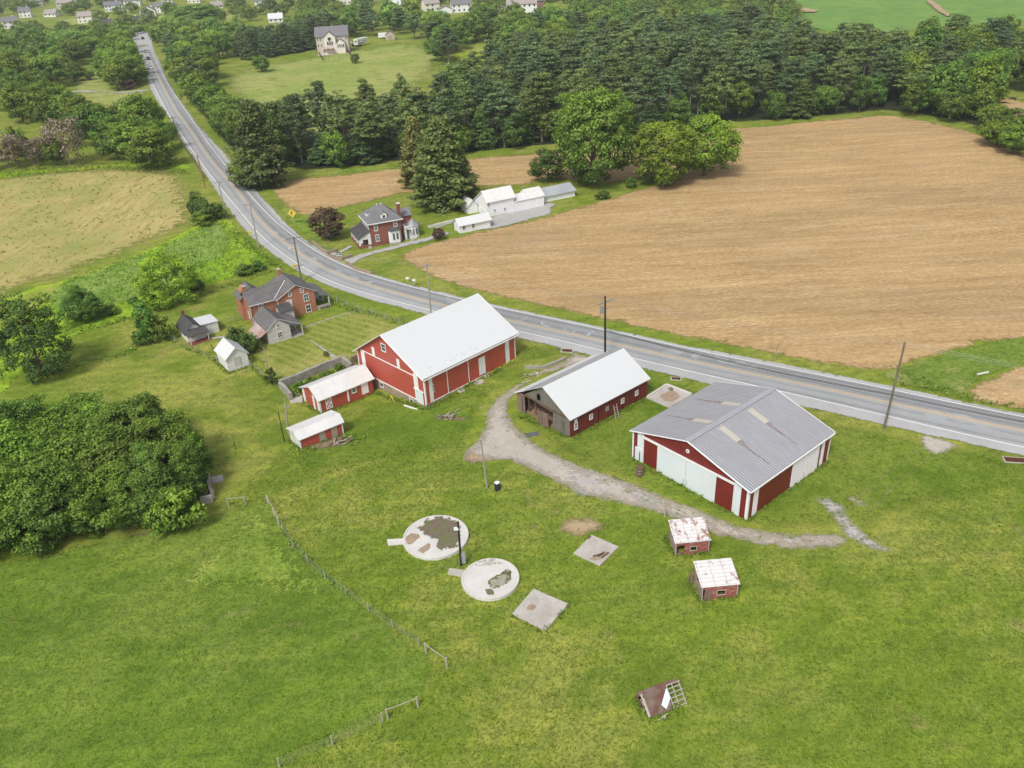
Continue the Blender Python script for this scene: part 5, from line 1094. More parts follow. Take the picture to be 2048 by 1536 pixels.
MB().box(0, 5.2, 0, 2.4, .6, 3.1).build('body', MAT['car_white'], t_, bevel=.05)
for u in (2.2, 3.2): MB().tube([(u, -.04, .4), (u, .2, .4)], .4, n=12).build('wheel', MAT['tyre'], t_)

# ------------------------------------------------------------------ slabs, silo bases, ruin
def slab(name, label, cat, px, hh, mat='concrete', parent=None):
    P = [at(*p) for p in px]; o = P[0]; t_ = thing(name, label, cat, o, 0)
    m = MB(); m.poly([(p.x-o.x, p.y-o.y, hh) for p in P], hh+.5); m.build('slab', MAT[mat], t_, bevel=.02); return t_, o
def blot(t_, o, pts, z, mat, name='debris', seed=0):
    P = [at(*p) for p in pts]; W_ = catmull([(p.x, p.y) for p in P]+[(P[0].x, P[0].y)], 4)[:-1]
    rr = random.Random(seed); c = np.mean(np.array(W_), 0)
    W_ = [tuple(c+(np.array(q)-c)*rr.uniform(1.0, 1.22)) for q in W_]
    m = MB(); n_ = len(W_); Wi = [tuple(c+(np.array(q)-c)*.62) for q in W_]
    m.add([(q[0]-o.x, q[1]-o.y, z) for q in W_]+[(q[0]-o.x, q[1]-o.y, z+.02) for q in Wi]+[(c[0]-o.x, c[1]-o.y, z+.03)], [(i, (i+1) % n_, n_+(i+1) % n_, n_+i) for i in range(n_)]+[(n_+i, n_+(i+1) % n_, 2*n_) for i in range(n_)]); ob = m.build(name, MAT[mat], t_)
    ob.data.attributes.new('edge', 'FLOAT', 'POINT').data.foreach_set('value', [0.]*n_+[1.]*(n_+1)); return ob
def soilmat(name, a, b_, g=None):
    t = NT(name); n = t.noise(2.2, 6, .8); c = t.ramp(n, [(.35, a), (.65, b_)])
    if g: c = t.mix(t.rng(t.noise(1.2, 5, .8), .5, .56), c, g)
    q = t.math('ADD', t.attr('edge'), t.math('MULTIPLY', t.math('SUBTRACT', t.noise(1.6, 6, .8), .5), 3.2)); MAT[name] = t.done(c, .95, t.bump(n, .8, .05), 0, .2, t.rng(q, .25, .5))
soilmat('silt', (.12, .09, .065), (.25, .195, .15), (.15, .16, .07)); soilmat('silt_light', (.30, .22, .15), (.42, .32, .23)); soilmat('moss', (.10, .085, .04), (.20, .19, .09), (.36, .35, .28))
def silo(label, px, r, hh, seed):
    p = at(*px); t_ = thing('silo_base', label, 'silo base', p, 0)
    MB().cyl(0, 0, -.5, hh-.06, r-.02, n=64).build('floor', MAT['concrete_white'], t_)
    m = MB(); n = 72; vs = []
    for k in range(n):
        a = 2*pi*k/n
        for rr, z in ((r, -.5), (r, hh), (r-.17, hh), (r-.17, hh-.08)): vs.append((rr*cos(a), rr*sin(a), z))
    m.add(vs, [(4*k+j, 4*((k+1) % n)+j, 4*((k+1) % n)+j+1, 4*k+j+1) for k in range(n) for j in range(3)]); m.build('rim', MAT['concrete_white'], t_)
    return t_, p
_ = None
t_, p = silo('larger round concrete silo base half covered in dark soil', (872, 1076), 3.45, .30, 1)
blot(t_, p, [(838, 1060), (850, 1046), (872, 1037), (898, 1039), (918, 1052), (925, 1075), (917, 1092), (900, 1102), (885, 1104), (874, 1095), (880, 1082), (862, 1080), (846, 1068)], .28, 'silt', 'soil', 2)
blot(t_, p, [(812, 1078), (825, 1070), (840, 1074), (832, 1085), (822, 1092), (814, 1090)], .27, 'silt_light', 'soil', 3)
blot(t_, p, [(836, 1105), (850, 1094), (862, 1092), (858, 1104), (846, 1110)], .27, 'silt_light', 'soil', 4)
t_, p = silo('smaller round concrete silo base with a mossy rubble patch', (981, 1160), 2.85, .3, 2)
blot(t_, p, [(975, 1165), (990, 1155), (1005, 1147), (1018, 1138), (1027, 1150), (1022, 1166), (1008, 1176), (995, 1182), (983, 1182), (976, 1175)], .23, 'moss', 'moss_patch', 5)
blot(t_, p, [(970, 1182), (984, 1182), (988, 1193), (975, 1193)], .235, 'silt', 'soil', 6)
m = MB()
for _ in range(26):
    a = random.uniform(.9, 2.2); rr = random.uniform(1.9, 2.7); x, y = rr*cos(a), rr*sin(a); s_ = random.uniform(.06, .2); m.box(x-s_, x+s_, y-s_*.6, y+s_*.6, .2, .2+s_*random.uniform(.5, 1.2))
m.build('rubble', MAT['concrete'], t_)
slab('concrete_slab', 'short concrete strip joined to the larger silo base', 'slab', [(774, 1080), (807, 1078), (809, 1089), (776, 1092)], .12, 'concrete_white')
slab('concrete_slab', 'short concrete strip joined to the smaller silo base', 'slab', [(899, 1137), (930, 1142), (925, 1155), (895, 1149)], .12, 'concrete')
t_, o = slab('concrete_slab', 'square concrete slab with a small brown stain, nearest the viewer', 'slab', [(1024, 1230), (1067, 1179), (1137, 1210), (1091, 1263)], .18, 'concrete')
blot(t_, o, [(1050, 1225), (1058, 1212), (1066, 1211), (1073, 1215), (1066, 1222), (1056, 1224)], .19, 'silt_light', 'stain', 7)
t_, o = slab('concrete_slab', 'square concrete slab with boards and debris near the dirt patch', 'slab', [(1147, 1108), (1183, 1071), (1237, 1095), (1200, 1133)], .15, 'concrete')
blot(t_, o, [(1180, 1120), (1195, 1112), (1210, 1105), (1215, 1110), (1205, 1120), (1190, 1124)], .16, 'silt_light', 'dirt', 8)
m = MB()
for a, c in (((1196, 1117), (1208, 1108)), ((1203, 1119), (1217, 1109)), ((1186, 1116), (1205, 1112)), ((1176, 1080), (1181, 1075))):
    A, C_ = at(*a)-o, at(*c)-o; m.beam((A.x, A.y, .22), (C_.x, C_.y, .22), .16, .08)
m.build('board', MAT['brown_wood'], t_)
t_, o = slab('concrete_slab', 'old stained concrete pad with a raised edge between the weathered barn and machinery shed', 'slab', [(1293, 797), (1333, 772), (1384, 792), (1338, 817)], .22, 'concrete')
blot(t_, o, [(1320, 797), (1335, 785), (1352, 788), (1360, 796), (1345, 806), (1330, 804)], .225, 'silt_light', 'stain', 21); blot(t_, o, [(1335, 780), (1343, 778), (1346, 784), (1338, 785)], .228, 'moss', 'weed_patch', 22)
for q0, q1 in (((1294, 797), (1333, 773)), ((1333, 773), (1383, 792))):
    A, C_ = at(*q0)-o, at(*q1)-o; MB().beam((A.x, A.y, .28), (C_.x, C_.y, .28), .22, .16).build('kerb', MAT['concrete_white'], t_)
t_, o = slab('ruined_foundation', 'broken concrete foundation walls at the edge of the big leafy thicket', 'ruin', [(423, 957.5), (446, 953), (448, 964), (424, 968)], .3, 'concrete')
m = MB()
pts = [at(*q)-o for q in ((419, 958), (420, 975), (423, 988), (427, 997))]
for a, c in zip(pts, pts[1:]): m.beam((a.x, a.y, .35), (c.x, c.y, .35), .35, 1.3)
A, C_ = at(403, 1009)-o, at(427, 1004)-o; m.beam((A.x, A.y, .45), (C_.x, C_.y, .45), .25, 1.0); m.build('wall', MAT['concrete'], t_)
m = MB()
for _ in range(40):
    q = at(random.uniform(404, 424), random.uniform(983, 1000))-o; s_ = random.uniform(.08, .28); m.box(q.x-s_, q.x+s_, q.y-s_*.7, q.y+s_*.7, -.1, s_)
m.build('rubble', MAT['concrete'], t_)
def stone_wall(label, px, hh, w, mat='stone_rough', name='stone_wall'):
    P = [at(*p) for p in px]; R = resample(P, .9); o = P[0]; t_ = thing(name, label, 'wall', o); m = MB(); n = len(R); vs = []
    for i, q in enumerate(R):
        d = R[min(i+1, n-1)]-R[max(i-1, 0)]; d = d/np.linalg.norm(d); nr = np.array([-d[1], d[0]]); z = h(*q)-o.z
        for s_, zz in ((-.5, -.4), (-.5, hh+random.uniform(-.05, .05)), (.5, hh+random.uniform(-.05, .05)), (.5, -.4)):
            r_ = q+nr*w*(s_+random.uniform(-.06, .06)); vs.append((r_[0]-o.x, r_[1]-o.y, z+zz))
    m.add(vs, [(4*i+j, 4*(i+1)+j, 4*(i+1)+j+1, 4*i+j+1) for i in range(n-1) for j in range(3)]+[(0, 1, 2, 3), (4*n-1, 4*n-2, 4*n-3, 4*n-4)]); m.build('wall', MAT[mat], t_)
    return t_
plain('stone_grey', (.36, .34, .30), .35, 3, .95, bump=.6, c2=(.25, .23, .20))
stone_wall('long grey stone yard wall below the striped lawn', [(562, 776), (600, 761), (645, 742), (686, 726)], 1.25, .5, 'stone_grey')
stone_wall('short stone wall at the left end of the overgrown yard', [(562, 778), (574, 789), (584, 801)], 1.2, .45, 'stone_grey')
stone_wall('short stone wall by the corner of the big red barn', [(687, 727), (696, 734), (704, 742)], 1.2, .45, 'stone_grey')
stone_wall('broken stone wall stub touching the big red barn', [(702, 728), (712, 722), (722, 716)], 1.1, .45, 'stone_rough')
stone_wall('low stone retaining wall along the road left of the brick house walk', [(626, 486), (636, 494), (645, 503), (655, 508), (668, 504), (674, 501)], .55, .5, 'stone_rough')
stone_wall('low stone retaining wall curving round the lawn sign', [(662, 513), (670, 519), (684, 520), (704, 513)], .55, .5, 'stone_rough')
stone_wall('low stone wall on the road verge right of the house drive', [(699, 531), (712, 540), (730, 545), (745, 549)], .45, .5, 'stone_rough')
stone_wall('rough stone edging beside the gravel drive', [(1050, 737), (1085, 737), (1112, 727), (1132, 718)], .4, .35, 'stone_grey')
stone_wall('low pale wall beside the white shed behind the brick house', [(857, 456), (880, 450), (909, 443)], .5, .3, 'concrete_white')

# ------------------------------------------------------------------ poles, lines, signs
TOPS = {}
def pole(key, label, base, top, mat, r=.15, arm=None, lamp=None, trans=False, cat='utility pole', name='utility_pole', group=None, lean=True):
    p = at(*base); hh = tall(p, top[1]); t_ = thing(name, label, cat, p, 0, group)
    lo, hi = -2., 2.
    for _ in range(30):
        m_ = (lo+hi)/2
        if proj((p.x+m_, p.y, p.z+hh))[0] < top[0]: lo = m_
        else: hi = m_
    dx = lo if lean else 0
    MB().tube([(0, 0, -.4), (dx*.5, 0, hh*.5), (dx, 0, hh)], r, r*.72, 12).build('shaft', MAT[mat], t_, smooth=False)
    if arm:
        for k, (z, ln, a) in enumerate(arm): MB().beam((dx-ln*cos(a), -ln*sin(a), hh-z), (dx+ln*cos(a), ln*sin(a), hh-z), .1, .12).build('crossarm', MAT[mat if not trans else 'galvanised'], t_)
    if trans: MB().tube([(dx-.5, -.2, hh-2.5), (dx-.5, -.2, hh-1.5)], .26, n=12).build('transformer', MAT['galvanised'], t_)
    if lamp: 
        l = MB().beam((dx, 0, hh-lamp), (dx-.9, -.4, hh-lamp+.25), .06).build('lamp_arm', MAT['galvanised'], t_); MB().box(dx-1.2, dx-.8, -.55, -.35, hh-lamp+.15, hh-lamp+.35).build('lamp', MAT['trim_white'], l)
    m = MB()
    if arm: 
        z, ln, a = arm[0]
        for s_ in (-.9, -.4, .4, .9): x, y = dx+ln*s_*cos(a), ln*s_*sin(a); m.tube([(x, y, hh-z+.05), (x, y, hh-z+.25)], .05, n=6)
        m.build('insulators', MAT['galvanised'], t_)
    TOPS[key] = (p+Vector((dx, 0, hh)), hh); return t_
pg = 'utility poles along the road'
A_ = radians(35)
pole('a', 'near-black utility pole with crossarms and transformer behind the weathered barn', (1210.3, 716), (1210.3, 592.5), 'pole_dark', .17, [(.9, 1.5, A_), (2.0, 1.0, A_)], trans=True, group=pg)
pole('b', 'tall grey-brown utility pole on the roadside right of the machinery shed', (1768, 857), (1810, 685), 'pole_wood', .15, group=pg)
pole('c', 'pale utility pole rising from behind the big red barn roof', (862.5, 634), (853, 528.5), 'pole_pale', .15, [(.3, .7, A_)], group=pg)
pole('d', 'dark utility pole with crossarms and street lamp behind the derelict farmhouse', (603.5, 563), (587, 474), 'pole_wood', .17, [(.2, 1.3, radians(20)), (5.5, .8, radians(20))], lamp=2.2, group=pg)
pole('e', 'thin grey utility pole on the outside of the road bend', (517.5, 496.5), (498.8, 407), 'pole_pale', .15, [(.2, 1.0, radians(20))], group=pg)
pole('f', 'pale utility pole beside the dark roadside shrubs', (454, 438), (436.2, 363), 'pole_pale', .16, [(.2, 1.0, radians(20))], group=pg)
pole('g', 'orange-brown utility pole at the corner of the stubble field', (410.8, 377), (394, 310), 'pole_orange', .18, group=pg)
pole('h', 'utility pole standing in the left tree belt by the road', (353, 263), (344, 234), 'pole_wood', .18, [(.3, 1.2, radians(20))], group=pg)
pole('i', 'pale pole at the crest of the road far away', (266, 83), (259.5, 58), 'pole_pale', .3, [(.5, 1.5, 0)], group=pg)
pole('j', 'weathered yard pole standing on the grass beside the gravel drive', (974.5, 977), (961.5, 879), 'pole_pale', .11, name='yard_pole', cat='pole')
pole('k', 'near-black pole with meter box between the two silo bases', (922.5, 1131), (916, 1044), 'pole_dark', .13, name='yard_pole', cat='pole')
pole('l', 'pale yard pole with small crossarm behind the small red shed', (576.8, 868), (569, 797), 'pole_pale', .11, [(1.4, .35, .3)], name='yard_pole', cat='pole')
pole('m', 'thin dark leaning post left of the small red shed', (569, 883), (556.5, 825), 'pole_dark', .07, name='yard_post', cat='post')
pole('n', 'pale pole standing beside the derelict farmhouse wing', (536.5, 741), (527.5, 694), 'pole_pale', .10, name='yard_pole', cat='pole')
pole('o', 'short thin post at the end of the dirt scar', (471.5, 899), (467.5, 881), 'pole_dark', .05, name='yard_post', cat='post')
pole('p', 'weathered fence post by the drive behind the rusty derelict hut', (1330, 1033), (1330.5, 1010), 'fence_wood', .12, name='yard_post', cat='post')
pole('q', 'short dark post beside the garden of the derelict farmhouse', (706, 727), (703, 713), 'pole_dark', .1, name='yard_post', cat='post')
pole('r', 'thin post on the lawn corner by the drain grate', (1118, 701), (1115, 692), 'pole_wood', .06, name='yard_post', cat='post')
pole('s', 'thin dark post beside the small white outbuilding', (425.5, 699), (421.5, 687.5), 'pole_dark', .06, name='yard_post', cat='post')
pk = bpy.data.objects['yard_pole.001'] if 'yard_pole.001' in bpy.data.objects else None
if pk: MB().box(.12, .5, -.1, .1, .3, 1.7).build('meter_box', MAT['metal_grey'], pk); MB().box(-.35, .1, -.12, .12, 4.6, 4.85).build('lamp', MAT['trim_white'], pk)
def wires(label, a, c, n, sag, r=.010, mat='wire', spread=.8, drop=0):
    P, Q = Vector(a), Vector(c); t_ = thing('overhead_wires', label, 'power line', P); m = MB(); d = (Q-P).normalized(); s_ = Vector((-d.y, d.x, 0))
    for k in range(n):
        o = s_*spread*((k-(n-1)/2)); m.tube([(Q-P)*(i/14)+o-Vector((0, 0, drop+k*.12+4*sag*(i/14)*(1-i/14))) for i in range(15)], r, n=4)
    m.build('wire', MAT[mat], t_)
T = {k: v[0] for k, v in TOPS.items()}
off_b = at(2500, 1000)+Vector((0, 0, 12))
for lab, a, c, n, sg in (('wires from the dark pole to the tall roadside pole on the right', 'a', 'b', 3, 1.0), ('wires from the pole behind the red barn to the dark pole', 'c', 'a', 3, .9), ('wires from the farmhouse pole to the pole behind the red barn', 'd', 'c', 3, .9), ('wires between the bend pole and the farmhouse pole', 'e', 'd', 2, .6), ('wires between the shrub pole and the bend pole', 'f', 'e', 2, .6), ('wires between the orange pole and the shrub pole', 'g', 'f', 2, .6), ('wires along the tree belt to the orange pole', 'h', 'g', 2, .8), ('wire from the yard pole to the pole by the silo bases', 'j', 'k', 1, 1.2)):
    wires(lab, T[a], T[c], n, sg)
wires('thick dark cables low along the far road edge on the right', T['a']-Vector((0, 0, 5.2)), T['b']-Vector((0, 0, 7.0)), 2, .5, .04, 'wire_dark', .5)
wires('wires leaving the right roadside pole over the grass corner', T['b'], off_b, 3, .8)
wires('thick dark cables leaving the right roadside pole', T['b']-Vector((0, 0, 7.0)), off_b-Vector((0, 0, 7.0)), 2, .5, .04, 'wire_dark', .5)
wires('wires from the shrub-side pole across the road to the brick house', T['d']-Vector((0, 0, 1)), at(744, 480)+Vector((0, 0, 4.5)), 2, .6)
def sign(name, label, base, top, size, diamond, mat, glyph, back=False, ang=0):
    p = at(*base); hh = tall(p, top[1]); t_ = thing(name, label, 'road sign', p, ang)
    MB().tube([(0, 0, -.2), (0, 0, hh)], .04, n=6).build('post', MAT['metal_grey'], t_)
    s_ = size; c = hh-s_*.6
    pts = [(0, c-s_), (s_, c), (0, c+s_), (-s_, c)] if diamond else [(-s_*.7, c-s_), (s_*.7, c-s_), (s_*.7, c+s_), (-s_*.7, c+s_)]
    f = MB().exv(pts, -.08, -.05).build('panel', MAT[mat], t_)
    m = MB()
    for g in glyph: m.bar(('v', -.08, -1), (g[0]*s_, c+g[1]*s_), (g[2]*s_, c+g[3]*s_), .17*s_, .001, .012)
    m.build('symbol', MAT['black_paint'], f)
sign('warning_sign', 'yellow diamond sign with a black road-branch symbol on the far verge', (588, 448.5), (583, 421), 1.0, True, 'yellow_paint', [(-.1, -.5, 0, 0), (0, 0, .1, .5), (0, 0, -.35, .15)], ang=-5)
sign('chevron_sign', 'small chevron sign beside the derelict farmhouse pole', (590, 541), (588, 529), .45, False, 'yellow_paint', [(-.3, -.5, .3, 0), (.3, 0, -.3, .5)], ang=-10)
sign('chevron_sign', 'small chevron sign on the outside of the bend', (502, 474), (500, 463), .45, False, 'yellow_paint', [(-.3, -.5, .3, 0), (.3, 0, -.3, .5)], ang=-10)
sign('warning_sign', 'bright yellow diamond sign seen edge-on beside the ploughed field', (1551, 719), (1551.5, 687), .55, True, 'yellow_paint', [(0, -.4, 0, .4)], ang=60)
t_ = thing('yard_sign', 'blue and white yard sign on the lawn corner by the brick house drive', 'sign', at(679, 516), -15)
MB().box(-.55, -.5, 0, .05, 0, 1.2).box(.5, .55, 0, .05, 0, 1.2).build('post', MAT['trim_white'], t_); MB().box(-.5, .5, 0, .04, .45, 1.2).build('panel', MAT['barrel_blue'], t_); MB().box(-.5, .5, -.01, -.001, .45, .62).box(-.35, .3, -.01, -.001, .8, .95).build('lettering', MAT['trim_white'], t_)
for q, lab in (((816, 566), 'white mailbox on a post at the field verge, left of two'), ((829, 570), 'white mailbox on a post at the field verge, right of two')):
    t_ = thing('mailbox', lab, 'mailbox', at(*q), -20, 'mailboxes on the field verge'); MB().box(-.05, .05, -.05, .05, -.1, 1.0).build('post', MAT['lumber_pale'], t_)
    MB().exv([(-.3, .8), (.3, .8), (.3, 1.0), (.18, 1.12), (-.18, 1.12), (-.3, 1.0)], -.15, .15).build('box', MAT['trim_white'], t_)
def guard(label, px):
    P = [at(*p) for p in px]; o = P[0]; t_ = thing('guardrail', label, 'guardrail', o); R = resample(P, 2); Q = [Vector((q[0], q[1], h(*q)))-o for q in R]; m = MB()
    for a in Q: m.box(a.x-.08, a.x+.08, a.y-.08, a.y+.08, a.z-.3, a.z+.75)
    m.build('post', MAT['brown_wood'], t_); m = MB()
    for a, c in zip(Q, Q[1:]): m.beam(a+Vector((0, 0, .62)), c+Vector((0, 0, .62)), .06, .32)
    m.build('rail', MAT['galvanised'], t_)
guard('grey steel guardrail curving on the right side of the road by the trees', [(450, 297), (465, 322), (478, 340), (488, 351), (495, 355), (502, 354)])
guard('grey steel guardrail along the left tree belt', [(344, 250), (358, 280), (378, 309), (394, 334), (408, 356)])
def grate(label, px, ang, w, l, tall_=False):
    t_ = thing('drain_grate', label, 'drain', at(*px)+Vector((0, 0, .02)), ang); MB().box(-l/2-.15, l/2+.15, -w/2-.15, w/2+.15, -.3, .07).build('kerb', MAT['concrete'], t_); m = MB()
    MB().box(-l/2, l/2, -w/2, w/2, -.2, .085).build('well', MAT['void_dark'], t_)
    for k in range(int(l/.18)): m.box(-l/2+k*.18, -l/2+k*.18+.06, -w/2, w/2, .088, .11)
    m.build('bars', MAT['rust'], t_)
grate('rusty drain grate at the gravel drive mouth', (1134, 702), -15, .8, 1.5); grate('dark drain grate on the verge above the concrete pad', (1352, 758), -15, .6, 1.2); grate('large barred culvert inlet at the right edge of the grass', (2032, 921), -12, .9, 2.4)

def barrel(label, px, r, hh, mat, lid=None):
    t_ = thing('barrel', label, 'barrel', at(*px)); m = MB(); m.tube([(0, 0, 0), (0, 0, hh*.25), (0, 0, hh*.5), (0, 0, hh*.75), (0, 0, hh)], r, n=20)
    m.build('body', MAT[mat], t_)
    for z in (hh*.3, hh*.68): MB().tube([(0, 0, z), (0, 0, z+.05)], r+.02, n=20).build('hoop', MAT['metal_grey' if mat != 'barrel_blue' else mat], t_)
    if lid: MB().tube([(0, 0, hh+.001), (0, 0, hh+.05)], r*.92, n=20).build('lid', MAT[lid], t_)
barrel('black barrel with a white lid on the grass mound', (995, 979), .33, .95, 'barrel_blue', 'trim_white')
barrel('rusty brown barrel at the corner of the machinery shed', (1279, 950), .45, 1.15, 'brown_wood')
t_ = thing('ladder', 'short wooden ladder leaning on the red side of the weathered barn', 'ladder', at(1226, 836), 39)
m = MB()
for u in (0, .55): m.beam((u, -.55, 0), (u+.05, .0, 1.9), .06)
for k in range(5): m.beam((0, -.55+.11*(k+.5), .3*(k+.5)+.1), (.6, -.55+.11*(k+.5), .3*(k+.5)+.1), .04)
m.build('frame', MAT['lumber_pale'], t_)
t_ = thing('yellow_chute', 'small yellow slide-like chute against the stone foundation of the red barn', 'chute', at(783, 800), 40)
MB().beam((0, 0, .7), (.1, -.5, .1), .16, .04).beam((0, .05, .8), (0, 0, .1), .06).beam((.1, -.5, .1), (.1, -.8, .08), .16, .04).build('chute', MAT['yellow_paint'], t_)
t_ = thing('rubber_mat', 'dark grey mat lying on the grass before the weathered barn', 'mat', at(1063, 869), 8); MB().box(-.9, .9, -.45, .45, -.05, .05).build('mat', MAT['mat_grey'], t_)
t_ = thing('white_plank', 'long white plank on the ground at the red barn corner', 'plank', at(826, 817), -35); MB().box(-1.6, 1.6, -.1, .1, 0, .12).build('plank', MAT['trim_white'], t_)
t_ = thing('fallen_pipe', 'white pipe lying at the edge of the far right field', 'pipe', at(1965, 748), 15); MB().tube([(-.9, 0, .12), (.9, 0, .12)], .13, n=12).build('pipe', MAT['concrete_white'], t_)
t_ = thing('flat_stone', 'large flat stone step before the white barn door', 'stone', at(958, 764), 40); MB().tube([(0, 0, -.1), (0, 0, .1)], .75, .7, 9).build('stone', MAT['concrete'], t_)
t_ = thing('flat_stone', 'smaller flat stone right of the white barn door', 'stone', at(974, 752), 10); MB().tube([(0, 0, -.1), (0, 0, .08)], .45, .4, 8).build('stone', MAT['concrete'], t_)
t_ = thing('flat_stone', 'flat stone lying under the middle of the barn long wall', 'stone', at(923, 781), 30); MB().tube([(0, 0, -.1), (0, 0, .08)], .6, .5, 8).build('stone', MAT['concrete'], t_)
t_ = thing('flat_stone', 'pale square slab at the left end of the low red wing', 'stone', at(591, 800), 10); MB().box(-1.2, 1.0, -.9, .9, -.2, .1).build('slab', MAT['concrete'], t_)
def pile(label, px, n, sx, sy, mats, seed, ln=(.6, 2.2)):
    rr = random.Random(seed); p = at(*px); t_ = thing('scrap_pile', label, 'pile', p, rr.uniform(0, 30))
    for mt in mats:
        m = MB()
        for _ in range(n):
            x, y, a, l = rr.gauss(0, sx), rr.gauss(0, sy), rr.gauss(.35, .35), rr.uniform(*ln); z = rr.uniform(.03, .25)
            m.beam((x, y, z), (x+l*cos(a), y+l*sin(a), z+rr.uniform(-.02, .12)), rr.uniform(.06, .22), .05)
        m.build('boards', MAT[mt], t_)
pile('weathered board pile in the weeds before the small red shed', (676, 889), 7, .55, .3, ['fence_wood', 'brown_wood'], 3, (.6, 1.8))
pile('scattered sticks and boards on the grass below the red barn corner', (900, 835), 7, 1.5, .3, ['fence_wood', 'brown_wood', 'stone_grey'], 5, (.3, 1.0))
pile('rubble heap at the top of the gravel drive', (1063, 752), 14, .9, .5, ['concrete', 'stone_rough'], 9, (.2, .7))

def wood_fence(label, top, mat='fence_wood', hh=1.2, rails=(1.12,), group='wooden fence braces in the field'):
    fence_line('fence_brace', label, 'fence', top, hh, mat, 2.6, rails, wire=False, r=.09, group=group)
fence_line('wire_fence', 'long wire fence running from the upper gate down to the wooden brace', 'fence', [(566, 1060), (590, 1100), (640, 1150), (700, 1195), (760, 1240), (850, 1300)], 1.15, 'fence_wood', 3.4, (.3, .55, .8, 1.05), r=.05)
fence_line('wire_fence', 'wire fence running left along the bottom of the pasture', 'fence', [(560, 1535), (600, 1517), (690, 1481), (775, 1440)], 1.2, 'fence_wood', 4.2, (.3, .55, .8, 1.1), r=.07)
wood_fence('pale wooden fence brace at the corner nearest the square slab', [(852, 1306), (899, 1339)]); wood_fence('wooden fence brace at the bottom of the pasture', [(776, 1438), (852, 1408)])
wood_fence('white fence rail at the top of the wire fence', [(537, 1008), (548, 1028), (558, 1050)], 'lumber_pale'); wood_fence('small wooden gate frame by the thicket', [(458, 1013), (492, 1010)])
fence_line('wire_fence', 'mesh fence from the ivy-covered stump to the white outbuilding', 'fence', [(332, 676), (370, 694), (410, 714), (438, 727)], 1.2, 'fence_wood', 3, (.2, .4, .6, .8, 1.0), r=.05)
fence_line('wire_fence', 'mesh fence from the white outbuilding to the yard wall', 'fence', [(502, 733), (520, 747), (540, 766), (560, 780)], 1.1, 'fence_wood', 3, (.2, .4, .6, .8, 1.0), r=.05)
fence_line('wire_fence', 'mesh fence left of the derelict farmhouse', 'fence', [(432, 655), (455, 648), (485, 638)], 1.2, 'fence_wood', 3, (.3, .6, .9, 1.1), r=.06)
fence_line('wire_fence', 'overgrown mesh fence between the striped lawn and the road', 'fence', [(655, 597), (700, 617), (760, 637), (830, 656)], 1.3, 'fence_wood', 3, (.2, .4, .6, .8, 1.0, 1.2), r=.06)

# ------------------------------------------------------------------ vegetation
def leaf_obj(name, C, N, size, shade, mat, aspect=1.0, T_=None):
    n = len(C); N = N/np.maximum(np.linalg.norm(N, axis=1, keepdims=True), 1e-6)
    if T_ is None: T_ = RNG.normal(size=(n, 3))
    T_ = T_-N*(T_*N).sum(1, keepdims=True); T_ /= np.maximum(np.linalg.norm(T_, axis=1, keepdims=True), 1e-6); B_ = np.cross(N, T_)
    s_ = (size*RNG.uniform(.65, 1.35, n))[:, None]/2
    a = T_*s_*aspect; c = B_*s_
    V = np.stack([C-a-c*.35, C+a*.1-c, C+a+c*.35, C-a*.1+c], 1).reshape(-1, 3)
    me = bpy.data.meshes.new(name); me.vertices.add(4*n); me.vertices.foreach_set('co', V.astype(np.float32).ravel())
    me.loops.add(4*n); me.loops.foreach_set('vertex_index', np.arange(4*n, dtype=np.int32)); me.polygons.add(n)
    me.polygons.foreach_set('loop_start', np.arange(0, 4*n, 4, dtype=np.int32)); me.polygons.foreach_set('loop_total', np.full(n, 4, dtype=np.int32))
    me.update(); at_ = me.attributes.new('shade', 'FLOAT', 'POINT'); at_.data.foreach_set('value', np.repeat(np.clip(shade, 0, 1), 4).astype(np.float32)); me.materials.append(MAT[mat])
    return me
def rdir(n, up=0):
    v = RNG.normal(size=(n, 3)); v[:, 2] += up; return v/np.linalg.norm(v, axis=1, keepdims=True)
def broad_crown(name, hh, r, z0, nclump, cr, nleaf, leaf, mat='leaf', lump=.22, flat=1.0, gap=.0, taper=0):
    cz = (hh+z0)/2; rz = (hh-z0)/2
    d = rdir(nclump, .25); ph = RNG.uniform(0, 6.28, 6)
    lobes = 1+lump*(np.sin(3*np.arctan2(d[:, 1], d[:, 0])+ph[0])*.6+np.sin(4.3*d[:, 2]+ph[1])*.5+np.sin(5*np.arctan2(d[:, 1], d[:, 0])+4*d[:, 2]+ph[2])*.5)
    rad = RNG.uniform(.5, 1, nclump)**.35*lobes
    prof = np.where(d[:, 2] < 0, 1.0, 1.0)
    c = d*rad[:, None]*np.array([r-cr*.6, r-cr*.6, rz-cr*.5])*prof[:, None]; c[:, 2] += cz
    if taper: tz = (c[:, 2]-z0)/(hh-z0); c[:, :2] *= (1.12-taper*np.clip(tz, 0, 1)**1.3)[:, None]
    crs = cr*RNG.uniform(.6, 1.35, nclump)
    C = []; N = []; S = []
    for i in range(nclump):
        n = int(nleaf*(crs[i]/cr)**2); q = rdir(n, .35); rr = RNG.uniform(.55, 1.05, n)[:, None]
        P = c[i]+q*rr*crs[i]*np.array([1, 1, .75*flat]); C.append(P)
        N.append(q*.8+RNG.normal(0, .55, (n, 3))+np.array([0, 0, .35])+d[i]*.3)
        S.append(.36+.26*q[:, 2]+RNG.normal(0, .17, n)+RNG.normal(0, .17)+.30*(rr[:, 0]-.8))  # top and outer leaves painted lighter, as if lit from above, plus random tone
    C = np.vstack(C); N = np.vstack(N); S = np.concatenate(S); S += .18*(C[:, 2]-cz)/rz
    k = C[:, 2] > .05; C, N, S = C[k], N[k], S[k]
    return leaf_obj(name, C, N, np.full(len(C), leaf), S, mat), c
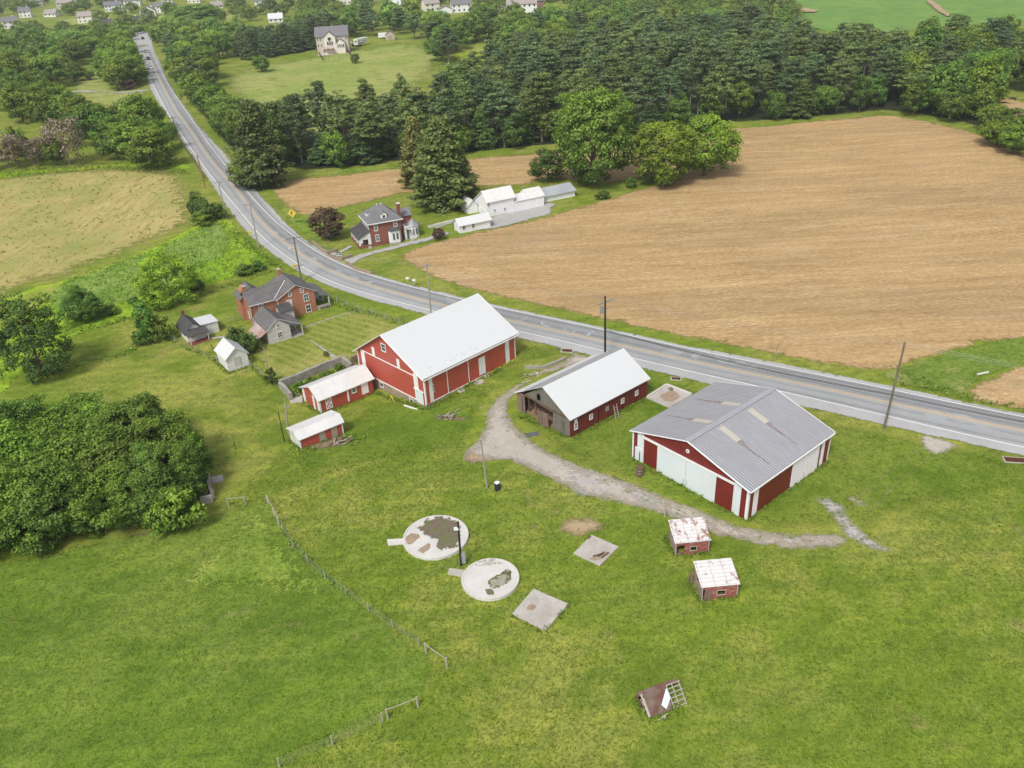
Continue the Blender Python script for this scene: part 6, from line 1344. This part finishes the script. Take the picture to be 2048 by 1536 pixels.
def trunk_mesh(name, hh, r0, tips, z0, mat='bark'):
    m = MB(); m.tube([(0, 0, -.3), (.1, .05, hh*.3), (0, .1, hh*.75)], r0, r0*.35, 8)
    for c in tips:
        a = Vector((0, 0, max(z0*.8, c[2]*.35))); b_ = Vector(c); m.tube([a, (a+b_)/2+Vector((0, 0, .3)), b_], r0*.38, r0*.1, 5)
    me = bpy.data.meshes.new(name); me.from_pydata(m.v, [], m.f); me.materials.append(MAT[mat]); return me
PRO = {}
def proto(kind, crown, trunk, hh, r): PRO.setdefault(kind, []).append((crown, trunk, hh, r))
for i in range(5):
    me, c = broad_crown('crown', 12, 5.2, .8, 95, 1.25, 55, .46, lump=.24); proto('broad', me, trunk_mesh('trunk', 12, .28, c[:6], 1.5), 12, 5.2)
for i in range(2):
    me, c = broad_crown('crown', 12, 6.2, -.5, 420, .85, 78, .26, lump=.2); proto('dense', me, trunk_mesh('trunk', 12, .3, c[:8], 1), 12, 6.2)
for i in range(2):
    me, c = broad_crown('crown', 12, 5.6, -.6, 190, .95, 62, .30, lump=.30); proto('ragged', me, trunk_mesh('trunk', 12, .25, c[:10], 1), 12, 5.6)
for i in range(2):
    me, c = broad_crown('crown', 16, 8, .9, 300, 1.35, 75, .40, lump=.17); proto('maple', me, trunk_mesh('trunk', 16, .55, c[:12], 2.5), 16, 8)
for i in range(3):
    me, c = broad_crown('crown', 3, 2, -.1, 40, .55, 60, .24, lump=.25); proto('bush', me, trunk_mesh('trunk', 3, .1, c[:4], .3), 3, 2)
for i in range(2):
    me, c = broad_crown('crown', 6, 3, .3, 60, .8, 80, .26, 'leaf_purple', lump=.15); proto('purple', me, trunk_mesh('trunk', 6, .2, c[:6], .6), 6, 3)
for i in range(2):
    me, c = broad_crown('crown', 8, 3.8, 1, 42, 1.1, 38, .34, 'leaf_dry', lump=.3); proto('dry', me, trunk_mesh('trunk', 8, .2, c[:16], 1, 'bark_pale'), 8, 3.8)
for i in range(2):   # arborvitae / vine column
    me, c = broad_crown('crown', 6, 1.5, 0, 60, .55, 60, .24, lump=.12); proto('column', me, trunk_mesh('trunk', 6, .15, c[:2], 1), 6, 1.5)
for i in range(2):   # far low detail
    me, c = broad_crown('crown', 12, 6, .5, 40, 1.9, 34, .85, lump=.25); proto('far', me, trunk_mesh('trunk', 12, .3, c[:3], 1.5), 12, 6)
def pine_crown(hh, r, z0, dense=1.0, kind='pine', droop=.0):
    C = []; N = []; S = []; T_ = []; tips = []
    z = z0; lv = 0; PH = RNG.uniform(.72, 1.18, 9)
    while z < hh-.2:
        t_ = (z-z0)/(hh-z0); nb = RNG.integers(5, 8) if kind == 'pine' else RNG.integers(8, 11)
        if kind == 'pine': R_ = r*(1.0-.62*t_**2.2)*min(1, .6+t_*1.6)*PH[lv % 9]
        else: R_ = r*(1-t_)**.8*min(1, .7+t_*3)+.25
        for k in range(nb):
            a = 2*pi*(k+RNG.uniform(-.3, .3))/nb+lv*1.3; ln = R_*RNG.uniform(.45, 1.2); rise = (.16+.38*t_-droop)*ln
            d = np.array([cos(a), sin(a), 0]); tip = np.array([0, 0, z])+d*ln+np.array([0, 0, rise]); tips.append(tip)
            nt = max(2, int(ln*1.5*dense))
            for j in range(nt):
                f = RNG.uniform(.30, 1.0)**.8; p = np.array([0, 0, z])+d*ln*f+np.array([0, 0, rise*f]); w = (1.0 if kind == 'pine' else .85)*(1.15-f*.35)
                n = int(24*dense); q = RNG.normal(0, 1, (n, 3))*np.array([w*.60, w*.60, w*.30])
                C.append(p+q); T_.append(d+RNG.normal(0, .45, (n, 3))+np.array([0, 0, .25])); N.append(RNG.normal(0, .45, (n, 3))+np.array([0, 0, .9])+d*.35)
                S.append(.36+q[:, 2]/w*.55+RNG.normal(0, .15, n)+.35*(f-.7)+.12*t_+RNG.normal(0, .14))  # overhead light painted into needle tone: tuft tops and tips paler
        z += (RNG.uniform(.95, 1.45) if kind == 'pine' else .62)*max(.6, (1-.4*t_)); lv += 1
    C = np.vstack(C); N = np.vstack(N); T_ = np.vstack(T_); S = np.concatenate(S)
    return leaf_obj('crown', C, N, np.full(len(C), .42 if kind == 'pine' else .36), S, 'needle', 1.25, T_), tips
for i in range(4):
    me, c = broad_crown('crown', 20, 4.9, RNG.uniform(3, 6), 120, 1.15, 42, .44, 'needle', .34, .5, taper=.62); proto('pine', me, trunk_mesh('trunk', 25, .26, c[:22], 5, 'bark_pale'), 20, 4.9)
for i in range(1):
    me, tp = pine_crown(20, 4.6, RNG.uniform(3, 7), .85); proto('pine', me, trunk_mesh('trunk', 25, .26, tp[::6][:22], 5, 'bark_pale'), 20, 4.6)
for i in range(2):
    me, tp = pine_crown(14, 4.2, .4, 1.25, 'spruce', .12); proto('spruce', me, trunk_mesh('trunk', 17, .25, tp[::9][:10], 1), 14, 4.2)
NAMES = dict(ragged='broadleaf_tree', broad='broadleaf_tree', dense='broadleaf_tree', maple='broadleaf_tree', bush='shrub', purple='purple_tree', dry='bare_tree', column='vine_tree', far='broadleaf_tree', pine='pine_tree', spruce='spruce_tree')
CATS = dict(bush='shrub', pine='pine tree', spruce='spruce tree')
def tree(kind, p, hh, r, label, tint=(1, 1, 1), group=None, idx=None, name=None, cat=None):
    cr, tk, H0, R0 = PRO[kind][idx if idx is not None else random.randrange(len(PRO[kind]))]
    t_ = bpy.data.objects.new(name or NAMES[kind], None); COL.objects.link(t_); t_.empty_display_size = .2
    t_.location = p; t_.rotation_euler = (0, 0, random.uniform(0, 6.28)); t_.scale = (r/R0, r/R0, hh/H0); tag(t_, label, cat or CATS.get(kind, 'tree'), group)
    hz = sm(220, 800, p[1]); tint = tuple(a*(1+.2*hz)+b_*hz for a, b_ in zip(tint, (.45, .40, .9)))  # distance haze painted into the tint: farther trees paler and bluer
    for nm, me in (('trunk', tk), ('crown', cr)):
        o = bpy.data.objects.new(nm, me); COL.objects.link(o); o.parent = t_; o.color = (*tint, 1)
    return t_
def ptree(kind, bx, by, ty, w, label, tint=(1, 1, 1), group=None, **k):
    p = at(bx, by); return tree(kind, p, max(.8, tall(p, ty)), w/2*dist(p)/F, label, tint, group, **k)
BR, DK, YG = (1.25, 1.2, .8), (.70, .82, .78), (1.5, 1.35, .75)
# specimen trees
ptree('maple', 1186, 368, 182, 158, 'tallest broad bright green tree standing alone behind the white farm buildings', (1.15, 1.2, .85))
ptree('maple', 1325, 369, 246, 128, 'round yellow-green tree at the field corner, left of the close pair', (1.6, 1.65, .9))
ptree('maple', 1408, 352, 230, 118, 'round yellow-green tree at the field corner, right of the close pair', (1.65, 1.7, .95))
ptree('broad', 1097, 363, 300, 76, 'small dark tree left of the tallest lone green tree', DK)
ptree('spruce', 893, 412, 238, 122, 'big dark spruce right beside the small white hut', (1.35, 1.25, .85)); ptree('spruce', 838, 376, 238, 66, 'brownish thin spruce left of the big dark spruce', (2.0, 1.55, 1.1)); ptree('spruce', 868, 398, 262, 80, 'olive spruce between the brownish and the big dark spruce', (1.5, 1.35, .85)); ptree('spruce', 925, 398, 300, 60, 'shorter spruce on the right of the spruce clump', (1.2, 1.15, .8))
ptree('purple', 657, 478, 415, 72, 'dark purple-leaved maple left of the brick house', (1.05, 1.35, .95)); ptree('purple', 878, 479, 456, 27, 'small purple shrub beside the brick house drive', cat='shrub', name='purple_shrub')
ptree('spruce', 530, 372, 205, 95, 'tall dark roadside conifer at the near end of the wood', (1.2, 1.15, .85)); ptree('broad', 508, 372, 300, 80, 'bright leafy tree behind the end of the guardrail', BR)
ptree('ragged', 84, 748, 602, 126, 'large dark ragged tree at the left edge of the meadow', (.72, .80, .75), idx=0)
ptree('dense', 170, 640, 580, 72, 'round dark green shrub tree on the meadow edge', (.85, 1.0, .8), cat='tree', name='small_tree'); ptree('ragged', 344, 604, 514, 112, 'wide yellow-green shrub tree in the meadow weeds', (2.0, 2.2, .9), cat='tree', name='small_tree')
ptree('column', 300, 688, 600, 34, 'tall vine-covered stump at the fence corner', (.85, 1.1, .8)); ptree('bush', 330, 680, 632, 42, 'light shrub growing right of the vine-covered stump', BR); ptree('bush', 283, 690, 664, 30, 'low leafy shrub at the foot of the vine-covered stump', (.8, 1, .8))
for bx, by, ty, w, lab, tn in ((402, 440, 385, 38, 'upright dark shrub at the corner of the stubble field', DK), (415, 442, 398, 40, 'dense dark roadside shrub in the middle of the clump', DK), (440, 438, 407, 34, 'low dark shrub by the pale utility pole', DK), (406, 452, 425, 40, 'lighter leafy shrub at the foot of the roadside clump', BR), (480, 694, 654, 44, 'dark shrub squeezed beside the small white outbuilding', DK), (503, 702, 668, 42, 'dark round shrub by the derelict farmhouse wing', DK), (545, 768, 740, 26, 'dark round shrub at the yard wall corner', DK), (653, 712, 703, 12, 'tiny brown shrub on the garden walk', (1.2, .9, .8)),
        (492, 548, 531, 40, 'dark tangled shrub on the meadow boundary', (.9, .9, .8)), (515, 540, 524, 34, 'low shrub at the end of the meadow boundary hedge', (.8, 1, .8)), (300, 606, 590, 30, 'dark shrub under the yellow-green shrub tree', DK), (395, 580, 562, 32, 'low dark shrub on the mown boundary', DK), (268, 608, 596, 22, 'small shrub on the mown meadow boundary', (.8, 1, .7)), (224, 628, 612, 30, 'low leafy shrub right of the round dark shrub tree', BR), (1205, 398, 379, 28, 'small green shrub at the edge of the ploughed field', (.9, 1.1, .8)), (1262, 376, 356, 24, 'small dark shrub below the yellow-green pair', (.7, .9, .7)),
        (370, 1052, 978, 92, 'bright hanging vine shrub at the corner of the big thicket', (1.3, 1.5, .8)), (335, 1060, 1000, 70, 'vivid green low shrub in front of the big thicket', (1.25, 1.5, .8)), (395, 950, 875, 60, 'lighter bush on the right side of the big thicket', (1.1, 1.3, .8)), (560, 470, 450, 1, '', None), (772, 505, 495, 1, '', None)):
    if lab: ptree('bush', bx, by, ty, w, lab, tn)
for k, (bx, by, ty, w) in enumerate(((600, 780, 764, 22), (625, 770, 755, 26), (655, 758, 743, 26), (680, 742, 728, 22), (612, 786, 774, 18), (640, 768, 756, 18), (702, 748, 737, 14))):
    ptree('bush', bx, by, ty, w, 'leafy weed shrub growing inside the walled yard', (.9, 1.15, .7), 'weed shrubs in the walled yard')
# thicket lower-left
TH = [(30, 935, 822, 170), (110, 905, 806, 170), (200, 900, 803, 170), (285, 915, 803, 160), (345, 945, 838, 130), (-40, 1000, 850, 200), (60, 1020, 880, 190), (160, 1000, 870, 200), (250, 1000, 875, 180), (330, 1010, 890, 160), (-60, 1075, 920, 190), (30, 1085, 935, 180), (120, 1065, 930, 175), (200, 1045, 920, 165), (270, 1030, 915, 145), (395, 955, 880, 70), (380, 995, 900, 90)]
for k, (bx, by, ty, w) in enumerate(TH):
    ptree('ragged' if k % 3 == 1 else 'dense', bx, by, ty+random.uniform(-12, 22), w*random.uniform(.86, 1.02), 'dark green tree merging into the big thicket beside the pasture', random.choice([(1.0, 1.15, .85), (1.1, 1.25, .8), (.9, 1.1, .9), (1.25, 1.35, .85)]), 'trees of the big thicket', idx=k % 2)
# scatter
OCC = []
def poisson(poly_px, sp, n_try=6000, seed=1, blocked=None):
    W_ = [tuple(at(*p)[:2]) for p in poly_px]; A = np.array(W_); mn, mx = A.min(0), A.max(0); rr = np.random.default_rng(seed); out = []; cell = {}
    for _ in range(n_try):
        q = rr.uniform(mn, mx)
        if not inside(q[None], W_)[0]: continue
        k = (int(q[0]//sp), int(q[1]//sp)); ok = True
        for a in (-1, 0, 1):
            for c in (-1, 0, 1):
                for z in cell.get((k[0]+a, k[1]+c), ()):
                    if (z[0]-q[0])**2+(z[1]-q[1])**2 < sp*sp: ok = False
        if ok: cell.setdefault(k, []).append(q); out.append((q[0], q[1]))
    return out
FARLIST = []
def wood(poly, sp, kinds, label, group, hr, rr, tints, seed, stuff=False, tries=6000):
    P = poisson(poly, sp, tries, seed)
    rs = random.Random(seed)
    for x, y in P:
        u, v = proj((x, y, h(x, y)))
        if not (-90 < u < 2140 and v > -5): continue
        k = rs.choice(kinds); hh = rs.uniform(*hr); r = rs.uniform(*rr)
        if any(abs(x-a) < q+r and -q*(9 if c > 500 else 1.6)-r < y-c < q+r for a, c, q in KEEP): continue
        tn = rs.choice(tints); 
        if stuff: FARLIST.append((x, y, hh, r, tn)); continue
        sp_ = {'pine': 'pine', 'spruce': 'conifer', 'dry': 'half-bare brownish tree'}.get(k, 'leafy tree'); lb = label.format(sp_)
        tree(k, (x, y, h(x, y)), hh, r, lb, tn, group+(' pines' if k == 'pine' else ''))
    return len(P)
KEEP = []
for o in list(scene.objects):
    if o.parent is None and o.get('category') in ('house', 'outbuilding', 'camper', 'car', 'trailer') and o.location.y > 250:
        KEEP.append((o.location.x+6, o.location.y+4, 9 if o['category'] == 'house' else 4))
GT = [(.9, 1.05, .9), (1.05, 1.15, 1), (.8, .98, .95), (1.2, 1.25, .9), (1.4, 1.35, .9), (1.0, 1.15, .85)]
PT = [(1.05, 1.15, 1.05), (1.15, 1.2, 1.1), (1.35, 1.35, 1.0), (1.0, 1.12, 1.1), (1.45, 1.4, .95)]
cnt = {}
PW = [(580, 327), (700, 331), (830, 316), (1000, 296), (1240, 275), (1450, 243), (1620, 231), (1760, 218), (1820, 180), (1760, 138), (1620, 118), (1450, 105), (1250, 108), (1080, 140), (1000, 170), (940, 215), (860, 262), (760, 278), (640, 284), (560, 290), (545, 310)]
cnt['pine'] = wood(PW, 10.2, ['pine'], 'tall dark green {} in the dense wood behind the ploughed field', 'wood behind the ploughed field', (14, 19.5), (4.3, 6.4), PT, 11, tries=9000)
cnt['edge'] = wood([(600, 332), (700, 336), (830, 321), (1000, 301), (1240, 280), (1450, 248), (1620, 235), (1760, 223), (1750, 214), (1620, 226), (1450, 237), (1240, 268), (1000, 288), (830, 307), (700, 320), (590, 320)], 7.5, ['broad', 'broad', 'spruce'], 'shorter {} filling the front edge of the wood by the field', 'front edge of the wood', (7, 12), (3.2, 4.6), [(.8, 1.0, .85), (.9, 1.08, .85), (1.15, 1.25, .85)], 12)
cnt['right'] = wood([(1770, 220), (1880, 238), (1960, 235), (1975, 190), (2048, 182), (2200, 175), (2200, 100), (2048, 102), (1900, 118), (1780, 132), (1700, 125), (1760, 160)], 11, ['broad', 'broad', 'pine'], '{} in the right-hand part of the wood', 'right part of the wood', (12, 16.5), (5.5, 7.2), GT, 13)
cnt['rb'] = wood([(1980, 300), (2048, 318), (2200, 360), (2200, 262), (2060, 262), (2020, 270)], 8, ['broad'], '{} at the far right corner of the ploughed field', 'trees at the far right corner', (6, 10), (4, 5.5), [(1.2, 1.25, .85)], 44)
cnt['line'] = wood([(1795, 229), (1860, 241), (1940, 259), (2048, 294), (2200, 332), (2200, 318), (2048, 280), (1975, 246), (1930, 225), (1860, 215)], 7, ['broad'], '{} in the hedge line along the right end of the ploughed field', 'hedge line at the right', (6, 11), (3.5, 5.5), [(1.1, 1.15, .8), (.95, 1.05, .85), (1.25, 1.2, .85)], 14)
cnt['belt'] = wood([(0, 215), (20, 190), (60, 185), (110, 200), (135, 240), (160, 258), (270, 262), (300, 262), (328, 290), (352, 325), (335, 342), (270, 334), (200, 308), (140, 278), (60, 250), (10, 235)], 9, ['broad'], '{} in the leafy belt between the stubble field and the road', 'belt left of the road', (10, 15), (5, 7), [(1.1, 1.2, .8), (1, 1.1, .8), (.85, 1, .8), (1.25, 1.25, .8)], 15)
cnt['clump'] = wood([(218, 168), (228, 112), (252, 94), (262, 118), (270, 150), (276, 174), (235, 182)], 9, ['broad'], '{} in the bright clump left of the far road', 'clump left of the far road', (10, 15), (5, 7), [(1.3, 1.35, .8), (1.1, 1.2, .8)], 16)
cnt['rside'] = wood([(318, 98), (345, 95), (400, 118), (425, 140), (418, 175), (435, 225), (480, 275), (530, 290), (540, 305), (565, 330), (530, 345), (502, 340), (480, 312), (460, 285), (433, 256), (403, 220), (378, 183), (352, 148)], 10.5, ['broad', 'broad', 'pine'], '{} on the right side of the road below the hilltop lawn', 'trees right of the road', (10, 15), (4.8, 6.8), GT, 17)
cnt['left'] = wood([(-90, 190), (-90, 105), (40, 100), (130, 105), (215, 108), (200, 122), (150, 128), (125, 150), (110, 175), (60, 190)], 13, ['broad'], '{} in the leafy wood at the far left', 'leafy wood at the far left', (12, 17), (6, 8.5), GT, 18)
cnt['ll'] = wood([(-90, 355), (-90, 300), (0, 312), (60, 312), (120, 315), (150, 322), (130, 334), (40, 345), (0, 350)], 8.5, ['broad', 'dry', 'bush'], '{} in the scrub above the stubble field', 'scrub at the left margin', (5, 9), (3.2, 4.6), [(1.1, 1.15, .85), (1.2, 1.2, .9)], 19)
ptree('dry', 140, 330, 238, 70, 'tall tree with pinkish bare top in the scrub above the stubble field'); ptree('dry', 20, 335, 262, 70, 'pinkish half-bare tree at the left margin'); ptree('dry', 80, 330, 275, 50, 'thin bare tree between the two pinkish trees')
cnt['hedge'] = wood([(480, 104), (540, 96), (610, 84), (625, 92), (625, 98), (560, 112), (500, 122)], 6.5, ['spruce'], 'dark {} in the tall hedge left of the hilltop house', 'conifer hedge', (12, 14), (4, 5), [(.9, 1, .8), (1, 1.05, .8)], 20)
cnt['top'] = wood([(316, 92), (330, 62), (420, 68), (520, 74), (620, 76), (610, 82), (540, 94), (440, 118), (400, 106)], 13, ['broad'], '{} behind the hilltop lawn on the left', 'trees behind the hilltop lawn', (12, 16), (6, 8), GT, 21)
cnt['beh'] = wood([(625, 80), (700, 80), (780, 68), (870, 70), (930, 88), (905, 130), (885, 135), (880, 115), (855, 88), (800, 72), (790, 66), (840, 52), (620, 60)], 12.5, ['broad', 'broad', 'pine'], '{} behind the hilltop house and its lawn', 'trees behind the hilltop house', (13, 18), (6, 8), GT, 22)
cnt['mid'] = wood([(930, 85), (960, 78), (1030, 62), (1120, 66), (1250, 60), (1400, 66), (1540, 78), (1600, 98), (1450, 95), (1250, 102), (1080, 132), (1010, 140), (1010, 90)], 14, ['broad', 'broad', 'pine'], '{} on the far side of the wood', 'far side of the wood', (12, 17), (6, 8), GT, 23)
ptree('broad', 525, 144, 112, 34, 'lone round tree on the hilltop lawn', (.9, 1.1, .8)); ptree('broad', 711, 127, 108, 18, 'small tree on the lawn below the hilltop house', (.6, .8, .7)); ptree('bush', 689, 104, 94, 9, 'round clipped bush at the hilltop house corner', DK); ptree('broad', 150, 162, 126, 40, 'grey-green tree on the far left lawn', (1.0, 1.0, 1.0)); ptree('broad', 181, 160, 140, 18, 'small round tree on the far left lawn', (.8, 1, .8)); ptree('purple', 258, 180, 158, 26, 'dark purple tree by the far road')
for k in range(5): ptree('column', 1050.5+8*k, 39, 24, 7, 'clipped cone arborvitae in the row below the white house', (.7, .8, .8), 'row of arborvitae', name='arborvitae')
ptree('maple', 395, 66, 10, 92, 'big round dark tree above the road crest', (.8, 1.0, .8))
for k, (bx, by, ty, w) in enumerate(((262, 80, 58, 22), (252, 92, 64, 24), (276, 68, 48, 24), (292, 64, 48, 22), (308, 68, 46, 24), (322, 84, 54, 26), (243, 84, 62, 22))): ptree('broad', bx, by, ty, w, 'tree crowding the crest of the far road', random.choice(GT), 'trees at the road crest')
# very far trees: one mass
for poly, sp, sd in (([(-60, 98), (-60, 4), (110, 4), (215, 8), (330, 8), (480, 6), (620, 10), (625, 58), (480, 62), (340, 60), (330, 70), (262, 66), (200, 62), (150, 66), (60, 66), (60, 98)], 19, 31), ([(-60, 100), (60, 98), (70, 70), (200, 68), (250, 72), (235, 104), (130, 108)], 14, 33), ([(620, 60), (620, 4), (1100, 2), (1100, 58), (1030, 58), (960, 76), (850, 50)], 17, 32), ([(1090, 60), (1090, 2), (1570, 2), (1580, 44), (1400, 58), (1250, 56)], 16, 34)):
    wood(poly, sp, ['far'], 'x', 'x', (8, 12), (5, 8), GT, sd, True, 5000)
random.seed(4)
FARLIST = [f_ for f_ in FARLIST if random.random() < .85]
def far_mass():
    groups = {}
    for x, y, hh, r, tn in FARLIST: groups.setdefault(tn, []).append((x, y, hh, r))
    Vs = []; Ss = []; nv = 0
    base = []
    for me, tk, H0, R0 in PRO['far']:
        co = np.empty(len(me.vertices)*3, np.float32); me.vertices.foreach_get('co', co); s_ = np.empty(len(me.vertices), np.float32); me.attributes['shade'].data.foreach_get('value', s_); base.append((co.reshape(-1, 3), s_, H0, R0))
    for k, (x, y, hh, r, tn) in enumerate(FARLIST):
        co, s_, H0, R0 = base[k % 2]; a = random.uniform(0, 6.28); c, sn = cos(a), sin(a); q = co*np.array([r/R0, r/R0, hh/H0]); q = np.stack([q[:, 0]*c-q[:, 1]*sn+x, q[:, 0]*sn+q[:, 1]*c+y, q[:, 2]+h(x, y)], 1)
        Vs.append(q); Ss.append(s_*.6+random.uniform(.12, .5))  # raised leaf tone paints distance haze onto the far crowns
    V = np.vstack(Vs).astype(np.float32); S = np.clip(np.concatenate(Ss), 0, 1); n = len(V)//4
    me = bpy.data.meshes.new('far_woodland'); me.vertices.add(4*n); me.vertices.foreach_set('co', V.ravel()); me.loops.add(4*n); me.loops.foreach_set('vertex_index', np.arange(4*n, dtype=np.int32)); me.polygons.add(n)
    me.polygons.foreach_set('loop_start', np.arange(0, 4*n, 4, dtype=np.int32)); me.polygons.foreach_set('loop_total', np.full(n, 4, dtype=np.int32)); me.update()
    me.attributes.new('shade', 'FLOAT', 'POINT').data.foreach_set('value', S.astype(np.float32)); me.materials.append(MAT['leaf'])
    o = bpy.data.objects.new('far_woodland', me); COL.objects.link(o); tag(o, 'distant woodland of round crowns around the far houses', 'woodland', None, 'stuff')
far_mass()
# weeds and tufts (ground cover)
def tufts(name, label, polys, dens, size, hgt_, mat='blade', shade=(.2, .9), seed=5):
    rr = np.random.default_rng(seed); C = []; 
    for poly in polys:
        W_ = [tuple(at(*p)[:2]) for p in poly]; A = np.array(W_); mn, mx = A.min(0), A.max(0); n = int((mx-mn).prod()*dens); P = rr.uniform(mn, mx, (n, 2)); P = P[inside(P, W_)]
        C.append(P)
    C = np.vstack(C); n = len(C); z = np.array([h(x, y) for x, y in C]); k = 3
    P = np.repeat(np.column_stack([C, z]), k, 0); P[:, :2] += rr.normal(0, size*.7, (n*k, 2)); P[:, 2] += rr.uniform(0, hgt_, n*k)
    N = rr.normal(0, .6, (n*k, 3)); N[:, 2] += .5; cl = np.repeat(rr.uniform(*shade, n), k)
    me = leaf_obj(name, P, N, rr.uniform(.5, 1.2, n*k)*size, cl+rr.normal(0, .1, n*k), mat); o = bpy.data.objects.new(name, me); COL.objects.link(o); tag(o, label, 'weeds', None, 'stuff')
tufts('meadow_weeds_cover', 'tall rough weeds covering the meadow left of the road', [[(88, 600), (150, 555), (250, 520), (350, 480), (430, 435), (470, 452), (520, 505), (540, 522), (480, 552), (400, 575), (300, 598), (240, 618), (120, 640), (60, 700), (0, 760), (-40, 700), (30, 640)]], 2.0, .34, .6, shade=(.45, 1.1))
tufts('fence_weeds', 'rough weeds growing along the old field fences', [[(150, 725), (215, 712), (270, 695), (275, 702), (220, 722), (150, 738)], [(330, 672), (440, 722), (438, 730), (328, 680)], [(500, 730), (560, 778), (556, 784), (498, 740)], [(640, 590), (700, 612), (840, 652), (838, 660), (695, 622), (638, 598)], [(565, 1052), (600, 1100), (594, 1106), (560, 1060)], [(590, 1100), (720, 1205), (716, 1212), (588, 1108)]], 5, .28, .5, seed=6)
tufts('yard_weeds', 'tall weeds in the yard and round the board pile', [[(575, 786), (600, 770), (690, 728), (722, 712), (716, 738), (660, 768), (610, 800)], [(690, 870), (728, 872), (730, 885), (700, 898)], [(575, 892), (612, 898), (650, 900), (600, 908)]], 5, .3, .6, seed=7)
tufts('bank_weeds', 'green weeds on the road bank and field margins', [[(440, 440), (520, 500), (560, 528), (600, 560), (590, 562), (540, 532), (500, 505), (440, 460)], [(0, 345), (180, 325), (340, 330), (390, 350), (370, 352), (200, 340), (0, 358)], [(1800, 745), (1930, 790), (2040, 815), (2040, 822), (1900, 795), (1790, 770)], [(100, 650), (170, 655), (330, 612), (470, 562), (545, 540), (545, 548), (470, 572), (330, 622), (170, 668), (80, 672)]], 3, .3, .5, seed=8)
def skirt(pts, w):
    P = [at(*p) for p in pts]; out = []
    for a, c in zip(P, P[1:]):
        d = (c-a).normalized(); n = Vector((-d.y, d.x, 0))*w; out.append([proj(a+n), proj(c+n), proj(c-n), proj(a-n)])
    return out
tufts('wall_weeds', 'rank grass growing along the foot of the farm buildings', skirt([(1264, 921), (1491, 1042), (1655, 925)], .35)+skirt([(1037, 832), (1140, 877), (1290, 801)], .35)+skirt([(735, 780), (852, 820), (1031, 724)], .4)+skirt([(1326, 1076), (1350, 1114), (1418, 1108)], .35)+skirt([(1380, 1166), (1402, 1204), (1478, 1196)], .35)+skirt([(580, 880), (603, 901), (690, 867)], .4)+skirt([(606, 808), (645, 828), (745, 785)], .35)+skirt([(430, 720), (458, 748), (500, 733)], .35)+skirt([(1270, 1405), (1300, 1440), (1366, 1418)], .35)+skirt([(1024, 1232), (1091, 1266), (1138, 1212)], .15), 16, .2, .3, shade=(.05, .55), seed=15)
tufts('drive_weeds', 'grass tufts creeping into the gravel drive', [[(1190, 955), (1260, 975), (1400, 1035), (1520, 1068), (1640, 1078), (1640, 1086), (1500, 1078), (1390, 1045), (1260, 990), (1190, 968)], [(1150, 985), (1330, 1030), (1340, 1040), (1150, 1000)], [(1020, 860), (1060, 890), (1050, 893), (1010, 865)]], 2.2, .2, .15, seed=14)
tufts('field_sprouts', 'dark green weed tufts dotting the stubble field', [[(0, 370), (100, 350), (300, 340), (380, 370), (398, 430), (330, 470), (200, 525), (60, 565), (0, 590)]], .13, .34, .3, shade=(.3, .65), seed=9)

tufts('grass_tufts', 'short mown grass and clover tufts over the near lawns', [[(-150, 1150), (200, 1085), (430, 1040), (560, 900), (760, 850), (930, 850), (925, 930), (1060, 950), (1250, 1020), (1450, 1090), (1800, 1110), (1900, 900), (2150, 930), (2250, 1650), (-200, 1650)]], 17, .12, .06, shade=(.2, .8), seed=12)
HAZE = 0.00014
if HAZE:
    hz_ = MB().box(-1800, 1800, -60, 1900, -6, 90); hm = bpy.data.materials.new('haze'); hm.use_nodes = True; ht = hm.node_tree; ht.nodes.clear()
    ho = ht.nodes.new('ShaderNodeOutputMaterial'); hv = ht.nodes.new('ShaderNodeVolumeScatter'); hv.inputs['Color'].default_value = (.90, .95, 1, 1); hv.inputs['Density'].default_value = HAZE; ht.links.new(hv.outputs[0], ho.inputs['Volume'])
    tag(hz_.build('haze', hm), None, None, None, 'structure')
# ------------------------------------------------------------------ light, world, camera
w = bpy.data.worlds.new('World'); scene.world = w; w.use_nodes = True; nt = w.node_tree; bg = nt.nodes['Background']
sky = nt.nodes.new('ShaderNodeTexSky'); sky.sky_type = 'NISHITA'; sky.sun_disc = False
SUN_EL, SUN_AZ = radians(51), radians(243)      # direction the sun comes from (math angle from +x)
sky.sun_elevation = SUN_EL; sky.sun_rotation = pi/2-SUN_AZ
sky.air_density = 1.0; sky.dust_density = 3.0
hs = nt.nodes.new('ShaderNodeHueSaturation'); hs.inputs['Saturation'].default_value = .35; nt.links.new(sky.outputs[0], hs.inputs['Color'])
nt.links.new(hs.outputs[0], bg.inputs['Color']); bg.inputs['Strength'].default_value = .15
sl = bpy.data.lights.new('sun', 'SUN'); sl.energy = 2.4; sl.angle = radians(12); sl.color = (1, .955, .885)
so = bpy.data.objects.new('sun', sl); COL.objects.link(so)
dv = Vector((cos(SUN_AZ)*cos(SUN_EL), sin(SUN_AZ)*cos(SUN_EL), sin(SUN_EL))); so.rotation_euler = dv.to_track_quat('Z', 'Y').to_euler(); so.location = dv*100
cam = bpy.data.cameras.new('camera'); cam.sensor_width = 36; cam.lens = F/2048*36; cam.clip_end = 12000; cam.clip_start = .5
co = bpy.data.objects.new('camera', cam); COL.objects.link(co)
R3 = Matrix(((M[0][0], -M[1][0], -M[2][0]), (M[0][1], -M[1][1], -M[2][1]), (M[0][2], -M[1][2], -M[2][2])))
co.matrix_world = Matrix.Translation((0, 0, H)) @ R3.to_4x4(); scene.camera = co
scene.view_settings.view_transform = 'Standard'; scene.view_settings.look = 'None'; scene.view_settings.exposure = 0
print('counts', cnt, 'far', len(FARLIST), 'objects', len(scene.objects))
